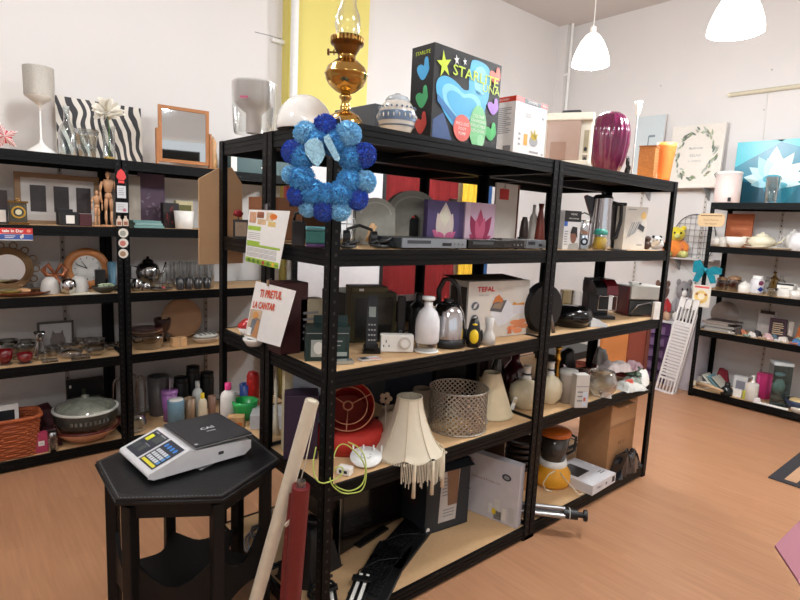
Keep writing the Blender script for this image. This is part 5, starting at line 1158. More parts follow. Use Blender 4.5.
# cardboard box
A_ = at(598, 472, 'z', Z5); B_ = at(641, 452, 'z', Z5)
x0_ = 2.03; x1_ = 2.335; h_ = L(600, Z5, y=.07, t=409).h
t = T('cardboard_box', 'large taped brown cardboard box at the far end of the bottom shelf', 'box', ((x0_+x1_)/2, .07+.11, Z5+.0005), 0)
w_ = x1_-x0_; d_ = .2; b = MB().bx(-w_/2, -d_/2, 0, w_/2, d_/2, h_, CARD); f = front(b, w_, d_, h_)
f.rect(0, .66, 1, .70, mt((150, 108, 72), .4), 1).rect(.02, .70, .98, .97, mt((184, 142, 102), .3, var=.1), 1).text('KB 10', .5, .4, .03, mt((90, 60, 40), .7), 2).rect(.58, .9, .62, 1.0, WHT, 3)
b.build('carton', t)
b = MB().box((-w_*.2, -d_/2-.0, h_+.004), (w_*.6, d_*.5, .003), CARD, Matrix.Rotation(R(5), 4, 'X')); b.build('flap', t)
solo('plastic_wrapped_cable', MB().cloth(-.14, -.035, .13, .03, .10, mt((34, 36, 40), .12, var=.5, coat=1), .045, 26, 24, seed=12), 'shiny black item wrapped in crumpled clear plastic, beside the cardboard box', 'bag', (2.19, .033, Z5), 0)
# cables / metal bits rear-left bottom + striped things
l = L(255, Z5, y=.62); tangle('metal_cable_pile', 'pile of silver and black leads on the bottom shelf behind the scale table', 'cable', (L(250, Z5, y=.62).x+.06, .62, Z5), .2, .2, .12, .006, mt((120, 120, 124), .3, .6), 130, 5, 9)
tangle('black_cable_pile', 'black leads heaped under the network cable on the bottom shelf', 'cable', (.10, .16, Z5), .12, .10, .08, .006, BLK2, 130, 8, 9)
solo('black_cloth_bag', MB().cloth(-.11, -.09, .11, .09, .2, BLK2, .03, 16, 14, seed=41), 'lumpy black bag on the bottom shelf behind the red roll', 'bag', (.15, .33, Z5), 20)
for k, (x, y, rz, lb) in enumerate(((.10, .10, 62, 'black and white striped folded item behind the near post'), (.22, .08, 40, 'second black and white striped strap at the corner of the bottom shelf'))):
    b = MB()
    for j in range(5): b.bx(-.11, -.035+j*.014, 0, .11, -.022+j*.014, .02+.004*(j % 2), WHT if j % 2 else BLK2)
    t = T('striped_strap', lb, 'strap', (x, y+.0, Z5+.0005), rz); b.build('webbing', t, .002); MB().bx(.05, -.04, .026, .08, .04, .036, BLK).build('buckle', t, .002)
# ================================================================ fillers of the rear bays, glimpsed between the front things
def rbox(name, label, cat, px0, px1, t_, z, y, d, mat, rz=0, deco=None, group=None):
    x0, x1 = L(px0, z+.08, y=y).x, L(px1, z+.08, y=y).x; l = L((px0+px1)/2, z, y=y, t=t_); w_ = x1-x0
    b = MB().bx(-w_/2, -d/2, 0, w_/2, d/2, l.h, mat)
    if deco: deco(front(b, w_, d, l.h))
    return solo(name, b, label, cat, ((x0+x1)/2, y+d/2, z+.0005), rz, group, bev=0 if deco else .003)
rbox('cardboard_case', 'brown cardboard case behind the double post on the upper middle shelf', 'box', 268, 302, 198, Z2, .60, .18, mt((140, 92, 62), .7), 0, lambda f: f.rect(.6, .8, .75, .88, TXT))
rbox('red_book', 'small coral red book standing on its edge behind the wreath', 'book', 286, 296, 186, Z2+.001, .80, .03, mt((206, 84, 84), .5)).location.z = Z2
rbox('brown_board', 'brown wooden board leaning inside the rear bay behind the camera bag', 'panel', 304, 326, 196, Z2, .70, .03, mt((120, 84, 60), .6))
l = L(245, Z2, y=.70, t=196, w=8)
t = T('artificial_rose', 'dark red artificial rose standing behind the left end post', 'flower', L(238, Z2, y=.79).loc, 0)
MB().tube([(0, 0, 0), (.006, 0, .05), (.0, 0, .085)], .002, mt((40, 60, 30), .6), 6).build('stem', t); MB().sph((0, 0, .1), .017, mt((130, 20, 30), .7), 12, (1.2, 1, .9), .4, 14).build('bloom', t)
t = T('small_photo_frame', 'small dark framed photo behind the food sheet at the left end', 'picture', L(241, Z2, y=.62).loc, -25); MB().bx(-.03, -.006, 0, .03, .006, .075, BLK).build('frame', t); MB().bx(-.022, -.0072, .01, .022, -.006, .065, mt((140, 120, 100), .5, var=.3)).build('print', t)
rbox('navy_case', 'dark navy case at the back of the lower middle shelf behind the fringed shade', 'case', 385, 432, 362, Z4, .55, .25, mt((20, 28, 44), .6))
rbox('black_box', 'black lidded box at the back behind the metal lattice shade', 'box', 436, 480, 366, Z4, .56, .22, BLK2)
rbox('dark_red_case', 'very dark maroon case at the back behind the cream cone shade', 'case', 488, 520, 352, Z4, .60, .18, mt((44, 14, 20), .5))
rbox('black_crate', 'black crate at the back of the far lower middle shelf', 'crate', 560, 602, 352, Z4, .58, .2, BLK2)
rbox('black_suitcase', 'black suitcase lying in the rear bottom bay behind the keyboards', 'suitcase', 330, 420, 470, Z5, .55, .3, BLK2)
rbox('brown_wooden_box', 'dark brown wooden box in the rear bottom bay behind the white box', 'box', 432, 505, 430, Z5, .58, .25, mt((70, 46, 34), .6))
rbox('black_speaker', 'black boxy speaker in the rear of the middle shelf behind the chopper', 'speaker', 400, 440, 300, Z3, .62, .2, BLK2)
rbox('dark_green_case', 'dark green case in the rear of the middle shelf behind the phone box', 'case', 345, 392, 292, Z3, .60, .2, mt((24, 34, 30), .6))
rbox('grey_box', 'dark grey box behind the open appliance carton', 'box', 480, 530, 290, Z3, .62, .16, mt((66, 62, 60), .6))
rbox('orange_board', 'orange-brown wooden board standing behind the far end of the lower shelves', 'board', 0, 0, 0, 0, 0, 0, MDF) if 0 else None
# wooden boards beyond the far end
t = T('wooden_boards', 'orange and reddish-brown cabinet doors leaning against the wall beyond the shelving', 'cabinet doors', (4.02, 1.02, 0), -12)
MB().bx(-.36, -.015, 0, -.02, .015, .76, mt((206, 132, 72), .5, var=.1, sc=6)).build('orange_door', t, .002)
MB().bx(-.015, -.02, 0, .22, .01, .78, mt((140, 66, 48), .45, var=.1, sc=6)).build('reddish_door', t, .002)
MB().bx(.225, -.03, 0, .27, .03, .79, mt((110, 56, 42), .5)).build('door_edge', t, .002)
# ================================================================ wooden end panel hung on the rear corner
a = [at(194.5, 179, 'y', .93), at(215, 168, 'y', .93), at(227, 168, 'y', .93), at(237, 184, 'y', .93), at(238, 262, 'y', .93), at(195, 263.5, 'y', .93)]
o = a[5]; b = MB().prism([((p-o).x, (p-o).z) for p in a][::-1], 0, .012, mt((186, 150, 112), .7, var=.08, sc=18))
solo('wooden_house_panel', b, 'beige wooden board with a peaked top fixed behind the rear left post', 'board', (o.x, .8775, o.z))
# ================================================================ left wall unit (y 2.16..2.6)
A1, A2, A3, A4, A5 = [z+.0005 for z in LS]
# star
l = L(4, A1, y=2.35, t=122, w=26); b = MB(); r_ = l.h/2
st_ = mt((196, 60, 76), .6)
for k in range(5):
    a0 = PI/2+2*PI*k/5+.2
    p = [V((r_*math.cos(a0), 0, r_+r_*math.sin(a0))), V((r_*.45*math.cos(a0+PI/5), 0, r_+r_*.45*math.sin(a0+PI/5))), V((r_*.45*math.cos(a0-PI/5), 0, r_+r_*.45*math.sin(a0-PI/5)))]
    for s_ in (-1, 1):
        c = V((0, s_*.03, r_)); n = 6
        for i in range(n):
            for side in (1, 2):
                e0 = p[0].lerp(p[side], i/n); e1 = p[0].lerp(p[side], (i+1)/n); b.add([c, e0, e1], [(0, 1, 2)], st_ if i % 2 else WHT)
solo('paper_star', b, 'red and white striped paper star at the left picture edge', 'star', l.loc)
# wine-glass shaped lamp
l = L(40, A1, y=2.32, t=67, w=27)
t = T('goblet_lamp', 'tall goblet-shaped white lamp with a beaded grey shade', 'lamp', l.loc); q = l.w/2
lpart('base', l, [(0, 0), (1, 0), (.98, .02), (.6, .07), (.2, .12), (.1, .16), (.07, .2), (.06, .5)], WHTG, t, 32); lpart('stem', l, [(.06, .48), (.06, .52), (.1, .56), (.4, .6), (.95, .66), (.95, .67), (0, .67)], mt((214, 206, 194), .4), t, 32)
lpart('lamp_shade', l, [(.97, .67), (.99, .995), (.96, 1), (.94, .68)], mt((178, 172, 162), .5, .2, var=.35, sc=220, bump=.6), t, 40)
# zebra canvas
def zebra_mat():
    M = bpy.data.materials.new('zebra_print'); M.use_nodes = True; N = M.node_tree.nodes; K = M.node_tree.links; B = N['Principled BSDF']
    tc = N.new('ShaderNodeTexCoord'); mp = N.new('ShaderNodeMapping'); mp.inputs['Rotation'].default_value = (0, R(12), 0); K.new(tc.outputs['Object'], mp.inputs[0])
    wv = N.new('ShaderNodeTexWave'); wv.bands_direction = 'X'; wv.inputs['Scale'].default_value = 6.5; wv.inputs['Distortion'].default_value = 9; wv.inputs['Detail'].default_value = 1.2; wv.inputs['Detail Scale'].default_value = .7
    rp = N.new('ShaderNodeValToRGB'); rp.color_ramp.elements[0].position = .46; rp.color_ramp.elements[1].position = .52
    rp.color_ramp.elements[0].color = (*lin((48, 48, 52)), 1); rp.color_ramp.elements[1].color = (*lin((226, 222, 212)), 1)
    K.new(mp.outputs[0], wv.inputs['Vector']); K.new(wv.outputs['Color'], rp.inputs[0]); K.new(rp.outputs[0], B.inputs['Base Color']); B.inputs['Roughness'].default_value = .6
    return M
x0, x1 = L(57, A1+.2, y=2.5).x, L(143, A1+.2, y=2.5).x; l = L(100, A1, y=2.5, t=101); w_ = x1-x0
b = MB(); b.T = Matrix.Rotation(R(-5), 4, 'X'); b.bx(-w_/2, -.012, 0, w_/2, .012, l.h, mt((220, 216, 206), .6)); front(b, w_, .024, l.h).rect(0, 0, 1, 1, zebra_mat(), 1)
solo('zebra_canvas', b, 'canvas picture with a black and white zebra pattern', 'picture', ((x0+x1)/2, 2.52, A1+.002))
GV = glass((222, 236, 238), .6)
l = L(67, A1, y=2.27, t=106, w=16); LI('glass_bottle', 'clear bluish glass bottle in front of the zebra picture', 'bottle', l, [(0, 0), (.9, 0), (1, .05), (1, .45), (.8, .58), (.35, .7), (.3, .9), (.38, .92), (.34, 1)], glass((190, 212, 214), .7), n=28)
l = L(87, A1, y=2.30, t=130, w=22); LI('glass_vase', 'wide wavy glass vase between the bottle and the white flower', 'vase', l, [(0, 0), (.6, 0), (.7, .3), (.8, .7), (1, 1), (.95, 1), (.6, .1)], GV, n=32, rib=.05, ribn=8)
l = L(109, A1, y=2.28, t=126, w=13); t = T('flower_vase', 'slim glass vase holding one big white artificial flower', 'vase', l.loc)
lpart('vase', l, [(0, 0), (.8, 0), (.85, .1), (.8, .9), (1, 1)], GV, t, 24); h0 = l.h
MB().lathe([(0, 0.001), (l.w*.36, .001), (l.w*.36, .018), (0, .018)], mt((214, 176, 90), .4), 20).build('gravel', t)
MB().tube([(0, 0, .01), (.003, 0, h0), (-.005, 0, h0+.06)], .003, mt((96, 130, 70), .6), 6).build('stem', t)
b = MB(); rg = random.Random(2); rr_ = 14*l.s
for k in range(80):
    zz = rg.uniform(-.5, 1); a = rg.uniform(0, 2*PI); q = math.sqrt(1-zz*zz); d = V((q*math.cos(a), q*math.sin(a), zz)); u = d.orthogonal().normalized(); w2 = d.cross(u)
    c = V((-.005, 0, h0+.075)); r1 = rr_*rg.uniform(.8, 1.15)
    b.add([c+d*r1*.2, c+d*r1*.7+u*rr_*.22, c+d*r1+u*rr_*.1, c+d*r1*1.03, c+d*r1-u*rr_*.1+w2*.004, c+d*r1*.7-u*rr_*.22+w2*.006], [(0, 1, 2, 3, 4, 5)], mt((240, 234, 220), .7))
b.build('flower_head', t)
# framed mirror on stand
l = L(184, A1, y=2.36, t=108, w=48); w_ = l.w; h_ = l.h
t = T('tabletop_mirror', 'tabletop mirror in an orange-brown wooden frame on a stand', 'mirror', l.loc, -6)
wm = mt((172, 112, 62), .45, var=.15, sc=14); fw = .022
b = MB().bx(-w_/2, -.012, .03, -w_/2+fw, .008, h_, wm).bx(w_/2-fw, -.012, .03, w_/2, .008, h_, wm).bx(-w_/2+fw, -.012, h_-fw, w_/2-fw, .008, h_, wm).bx(-w_/2+fw, -.012, .03, w_/2-fw, .008, .03+fw, wm); b.build('frame', t, .002)
mir = mt((206, 208, 208), .03, 1., var=.01); MB().bx(-w_/2+fw, -.006, .03+fw, w_/2-fw, -.002, h_-fw, mir).build('mirror_glass', t)
for s_ in (-1, 1): MB().bx(s_*(w_/2+.008)-.007, -.02, 0, s_*(w_/2+.008)+.007, .02, h_*.62, wm).build('stand_arm', t, .002)
MB().bx(-w_/2-.015, -.05, 0, w_/2+.015, .05, .012, wm).build('stand_base', t, .002)
l = L(213, A1, y=2.40, t=136, w=12); t = T('carved_bird', 'small wooden and black ornament at the right end above the mirror shelf', 'ornament', l.loc)
lpart('body', l, [(0, 0), (.5, 0), (.7, .3), (.5, .6), (.6, .8), (0, 1)], LWOOD, t, 14); MB().tube([(-.01, 0, l.h*.5), (-.035, 0, l.h*.75), (-.045, 0, l.h*.5), (-.03, 0, l.h*.2)], .004, BLK2).build('black_ring', t)
# teal item at right end on the left unit's top, seen through the block
def rb2(name, label, cat, px0, px1, t_, z, y, d, mat, deco=None, rz=0): return rbox(name, label, cat, px0, px1, t_, z, y, d, mat, rz, deco)
rb2('teal_case', 'dark teal case with white end seen through the top of the block', 'case', 231, 300, 155, A1, 2.3, .2, mt((28, 70, 72), .35), lambda f: f.rect(0, 0, .08, 1, WHT).rect(.42, .32, .5, .38, WHT, 2).rect(.8, .28, .88, .34, WHT, 2))
# ---- shelf 2
t = rb2('dark_picture', 'dark brown picture cut off by the left picture edge', 'picture', -6, 8, 190, A2, 2.4, .02, mt((44, 28, 26), .5))
l = L(56, A2, y=2.48, t=174); x0, x1 = L(15, A2+.15, y=2.48).x, L(100, A2+.15, y=2.48).x; w_ = x1-x0; h_ = l.h
t = T('triple_photo_frame', 'wide beige frame with three small dark photos in a white mount', 'picture', ((x0+x1)/2, 2.5, A2), 0)
fr = mt((150, 118, 86), .6); b = MB().bx(-w_/2, -.01, 0, w_/2, .01, .02, fr).bx(-w_/2, -.01, h_-.03, w_/2, .01, h_, fr).bx(-w_/2, -.01, .02, -w_/2+.03, .01, h_-.03, fr).bx(w_/2-.03, -.01, .02, w_/2, .01, h_-.03, fr); b.build('frame', t)
MB().bx(-w_/2+.03, -.006, .02, w_/2-.03, .004, h_-.03, mt((206, 200, 194), .7)).build('mount', t)
for k in range(3):
    x = -w_*.24+k*w_*.27; MB().bx(x-w_*.09, -.008, h_*.24, x+w_*.09, -.006, h_*.76, mt((50, 40, 40), .4, var=.5, sc=60)).build('photo', t)
t = T('small_picture_frame', 'small black and white framed picture at the left edge of the upper shelf', 'picture', L(3, A2, y=2.25).loc, 0); MB().bx(-.028, -.006, 0, .022, .006, .085, BLK).build('frame', t); MB().bx(-.02, -.0075, .01, .014, -.006, .075, mt((200, 190, 180), .5)).build('print', t)
l = L(18, A2, y=2.25, t=200, w=17); w_ = l.w; t = T('mantel_clock', 'small dark mantel clock with a round gold dial', 'clock', l.loc)
MB().bx(-w_/2, -.025, 0, w_/2, .025, l.h*.08, DBRS).bx(-w_*.42, -.02, l.h*.08, w_*.42, .02, l.h*.88, mt((60, 54, 40), .4)).bx(-w_/2, -.025, l.h*.88, w_/2, .025, l.h*.96, DBRS).build('case', t)
b = MB(); b.cyl((0, -.0215, l.h*.5), (0, -.026, l.h*.5), w_*.36, BRS, 24).cyl((0, -.026, l.h*.5), (0, -.027, l.h*.5), w_*.26, mt((40, 38, 36), .4), 24).cyl((0, -.027, l.h*.5), (0, -.028, l.h*.5), w_*.16, mt((206, 196, 160), .4), 20); b.build('dial', t)
MB().tube([(-.015, 0, l.h*.95), (0, 0, l.h*1.08), (.015, 0, l.h*.95)], .003, BRS, 6).build('carry_handle', t)
rb2('black_gift_box', 'small black box with a white label left of the wooden mannequins', 'box', 60, 79, 212, A2, 2.26, .06, BLK2, lambda f: f.rect(.3, .15, .75, .75, WHT))
rb2('black_cassette_box', 'low black box behind the one with the white label', 'box', 57, 73, 209, A2, 2.34, .05, BLK2)
rb2('dark_red_box', 'small dark red box just left of the small mannequin', 'box', 79.5, 92, 214, A2, 2.26, .05, mt((70, 20, 28), .5))
def mannequin(px, t_, label):
    l = L(px, A2, y=2.25, t=t_); h = l.h; w = mt((206, 156, 116), .5, var=.08); t = T('wooden_mannequin', label, 'mannequin', l.loc, 0, 'jointed wooden mannequins')
    k = h
    MB().lathe([(0, 0), (.13*k, 0), (.13*k, .03*k), (0, .03*k)], w, 24).build('base', t)
    MB().sph((0, 0, .92*k), .055*k, w, 12, (.8, .8, 1.25)).cyl((0, 0, .84*k), (0, 0, .88*k), .018*k, w, 8).build('head', t)
    MB().lathe([(.0, .60*k), (.055*k, .62*k), (.075*k, .72*k), (.09*k, .80*k), (.07*k, .84*k), (0, .845*k)], w, 14, sy=.6).lathe([(0, .48*k), (.055*k, .5*k), (.065*k, .55*k), (.045*k, .6*k), (0, .61*k)], w, 14, sy=.6).build('torso', t)
    for s in (-1, 1):
        MB().tube([(s*.035*k, 0, .5*k), (s*.042*k, 0, .4*k), (s*.045*k, 0, .28*k)], [.03*k, .034*k, .02*k], w, 10).tube([(s*.045*k, 0, .28*k), (s*.045*k, .005, .15*k), (s*.045*k, 0, .05*k)], [.02*k, .025*k, .014*k], w, 10).sph((s*.048*k, -.025*k, .045*k), .022*k, w, 8, (.8, 1.7, .6)).build('leg', t)
        MB().tube([(s*.1*k, 0, .8*k), (s*.125*k, 0, .7*k), (s*.13*k, 0, .62*k)], [.022*k, .026*k, .015*k], w, 8).tube([(s*.13*k, 0, .62*k), (s*.13*k, -.01*k, .52*k), (s*.125*k, -.02*k, .44*k)], [.015*k, .02*k, .012*k], w, 8).build('arm', t)
mannequin(97, 190, 'smaller jointed wooden mannequin beside the shelf post')
mannequin(108.5, 170.5, 'taller jointed wooden mannequin beside the shelf post')
# magnets on the joint post (front face y=2.16)
def stuck(name, label, cat, px, py, fn):
    g = at(px, py, 'y', 2.1585); t = solo(name, fn(), label, cat, (g.x, 2.1598, g.z)); return t
S_ = at(122, 200, 'y', 2.16); s_ = (S_-CAM).dot(FW)/FPX
def treem():
    b = MB().prism([(-4.5*s_, -1*s_), (-3*s_, 4*s_), (0, 7*s_), (3*s_, 4*s_), (4.5*s_, -1*s_), (2.5*s_, -4*s_), (-2.5*s_, -4*s_)], -.006, 0, mt((214, 60, 60), .5)); b.bx(-2.6*s_, -.006, -7*s_, 2.6*s_, 0, -4.5*s_, mt((214, 60, 60), .5)); return b
stuck('strawberry_magnet', 'red strawberry-shaped magnet at the top of the post', 'magnet', 121, 176, treem)
def card(w, h, cc=(206, 208, 212), pk=0):
    def f_():
        b = MB().bx(-w/2*s_, -.002, -h/2*s_, w/2*s_, 0, h/2*s_, mt(cc, .6)); f = Face(b, (-w/2*s_, -.002, -h/2*s_), (w*s_, 0, 0), (0, 0, h*s_)); f.lines(.15, .2, .85, .85, 4, GRY)
        if pk: f.ell(.7, .25, .15, .15, mt((190, 110, 130), .5), 3)
        return b
    return f_
stuck('fridge_magnet', 'upright white card magnet below the strawberry one', 'magnet', 121.5, 192, card(8, 12))
stuck('fridge_magnet', 'squarish white card magnet with a pink spot', 'magnet', 122, 207.5, card(11, 10, (206, 206, 206), 1))
def botm():
    b = MB().prism([(-2.6*s_, -5*s_), (2.6*s_, -5*s_), (2.6*s_, 1*s_), (1*s_, 3*s_), (1*s_, 5*s_), (-1*s_, 5*s_), (-1*s_, 3*s_), (-2.6*s_, 1*s_)], -.006, 0, mt((206, 188, 170), .5)); b.bx(-1.8*s_, -.0068, -4*s_, 1.8*s_, -.006, -.5*s_, mt((150, 90, 70), .5)); return b
stuck('bottle_magnet', 'left little bottle-shaped magnet on the post', 'magnet', 119, 221, botm); stuck('bottle_magnet', 'right little bottle-shaped magnet on the post', 'magnet', 125.5, 221, botm)
for py, cc, lb in ((233, (150, 150, 140), 'top round badge magnet on the post'), (243, (190, 110, 100), 'middle round badge magnet with pink print'), (253.5, (150, 120, 90), 'bottom round badge magnet on the post')):
    def bd():
        b = MB().cyl((0, 0, 0), (0, -.004, 0), 4.6*s_, mt((214, 208, 196), .4), 24); b.cyl((-.003, -.004, -.002), (-.003, -.0046, -.002), 2.8*s_, mt(cc, .5, var=.5, sc=200), 16); return b
    stuck('badge_magnet', lb, 'magnet', 123.3, py, bd)
# right bay
rb2('cream_board', 'cream fabric-covered board right behind the post magnets', 'board', 129, 141, 176, A2, 2.42, .02, mt((176, 164, 150), .7))
def pv(f):
    rg = random.Random(8)
    for k in range(16): f.petal(rg.uniform(.15, .85), rg.uniform(.2, .6), rg.uniform(0, 6.2), .08, .02, mt((150, 132, 150), .6), 1)
rb2('purple_canvas', 'dusky purple canvas with faint pale blossoms', 'picture', 139, 165, 174, A2, 2.47, .02, mt((108, 84, 104), .6), pv)
for k, (a, z_, cc, lb) in enumerate(((130, 0, (112, 150, 148), 'teal book at the bottom of the flat pile'), (131, .016, (130, 164, 160), 'pale teal book in the middle of the flat pile'), (129, .031, (104, 142, 142), 'teal book on top of the flat pile'))):
    x0, x1 = L(a+3, A2, y=2.22).x, L(163-k*1.5, A2, y=2.22).x
    solo('book', MB().bx(-(x1-x0)/2, -.07, 0, (x1-x0)/2, .07, .0145, mt(cc, .6)), lb, 'book', ((x0+x1)/2, 2.26, A2+z_), 0, 'teal books lying flat', bev=.002)
def scr(f):
    rg = random.Random(6)
    for k in range(14): a, c = rg.uniform(.1, .8), rg.uniform(.1, .8); f.poly([(a, c), (a+.05, c), (a+rg.uniform(-.1, .25), c+rg.uniform(-.4, .4)), (a+rg.uniform(-.1, .2), c+rg.uniform(-.3, .3))], mt(rg.choice(((150, 40, 36), (110, 24, 28))), .5), 1+k*.2)
rb2('scribbled_box', 'black box scribbled with red lines', 'box', 163.5, 179, 203, A2, 2.32, .06, mt((26, 14, 16), .5), scr)
rb2('ring_binder', 'cream and olive book standing behind the white mug', 'book', 176, 193, 201, A2, 2.36, .05, mt((206, 192, 150), .6), lambda f: f.rect(0, .5, .9, .85, mt((96, 92, 40), .5)))
l = L(184, A2, y=2.25, t=211, w=19); LI('white_pot', 'white tapered pot at the right end of the upper left shelf', 'pot', l, TUMB, WHT)
# shop sign on the beam
g = at(0, 234, 'y', 2.152); S2 = (g-CAM).dot(FW)/FPX; w_ = 50*S2
b = MB().bx(0, -.002, -6.2*S2, w_, 0, 6.2*S2, WHT); f = Face(b, (0, -.002, -6.2*S2), (w_, 0, 0), (0, 0, 12.4*S2))
f.rect(0, .52, 1, 1, mt((200, 44, 44), .5)).rect(0, .06, 1, .5, mt((54, 84, 150), .5)).bold('tale in Dar', .66, .76, .022, WHT, 3, 1.0).lines(.52, .16, .72, .42, 2, WHT, 2).ell(.80, .28, .022, .14, WHT, 3).poly([(.79, .2), (.84, .2), (.84, .5), (.82, .5)], WHT, 3).ell(.93, .78, .035, .13, mt((226, 150, 120), .5), 3)
solo('shop_notice', b, 'red and blue printed notice on the shelf beam at the left picture edge', 'sign', (at(-28, 234, 'y', 2.152).x, 2.1638, g.z))
# ---- shelf 3
l = L(8, A3, y=2.48, t=241); g = at(8, 261, 'y', 2.46); s3 = (g-CAM).dot(FW)/FPX
t = T('rope_mirror', 'round mirror with a looped rattan frame leaning at the back', 'mirror', (g.x, 2.50, A3), 0); rt = mt((140, 108, 74), .8, var=.2); rr_ = 16*s3; cz = 22*s3
MB().cyl((0, 0, cz), (0, -.01, cz), rr_, mir, 36).build('mirror_glass', t)
b = MB()
for q in (1.02, 1.15, 1.28): b.tube([(rr_*q*math.cos(a), -.01, cz+rr_*q*math.sin(a)) for a in [2*PI*k/40 for k in range(40)]], .009, rt, 8, True)
b.build('rattan_rim', t); b = MB()
for k in range(14):
    a = 2*PI*k/14; c = V((rr_*1.5*math.cos(a), -.008, cz+rr_*1.5*math.sin(a)))
    if c.z < .03: continue
    b.tube([c+V((rr_*.2*math.cos(u), 0, rr_*.2*math.sin(u))) for u in [2*PI*j/14 for j in range(14)]], .0035, rt, 6, True)
b.build('rattan_loops', t)
l = L(20, A3, y=2.26, w=52); t = T('bronze_tray', 'oval bronze tray holding small brass pieces', 'tray', l.loc); l.h = .022
lpart('tray', l, PLATE, mt((120, 66, 40), .3, .5), t, 36, sy=.6)
solo('brass_dish', MB().lathe([(0, 0), (.04, 0), (.06, .02), (.055, .022), (0, .008)], mt((150, 130, 60), .3, .6), 20), 'greenish brass dish on the bronze tray', 'dish', (L(10, A3, y=2.25).x, 2.25, A3+.013))
solo('clam_shell', MB().sph((0, 0, .015), .03, mt((196, 150, 110), .4), 14, (1.2, .8, .5)), 'pale copper shell piece on the bronze tray', 'shell', (L(24, A3, y=2.25).x, 2.25, A3+.013))
for px, w, lb in ((50, 17, 'left upturned white ribbed bowl'), (78.5, 18, 'right upturned white ribbed bowl')):
    l = L(px, A3, y=2.30, t=277 if px < 60 else 276, w=w); LI('white_bowl', lb, 'bowl', l, [(1, 0), (.98, .35), (.8, .75), (.4, .98), (.3, 1), (0, 1)], mt((206, 202, 196), .4), 'upturned white bowls', n=36, rib=.015, ribn=18)
l = L(68.5, A3, y=2.24, t=277, w=14.5); t = T('sugar_pot', 'shiny silver apple-shaped pot between the two white bowls', 'pot', l.loc)
lpart('body', l, [(0, 0), (.5, 0), (.9, .2), (1, .5), (.85, .8), (.4, .9), (0, .86)], CHR, t, 28); lpart('lid_knob', l, [(.1, .86), (.08, .95), (.14, 1), (0, 1)], CHR, t, 12)
l = L(55, A3, y=2.40, t=263, w=20); t = T('copper_bow', 'copper-coloured ribbon bow ornament behind the left bowl', 'ornament', l.loc); cp = mt((166, 100, 66), .35, .4)
for s_i in (-1, 1): MB().tube([(0, 0, l.h*.6), (s_i*.035, 0, l.h*.95), (s_i*.06, 0, l.h*.75), (s_i*.04, 0, l.h*.55), (0, 0, l.h*.6)], [.006, .014, .016, .014, .006], cp, 10).build('loop', t); MB().tube([(0, 0, l.h*.6), (s_i*.02, 0, l.h*.3), (s_i*.045, 0, .009)], [.006, .012, .009], cp, 8).build('tail', t)
# wooden oval clock
g = at(87, 268, 'y', 2.42); s3 = (g-CAM).dot(FW)/FPX; t = T('wooden_clock', 'round light wooden wall clock with a pale dial, leaning on the shelf', 'clock', (g.x, 2.44, A3), 0)
cz = 21*s3; ww = mt((196, 128, 74), .45, var=.12, sc=12); b = MB(); b.T = Matrix.Translation((0, 0, cz)) @ Matrix.Rotation(R(90), 4, 'X')
b.lathe([(0, 0), (20.5*s3, 0), (20.8*s3, .015), (18*s3, .03), (13.5*s3, .028), (13*s3, .02)], ww, 48, sy=.98).build('frame', t)
b = MB(); b.T = Matrix.Translation((0, -.021, cz)); b.cyl((0, 0, 0), (0, -.001, 0), 13.2*s3, mt((206, 204, 198), .5), 40)
for k in range(12): a = 2*PI*k/12; b.box((10.8*s3*math.sin(a), -.002, 10.8*s3*math.cos(a)), (.003, .001, .012), TXT, Matrix.Rotation(a, 4, 'Y'))
b.build('dial', t); b = MB(); b.T = Matrix.Translation((0, -.0235, cz))
b.prism([(-.003, 0), (.003, 0), (-.028, .046), (-.031, .044)], -.001, 0, TXT).build('hour_hand', t)
b = MB(); b.T = Matrix.Translation((0, -.0245, cz)); b.prism([(0, -.003), (0, .003), (-.058, .028), (-.06, .024)], -.001, 0, TXT).build('minute_hand', t)
rb2('dark_card_box', 'small near-black box between the wooden clock and the post', 'box', 96, 106, 270, A3, 2.30, .04, BLK2)
l = L(112, A3, y=2.38, t=262, w=8); LI('blue_tumbler', 'small blue-grey tumbler left of the post', 'cup', l, TUMB, mt((90, 130, 150), .4))
l = L(105, A3, y=2.235, w=24); l.h = .04; t = T('leaf_dish', 'dark oval dish with pale green leaves, left of the post', 'dish', l.loc)
lpart('dish', l, BOWL, mt((56, 52, 40), .4), t, 28, sy=.6); b = MB(); rg = random.Random(5)
for k in range(16): a = rg.uniform(0, 6.2); r1 = rg.uniform(0, .036); b.sph((r1*1.2*math.cos(a), r1*.6*math.sin(a), .036+rg.uniform(0, .015)), .014, mt((176, 190, 160), .6), 8, (1.3, .7, .5))
o = b.build('leaves', t); o['kind'] = 'stuff'
solo('doily', MB().cloth(-.08, -.04, .08, .04, .004, CRM, .004, 8, 30), 'small cream lace doily in front of the right bowl', 'doily', (L(85, A3, y=2.22).x, 2.215, A3))
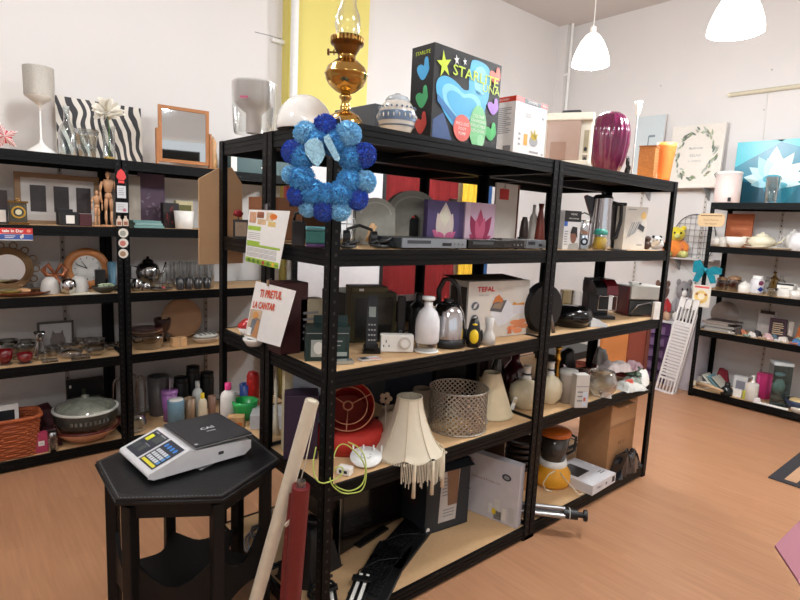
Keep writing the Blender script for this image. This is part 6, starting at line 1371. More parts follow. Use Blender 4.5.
# right bay of shelf 3
l = L(148, A3, y=2.40, t=256, w=23); t = T('silver_teapot', 'ornate silver teapot in the middle of the left shelves', 'teapot', l.loc); q = l.w/2
SV = mt((150, 150, 150), .15, 1.)
lpart('body', l, [(0, 0), (.55, 0), (.5, .06), (.85, .25), (1, .5), (.8, .72), (.5, .8), (0, .8)], SV, t, 28); lpart('lid', l, [(.5, .8), (.4, .88), (.1, .92), (.14, .97), (0, 1)], SV, t, 20)
MB().tube([(q*.8, 0, l.h*.3), (q*1.3, 0, l.h*.5), (q*1.5, 0, l.h*.8)], [.012, .008, .006], SV).build('spout', t); MB().tube([(-q*.8, 0, l.h*.65), (-q*1.4, 0, l.h*.7), (-q*1.4, 0, l.h*.3), (-q*.85, 0, l.h*.25)], .006, DGR).build('handle', t)
for px, y, t_, w, lb in ((137, 2.24, 277, 12, 'low silver pot at the foot of the teapot, beside the post'), (146, 2.23, 281, 10, 'small silver cream jug right of the low silver pot')):
    l = L(px, A3, y=y, t=t_, w=w); LI('silver_pot', lb, 'pot', l, POT, SV)
l = L(160, A3, y=2.24, w=23); l.h = .015; LI('silver_tray', 'silver oval tray carrying a small glass', 'tray', l, PLATE, SV, sy=.7)
l = L(158, A3+.0105, y=2.24, t=274, w=10); LI('tray_glass', 'small glass standing on the silver tray', 'glass', l, GL1, GLS)
solo('pink_sweet', MB().sph((0, 0, .007), .009, mt((206, 80, 80), .4), 10), 'tiny red bead on the silver tray', 'bead', (L(164, A3, y=2.22).x, 2.225, A3+.0085))
rg = random.Random(9); k = 0
GD = glass((196, 200, 200), .62)
grp_pos = [(170, 2.30, 264), (178, 2.28, 262), (186, 2.30, 263), (194, 2.28, 262), (202, 2.30, 263), (174, 2.45, 262), (183, 2.46, 261), (192, 2.45, 262), (201, 2.46, 262), (209, 2.45, 262), (210, 2.27, 264)]
for px, y, t_ in grp_pos:
    l = L(px, A3, y=y, t=t_, w=8.6); LI('drinking_glass', 'clear drinking glass standing among the rows right of the silver teapot', 'glass', l, GL1, GD, 'rows of clear drinking glasses')
for px, y in ((180, 2.215), (189, 2.215), (198, 2.215), (207, 2.215)):
    l = L(px, A3, y=y, t=278, w=8.4); LI('dark_glass_cup', 'low smoky glass cup in the front row right of the silver tray', 'cup', l, TUMB, mt((46, 46, 50), .12, coat=.6), 'low smoky glass cups')
# ---- shelf 4
def pframe(px, py_t, w, z, y, lb, inner):
    l = L(px, z, y=y, t=py_t, w=w); w_, h_ = l.w, l.h; t = T('picture_frame', lb, 'picture', l.loc); f_ = mt((66, 62, 58), .4); e = .012
    MB().bx(-w_/2, -.008, 0, w_/2, .008, e, f_).bx(-w_/2, -.008, h_-e, w_/2, .008, h_, f_).bx(-w_/2, -.008, e, -w_/2+e, .008, h_-e, f_).bx(w_/2-e, -.008, e, w_/2, .008, h_-e, f_).build('frame', t)
    b = MB().bx(-w_/2+e, -.004, e, w_/2-e, .004, h_-e, PAP); f = Face(b, (-w_/2+e, -.004, e), (w_-2*e, 0, 0), (0, 0, h_-2*e)); inner(f); b.build('print', t)
pframe(56, 321.5, 31, A4, 2.45, 'dark framed print of a cat face on white behind the glassware', lambda f: f.rect(0, 0, 1, 1, mt((176, 176, 178), .5)).ell(.55, .35, .25, .3, mt((120, 112, 108), .5), 2).poly([(.35, .55), (.4, .75), (.5, .6)], mt((110, 104, 100), .5), 3).poly([(.6, .6), (.72, .75), (.75, .52)], mt((110, 104, 100), .5), 3))
l = L(40, A4, y=2.30, t=332, w=13); LI('cut_glass_vase', 'tall waisted cut glass vase in front of the framed print', 'vase', l, [(0, 0), (.8, 0), (.9, .1), (1, .25), (.5, .6), (.45, .75), (.85, 1), (.8, 1), (.4, .7)], glass((206, 210, 208), .75), n=16)
for px, y, t_, w, lb in ((5, 2.27, 350, 14, 'ruby red glass cup at the left picture edge'), (25, 2.25, 353, 14, 'ruby red glass cup with a curled handle')):
    l = L(px, A4, y=y, t=t_, w=w); t = T('red_glass_cup', lb, 'cup', l.loc)
    lpart('cup', l, [(0, .1), (.6, .12), (.9, .4), (1, 1), (.94, 1), (.8, .4), (0, .2)], mt((110, 16, 22), .1, coat=.6), t, 24); lpart('foot', l, [(0, 0), (.9, 0), (.9, .06), (.3, .1)], glass((220, 200, 196), .6), t, 20)
    MB().tube([(l.w*.46, 0, l.h*.7), (l.w*.8, 0, l.h*.6), (l.w*.75, 0, l.h*.25), (l.w*.45, 0, l.h*.3)], .004, GLSY).build('handle', t)
gi = [(8, 2.42, 340, 20, 'clear glass bowl behind the left red cup'), (25, 2.44, 341, 22, 'large clear glass bowl left of the waisted vase'), (53, 2.36, 346, 16, 'small clear glass dish beneath the framed print'), (70, 2.28, 347, 22, 'covered clear glass dish with knob, centre of the glassware shelf'), (72, 2.47, 340, 26, 'clear glass bowl behind the covered dish'), (92, 2.44, 339, 24, 'tall clear glass bowl left of the post'), (96, 2.27, 346, 22, 'footed clear glass bowl in front of the post'), (110, 2.38, 343, 16, 'narrow clear glass bowl nearest the post')]
for i, (px, y, t_, w, lb) in enumerate(gi):
    l = L(px, A4, y=y, t=t_, w=w)
    LI('glass_bowl', lb, 'bowl', l, BOWL if i != 3 else [(0, 0), (.6, 0), (1, .35), (1, .5), (.8, .7), (.3, .85), (.08, .88), (.12, .97), (0, 1)], glass((206, 206, 202), .68), n=20, rib=.02, ribn=10)
solo('glass_tray', MB().bx(-.05, -.03, 0, .05, .03, .02, glass((226, 222, 214), .7)), 'flat clear glass tray at the shelf front', 'tray', (L(80, A4, y=2.21).x, 2.215, A4), 0)
solo('glass_tray', MB().bx(-.04, -.025, 0, .04, .025, .015, glass((226, 222, 214), .7)), 'flat clear glass tray beneath the waisted vase', 'tray', (L(50, A4, y=2.21).x, 2.22, A4), 0)
l = L(148, A4, y=2.32, w=30, t=334); t = T('glass_cake_stand', 'ribbed clear glass bowl under the stacked brown plates', 'bowl', l.loc)
lpart('bowl', l, [(0, 0), (.85, 0), (.9, .05), (.98, .75), (1.0, 1), (.96, 1), (.9, .1), (0, .06)], glass((220, 206, 176), .6), t, 36, rib=.012, ribn=30)
for k in range(3):
    l2 = L(146, A4+l.h+.001+k*.014, y=2.32, w=33-k*1.5); l2.h = .0135; LI('brown_plate', ('brown plate at the bottom of the stack on the glass bowl', 'middle brown plate of the stack', 'shiny dark brown plate on top of the stack')[k], 'plate', l2, PLATE, mt(((104, 62, 44), (150, 110, 80), (74, 30, 26))[k], .25, coat=.4), 'stacked brown plates', n=32)
l = L(162.5, A4, y=2.47, t=318, w=16); LI('brown_goblet', 'dark brown wide-mouthed goblet behind the plates', 'goblet', l, [(0, 0), (.5, 0), (.4, .2), (.4, .35), (.8, .55), (1, .9), (.95, 1), (.8, .95), (0, .5)], mt((66, 44, 40), .35))
g = at(182.5, 318, 'y', 2.48); s3 = (g-CAM).dot(FW)/FPX; b = MB(); b.T = Matrix.Translation((0, 0, 20*s3)) @ Matrix.Rotation(R(84), 4, 'X')
b.lathe([(0, 0), (19*s3, 0), (20*s3, .008), (19*s3, .016), (15*s3, .014), (0, .012)], mt((196, 154, 118), .55, var=.12, sc=14), 44)
solo('wooden_platter', b, 'big round wooden platter standing upright at the back', 'platter', (g.x, 2.50, A4+.003))
rb2('wooden_blocks', 'small pale wooden block in front of the platter', 'block', 173, 187, 338, A4, 2.24, .05, LWOOD, lambda f: f.rect(.48, 0, .52, 1, TXG))
l = L(206, A4, y=2.30, w=26, t=337); t = T('casserole_dish', 'white oval dish with striped top dish, beneath the rear post', 'dish', l.loc)
lpart('lower_dish', l, [(0, 0), (.75, 0), (1, .8), (1.02, 1), (.95, 1), (0, .2)], mt((196, 176, 156), .4), t, 32, sy=.7)
l2 = L(205, A4, y=2.30, w=24); b = MB().lathe([(0, l.h*1.0), (l2.w*.45, l.h*1.0), (l2.w*.52, l.h*1.35), (l2.w*.4, l.h*1.7), (0, l.h*1.8)], mt((206, 204, 196), .35), 32, sy=.7)
for k in range(4): b.box((-.05+k*.032, 0, l.h*1.76), (.008, .09, .006), mt((100, 104, 96), .5))
b.build('upper_dish', t)
# ---- shelf 5
l = L(12, A5, y=2.27, w=46, t=416); t = T('wicker_basket', 'orange-brown wicker basket at the left edge of the bottom shelf', 'basket', l.loc); wk = mt((170, 86, 44), .7, var=.35, sc=70, bump=.8)
w_, d_, h_ = l.w, .2, l.h; b = MB(); rows = 16
for j in range(rows):
    z = h_*(j+.5)/rows; e = .82+.18*(j/rows); n = 60; pts = []
    for k in range(n):
        a = 2*PI*k/n; cx, cy = math.cos(a), math.sin(a); x = math.copysign(abs(cx)**.5, cx)*w_/2*e; y = math.copysign(abs(cy)**.5, cy)*d_/2*e; wv_ = .003*(1 if (k//2+j) % 2 else -1)
        pts.append((x*(1+wv_/w_*2), y+wv_*(1 if cy > 0 else -1), z))
    b.tube(pts, h_/rows*.52, wk, 6, True)
b.bx(-w_*.4, -d_*.4, 0, w_*.4, d_*.4, .008, wk); b.build('woven_body', t)
b = MB(); b.tube([(math.copysign(abs(math.cos(a))**.5, math.cos(a))*w_*.53, math.copysign(abs(math.sin(a))**.5, math.sin(a))*d_*.53, h_) for a in [2*PI*k/48 for k in range(48)]], .011, wk, 8, True).build('rim', t)
bx_, by_ = l.x, l.y
l2 = L(6, A5, y=2.30, w=20, t=405); t = T('framed_photo', 'white framed dark picture standing in the wicker basket', 'picture', (l2.x, 2.30, A5+.01), 0); w_, h_ = l2.w*1.1, l2.h*.96
MB().bx(-w_/2, -.01, 0, w_/2, .01, h_, WHT).build('frame', t, .002); MB().bx(-w_/2+.02, -.0115, .02, w_/2-.02, -.0102, h_-.03, mt((34, 38, 42), .4, var=.4, sc=8)).build('print', t)
solo('pink_cloth', MB().cloth(-.07, -.03, .07, .03, .05, mt((206, 160, 186), .8), .015, 12, 20), 'pink cloth lying in the front of the wicker basket', 'cloth', (L(12, A5+.16, y=2.23).x, 2.232, A5+.125), 0)
b = MB(); solo('maroon_handbag', MB().cloth(-.17, -.07, .10, .07, .17, mt((78, 24, 32), .6, var=.2), .02, 16, 10, seed=3), 'large crumpled maroon bag behind the wicker basket', 'bag', (L(44, A5, y=2.50).x+.0, 2.51, A5), 0)
solo('maroon_pouch', MB().cloth(-.03, -.05, .09, .04, .1, mt((66, 20, 30), .6, var=.2), .015, 12, 14, seed=7), 'smaller maroon pouch in front of the large maroon bag', 'bag', (L(44, A5, y=2.3).x, 2.31, A5), 0)
rb2('pink_carton', 'small deep pink box with a white label at the front of the bottom shelf', 'box', 35, 47.5, 433.5, A5, 2.20, .04, mt((176, 60, 92), .5), lambda f: f.rect(.25, .35, .75, .6, WHT).text('JYSP', .5, .47, .01, TXG, 2))
l = L(52.5, A5, y=2.20, t=432, w=9); t = T('spice_jar', 'small glass spice jar with a steel lid beside the pink box', 'jar', l.loc); lpart('jar', l, [(0, 0), (1, 0), (1, .7), (.8, .8)], glass((210, 200, 190), .6), t); lpart('lid', l, [(.9, .78), (.9, 1), (0, 1)], STL, t)
l = L(32, A5, y=2.25, t=430, w=9); t = T('black_jar', 'black jar with a white knob behind the pink box', 'jar', l.loc); lpart('jar', l, POT, BLK2, t); lpart('knob', l, [(.2, .88), (.25, 1), (0, 1)], WHT, t)
l = L(86.5, A5, y=2.32, t=424, w=59); t = T('glazed_serving_dish', 'wide terracotta-bottomed serving dish under the casserole', 'dish', l.loc)
lpart('dish', l, [(0, 0), (.6, 0), (1, .8), (1.02, 1), (.96, 1), (.6, .15), (0, .12)], mt((206, 150, 118), .35, coat=.3), t, 40); lpart('rim', l, [(1.03, .9), (1.05, 1), (1.0, 1.06), (.96, 1)], mt((86, 30, 26), .3), t, 40); zt = l.h
l2 = L(87, A5+zt*.2, y=2.33, t=404, w=53); t = T('casserole', 'dark oval casserole with embossed band and glass lid', 'casserole', (l.x, l.y, A5+zt*1.08), 0)
hh_ = .105; q = l.w/2*.98
MB().lathe([(0, 0), (q*.86, 0), (q*.95, hh_*.3), (q, hh_*.9), (q*1.0, hh_), (q*.93, hh_), (q*.85, hh_*.2), (0, hh_*.1)], mt((56, 60, 56), .3, coat=.4), 44).lathe([(q*1.005, hh_*.92), (q*1.01, hh_*1.02), (q*.93, hh_*1.02)], mt((206, 206, 196), .4), 44).build('pot_body', t)
b = MB()
for k in range(9): a = R(-125+k*8); b.box((q*1.0*math.cos(a), q*1.0*math.sin(a), hh_*.5), (.012, .004, .02), mt((96, 100, 94), .4), Matrix.Rotation(a+PI/2, 4, 'Z'))
b.build('embossed_letters', t)
MB().lathe([(q*.92, hh_), (q*.8, hh_*1.25), (q*.4, hh_*1.55), (q*.1, hh_*1.62), (q*.12, hh_*1.75), (0, hh_*1.8)], mt((126, 130, 118), .12, var=.5, sc=30, coat=.8), 36).build('glass_lid', t)
rb2('black_board', 'black board with a white tag at the back of the bottom shelf', 'board', 68, 104, 379, A5, 2.53, .03, BLK2, lambda f: f.rect(.06, .84, .12, .9, WHT).rect(.4, .6, .5, .8, mt((60, 70, 50), .5)))
# chrome arches (dish rack) behind the post
t = T('chrome_tray_set', 'upright oval chrome trays standing behind the post on the bottom shelf', 'trays', (L(128, A5, y=2.42).x, 2.42, A5), 0)
for k in range(4):
    w3 = .10-.012*(k % 2); x = -.055+k*.05; h3 = .33-.02*(k % 2); pts = [(x-w3*.32, k*.015, .006), (x-w3*.32, k*.015, h3*.8), (x-w3*.2, k*.015, h3*.96), (x, k*.015, h3), (x+w3*.2, k*.015, h3*.96), (x+w3*.32, k*.015, h3*.8), (x+w3*.32, k*.015, .006)]
    MB().tube(smooth([V(p) for p in pts]), .005, mt((160, 150, 144), .2, .9), 8, True).build('tray_rim', t)
l = L(136, A5, y=2.26, t=412, w=20); LI('small_glass_jug', 'little clear glass jug at the foot of the chrome trays', 'jug', l, POT, GV)
l = L(169.5, A5, y=2.33, t=390, w=15); t = T('lidded_tumbler', 'purple drinking tumbler with lid and pink straw', 'tumbler', l.loc); lpart('cup', l, [(0, 0), (.75, 0), (1, .92), (0, .92)], mt((150, 96, 160), .35), t); lpart('lid', l, [(1.06, .9), (1.06, 1), (0, 1)], mt((150, 100, 158), .35), t); MB().cyl((.003, 0, l.h), (.006, 0, l.h+.075), .003, mt((206, 180, 196), .4), 8).build('straw', t)
l = L(176, A5, y=2.24, t=399, w=16); t = T('blue_candle_tin', 'pale blue candle tin with white lid in front of the purple tumbler', 'tin', l.loc); lpart('tin', l, [(0, 0), (.98, 0), (1, .94), (.97, .96), (0, .96)], mt((120, 160, 182), .4), t); lpart('lid', l, [(.85, .955), (.85, 1), (0, 1)], WHT, t)
l = L(190, A5, y=2.26, t=398, w=11); LI('frosted_candle_glass', 'brownish candle glass right of the blue tin', 'candle glass', l, TUMB, mt((136, 112, 88), .3))
l = L(197.5, A5, y=2.34, t=381, w=10); plastic(l, 'white_spray_bottle', 'slim white bottle at the back of the toiletries', 'bottle', mt((206, 212, 206), .4), mt((196, 200, 196), .4))
l = L(202.5, A5, y=2.24, t=393, w=9); plastic(l, 'yellow_cap_bottle', 'small cream bottle with a yellow cap at the front', 'bottle', mt((226, 216, 190), .4), YEL, capz=.8)
l = L(212, A5, y=2.26, t=396, w=8); LI('brown_votive', 'small brown candle pot next to the yellow-capped bottle', 'candle', l, TUMB, mt((140, 104, 84), .4))
for px, t_, w, y, lb in ((181, 377, 14, 2.44, 'black round jar behind the blue tin'), (193, 366, 13, 2.48, 'tall black canister at the back of the bottom shelf'), (207, 372, 13, 2.47, 'shorter black canister right of the tall one')):
    l = L(px, A5, y=y, t=t_, w=w); LI('black_canister', lb, 'canister', l, [(0, 0), (.95, 0), (1, .02), (1, .84), (.92, .86), (.96, .88), (.96, 1), (0, 1)], BLK2)
l = L(158, A5, y=2.50, t=376, w=20); LI('plastic_bowl_stack', 'cloudy grey plastic tub behind the purple tumbler', 'tub', l, TUMB, mt((96, 92, 92), .3))
# ================================================================ right wall unit, front plane x = 4.456
B1, B2, B3, B4, B5 = [z+.0005 for z in RS]; XF = 4.456
def xb(name, label, cat, px0, px1, t_, z, x, d, mat, deco=None, group=None, tilt=0, rz=-90):
    y0, y1 = L(px0, z+.08, x=x).y, L(px1, z+.08, x=x).y; l = L((px0+px1)/2, z, x=x, t=t_); w_ = abs(y0-y1)
    b = MB(); b.T = Matrix.Rotation(R(-tilt), 4, 'X'); b.bx(-w_/2, -d/2, 0, w_/2, d/2, l.h, mat)
    if deco: deco(front(b, w_, d, l.h))
    return solo(name, b, label, cat, (x+d/2, (y0+y1)/2, z+.0005+(.001 if tilt else 0)), rz, group, bev=0 if deco else .003)
# top
l = L(728, B1, x=4.56, t=172, w=23)
t = T('pink_canister', 'pale pink canister with black clasps on top of the right shelves', 'canister', l.loc, -60)
lpart('body', l, [(0, 0), (.98, 0), (1, .02), (1, .93), (0, .93)], mt((226, 206, 200), .35), t, 36); lpart('lid', l, [(1.02, .92), (1.04, .96), (.98, 1), (0, 1)], WHT, t, 36)
MB().bx(-.012, -l.w/2-.014, l.h*.04, .012, -l.w/2+.002, l.h*.16, BLK).build('tap', t)
MB().tube([(-l.w*.5, 0, l.h*.82), (-l.w*.58, 0, l.h*.92), (-l.w*.5, 0, l.h*.98), (l.w*.5, 0, l.h*.98)], .004, BLK, 6).build('clasp', t)
y0, y1 = at(733, 180, 'x', 4.80).y, at(833, 180, 'x', 4.80).y; zt = at(745, 142, 'x', 4.80).z; w_ = y0-y1; h_ = zt-B1
b = MB().bx(-w_/2, -.015, 0, w_/2, .015, h_, mt((40, 120, 140), .5)); f = front(b, w_, .03, h_)
f.rect(0, 0, 1, 1, mt((22, 118, 142), .3, var=.5, sc=5), 1).poly([(0, .6), (.5, 1), (0, 1)], mt((60, 176, 190), .3), 1.5).poly([(.4, 1), (1, .7), (1, 1)], mt((70, 190, 204), .3), 1.5)
f.poly([(0, 0), (.45, 0), (.3, .32), (0, .4)], mt((10, 72, 92), .3), 1.6).poly([(.55, 0), (1, 0), (1, .3), (.7, .3)], mt((20, 104, 126), .3), 1.6)
lt = ((196, 224, 226), (214, 232, 226), (176, 214, 224), (224, 226, 206), (150, 204, 218))
for k, (a, ln, wd) in enumerate(((2.95, .42, .10), (.2, .5, .10), (2.55, .42, .09), (.6, .5, .10), (2.1, .46, .10), (1.05, .5, .10), (1.57, .54, .12), (1.85, .38, .09), (1.3, .38, .09), (3.3, .3, .07), (-.12, .4, .07))): f.petal(.42, .36, a, ln, wd, mt(lt[k % 5], .35), 3+k*.3)
f.ell(.42, .40, .10, .07, mt((40, 150, 176), .3), 8); f.ell(.5, .3, .08, .05, mt((90, 176, 196), .3), 7)
solo('lotus_picture', b, 'large teal picture of a white lotus flower', 'picture', (4.82, (y0+y1)/2, B1), -90)
l = L(772, B1, x=4.60, t=177, w=13); LI('slim_glass_vase', 'tall clear glass cylinder vase in front of the lotus picture', 'vase', l, [(0, 0), (.75, 0), (.8, .05), (1, 1), (.93, 1), (.7, .12), (0, .1)], glass((225, 245, 248), .6))
# shelf 2
xb('orange_plaque', 'square orange-brown plaque with carved writing on the right upper shelf', 'plaque', 725, 751, 214, B2, 4.74, .02, mt((176, 92, 50), .6, var=.2, sc=10), lambda f: f.text('THE KITCHEN', .5, .55, .022, mt((206, 140, 96), .6), 2).text('WITH US', .5, .3, .026, mt((206, 140, 96), .6), 2))
PC = mt((228, 224, 216), .25, coat=.4); 
l = L(716, B2, x=4.60, t=236, w=16); LI('white_cup', 'white lidded cup at the left end of the tea china', 'cup', l, [(0, 0), (.6, 0), (.9, .2), (1, .6), (.9, .8), (.3, .95), (0, 1)], PC)
def teapot(px, x, t_, w, label, cc, fl, grp=None):
    l = L(px, B2, x=x, t=t_, w=w); t = T('china_teapot', label, 'teapot', l.loc, -60); q = l.w/2; P = mt(cc, .25, coat=.4)
    lpart('body', l, [(0, 0), (.5, 0), (.52, .05), (.9, .25), (1, .45), (.8, .68), (.45, .76), (0, .76)], P, t, 28); lpart('lid', l, [(.48, .75), (.42, .85), (.12, .9), (.15, .96), (0, 1)], P, t, 20)
    MB().tube([(q*.8, 0, l.h*.25), (q*1.3, 0, l.h*.45), (q*1.55, 0, l.h*.72)], [.013, .009, .006], P).build('spout', t); MB().tube([(-q*.75, 0, l.h*.62), (-q*1.35, 0, l.h*.66), (-q*1.4, 0, l.h*.35), (-q*.85, 0, l.h*.2)], .006, P).build('handle', t)
    if fl: MB().sph((0, -q*.86, l.h*.45), .01, mt((90, 100, 150), .4), 8, (1.4, .3, 1)).build('flower_decal', t)
teapot(762, 4.60, 232, 25, 'cream china teapot in the middle of the right upper shelf', (226, 218, 192), False)
teapot(793, 4.76, 229, 16, 'white china teapot with blue flower, right of the cream one', (226, 222, 216), True)
l = L(736, B2, x=4.53, t=237, w=19); t = T('white_china_jug', 'white china gravy jug in front of the orange plaque', 'jug', l.loc, -60); lpart('body', l, [(0, 0), (.5, 0), (.9, .4), (1, 1), (.92, 1), (.8, .4), (0, .2)], PC, t, sy=.6); MB().tube([(l.w*.45, 0, l.h*.9), (l.w*.68, 0, l.h*.8), (l.w*.4, 0, l.h*.35)], .005, PC).build('handle', t)
l = L(724, B2, x=4.55, t=237, w=9); LI('floral_egg_cup', 'small white cup with dark flower left of the china jug', 'cup', l, TUMB, mt((206, 200, 190), .3, var=.4, sc=60))
for px, lb in ((755, 'cream saucer in front of the cream teapot'), (780, 'cream saucer in front of the blue-flowered teapot')):
    l = L(px, B2, x=4.50, w=20); l.h = .02; LI('saucer', lb, 'saucer', l, PLATE, mt((214, 206, 186), .3))
l = L(800, B2, x=4.55, t=231, w=20); LI('floral_sugar_bowl', 'white china bowl with blue marks at the right picture edge', 'bowl', l, POT, mt((222, 220, 220), .3, var=.15, sc=60))
# heart sign hung on the post
g = at(711, 220, 'x', 4.45); s6 = (g-CAM).dot(FW)/FPX; w_ = 25*s6; h_ = 13*s6
b = MB().prism([(-w_/2, h_*.3), (-w_*.4, h_*.5), (w_*.4, h_*.5), (w_/2, h_*.3), (w_/2, -h_*.3), (w_*.4, -h_*.5), (-w_*.4, -h_*.5), (-w_/2, -h_*.3)], -.004, 0, mt((206, 178, 136), .6)); f = Face(b, (-w_/2, -.004, -h_/2), (w_, 0, 0), (0, 0, h_))
f.rect(.1, .8, .9, .86, mt((96, 60, 40), .6), 1).text('Sweet Kitchen', .5, .5, .022, mt((130, 84, 56), .6), 2).text('Bon Appetit', .5, .22, .020, mt((130, 84, 56), .6), 2)
solo('wooden_sign', b, 'small pale wooden sign with brown writing on the right shelf post', 'sign', (4.455, g.y, g.z), -90)
# butterfly bow
g = at(706, 270, 'x', 4.44); s6 = (g-CAM).dot(FW)/FPX; t = T('teal_bow', 'shiny teal ribbon bow tied to the right shelf post', 'bow', (4.44, g.y, g.z), -90); tb_ = mt((28, 140, 160), .35, .3, var=.4, sc=40)
for s_i, (a, c) in ((-1, (12, 9)), (1, (15, 4))):
    MB().prism([(0, 0), (s_i*a*.5*s6, c*1.1*s6), (s_i*a*s6, (c-1)*s6), (s_i*a*1.0*s6, -3*s6), (s_i*a*.5*s6, -4*s6)], -.014, -.004, tb_).build('loop', t, .004)
    MB().prism([(0, 0), (s_i*9*s6, -5*s6), (s_i*11*s6, -12*s6), (s_i*6*s6, -13*s6), (s_i*2*s6, -5*s6)], -.012, -.004, tb_).build('tail', t, .003)
MB().sph((0, -.01, 0), 2.6*s6, tb_, 10).build('knot', t)
# yellow face card
g = at(701, 296, 'x', 4.448); s6 = (g-CAM).dot(FW)/FPX; w_ = 17*s6; h_ = 22*s6
b = MB().bx(-w_/2, -.002, -h_/2, w_/2, 0, h_/2, mt((226, 220, 206), .6)); f = Face(b, (-w_/2, -.002, -h_/2), (w_, 0, 0), (0, 0, h_)); f.rect(.1, .86, .9, .95, mt((206, 90, 90), .6)).ell(.5, .45, .38, .3, mt((226, 196, 120), .6)).ell(.5, .48, .2, .14, mt((236, 226, 200), .6), 2).ell(.25, .58, .09, .06, mt((176, 120, 60), .6), 3).ell(.75, .58, .09, .06, mt((176, 120, 60), .6), 3).poly([(.25, .3), (.5, .2), (.75, .3), (.5, .25)], mt((206, 140, 60), .6), 3)
solo('greeting_card', b, 'card with a yellow round face pinned to the right shelf post', 'card', (4.4535, g.y, g.z), -90)
# shelf 3 jars
for px, x, t_, w, lb in ((722, 4.56, 277, 11, 'left brown glass storage jar'), (734, 4.58, 276, 14, 'right wider brown glass storage jar')):
    l = L(px, B3, x=x, t=t_, w=w); t = T('brown_jar', lb, 'jar', l.loc, 0, 'brown storage jars'); lpart('jar', l, [(0, 0), (1, 0), (1, .7), (.8, .78)], glass((150, 110, 84), .6), t); lpart('contents', l, [(0, .02), (.9, .02), (.9, .55), (0, .55)], mt((120, 84, 60), .7), t); lpart('lid', l, [(.85, .77), (.85, .9), (.3, 1), (0, 1)], mt((130, 96, 66), .5), t)
l = L(744.5, B3, x=4.54, t=281, w=11); t = T('white_porcelain_jar', 'white porcelain jar with knobbed lid on the jar shelf', 'jar', l.loc); lpart('jar', l, [(0, 0), (.95, 0), (1, .1), (1, .6), (.8, .7), (0, .7)], PC, t); lpart('lid', l, [(.85, .7), (.6, .85), (.15, .9), (.2, .98), (0, 1)], PC, t)
l = L(757, B3, x=4.58, t=276, w=12); t = T('printed_milk_jar', 'white jar with purple and blue diamond print', 'jar', l.loc); lpart('jar', l, [(0, 0), (.95, 0), (1, .1), (1, .75), (.7, .86)], mt((206, 204, 206), .3), t); lpart('lid', l, [(.75, .85), (.75, 1), (0, 1)], WHT, t)
q = l.w/2; b = MB(); b.T = Matrix.Rotation(R(-40), 4, 'Z'); b.prism([(0, l.h*.14), (q*.5, l.h*.28), (0, l.h*.42), (-q*.5, l.h*.28)], -q-.002, -q+.001, mt((30, 50, 130), .4)).cyl((0, -q-.002, l.h*.62), (0, -q+.002, l.h*.62), q*.4, mt((120, 50, 80), .4), 16).build('printed_label', t)
for px, t_, w, cc, lb in ((767, 277, 8, (220, 226, 220), 'narrow clear glass jar right of the printed jar'), (774, 272, 9, (206, 176, 110), 'amber-topped glass bottle behind the white box'), (781, 276, 9, (216, 220, 216), 'clear glass jar right of the amber-topped bottle')):
    l = L(px, B3, x=4.72, t=t_, w=w); LI('glass_jar', lb, 'jar', l, BOT, glass(cc, .6))
l = L(772, B3, x=4.52, t=288, w=11); LI('glass_candle_holder', 'low clear glass holder in front of the bottles', 'candle holder', l, TUMB, GV)
xb('white_tin', 'white square tin with black lid on the jar shelf', 'tin', 777, 793, 284, B3, 4.56, .09, WHT, lambda f: f.rect(-.03, .88, 1.03, 1.01, BLK2, 1).lines(.2, .6, .8, .7, 1, GRY, 2))
for px, x, t_, w, lb in ((796, 4.50, 291, 12, 'front white cup at the right picture edge'), (803, 4.64, 288, 12, 'back white cup at the right picture edge')):
    l = L(px, B3, x=x, t=t_, w=w); LI('white_cup', lb, 'cup', l, TUMB, PC, 'white cups at the picture edge')
# shelf 4
for k, (a0, a1, h0, cc, lb) in enumerate(((703, 731, .035, (120, 120, 124), 'grey book at the bottom of the right shelf pile'), (704, 734, .028, (60, 54, 52), 'thick dark book in the middle of the right shelf pile'), (701, 728, .018, (206, 176, 160), 'pale pink book near the top of the right shelf pile'), (706, 735, .015, (50, 38, 36), 'dark brown book topmost on the right shelf pile'))):
    zz = B4+sum((.035, .028, .018, .015)[:k])+.001*k; y0, y1 = L(a0, zz, x=4.5).y, L(a1, zz, x=4.5).y; w_ = y0-y1
    t = T('book', lb, 'book', (4.60, (y0+y1)/2, zz), -90+rnd(-4, 4), 'books in the right shelf pile'); MB().bx(-w_/2+.004, -.086, .002, w_/2-.004, .086, h0-.002, mt((150, 146, 140), .8)).build('pages', t); MB().bx(-w_/2, -.09, 0, w_/2, .09, .002, mt(cc, .5)).bx(-w_/2, -.09, h0-.0025, w_/2, .09, h0-.0005, mt(cc, .5)).bx(-w_/2, .086, 0, w_/2, .09, h0-.001, mt(cc, .5)).build('cover', t)
rg = random.Random(21)
cols = [(206, 196, 186), (60, 50, 46), (196, 120, 90), (120, 140, 120), (214, 206, 200), (40, 40, 44), (176, 150, 120), (206, 170, 170), (90, 110, 120), (220, 214, 206)]
names = [('beaded_bracelet', 'bracelet'), ('small_trinket', 'trinket')]
locs = []
for k in range(14):
    px = 731+k*5.2; x = 4.50+.05*(k % 3); y = L(px, B4, x=x).y; cc = cols[k % 10]
    if k % 3 == 0:
        b = MB()
        for j in range(12): a = 2*PI*j/12; b.sph((.03*math.cos(a), .022*math.sin(a), .008+.004*(j % 2)), .0085, mt(cc, .3), 6)
        o = solo('beaded_bracelet', b, 'small beaded bracelet lying in the clutter along the front of the right shelf', 'bracelet', (x, y, B4), rg.uniform(0, 90), 'beaded bracelets in the clutter')
    else:
        o = solo('crumpled_cloth', MB().cloth(-.03, -.035, .03, .035, .03+.012*(k % 2), mt(cc, .7, var=.3, sc=60), .014, 10, 40, seed=k), 'small crumpled cloth in the clutter along the front of the right shelf', 'cloth', (x, y, B4), rg.uniform(0, 90), 'small crumpled cloths in the clutter')
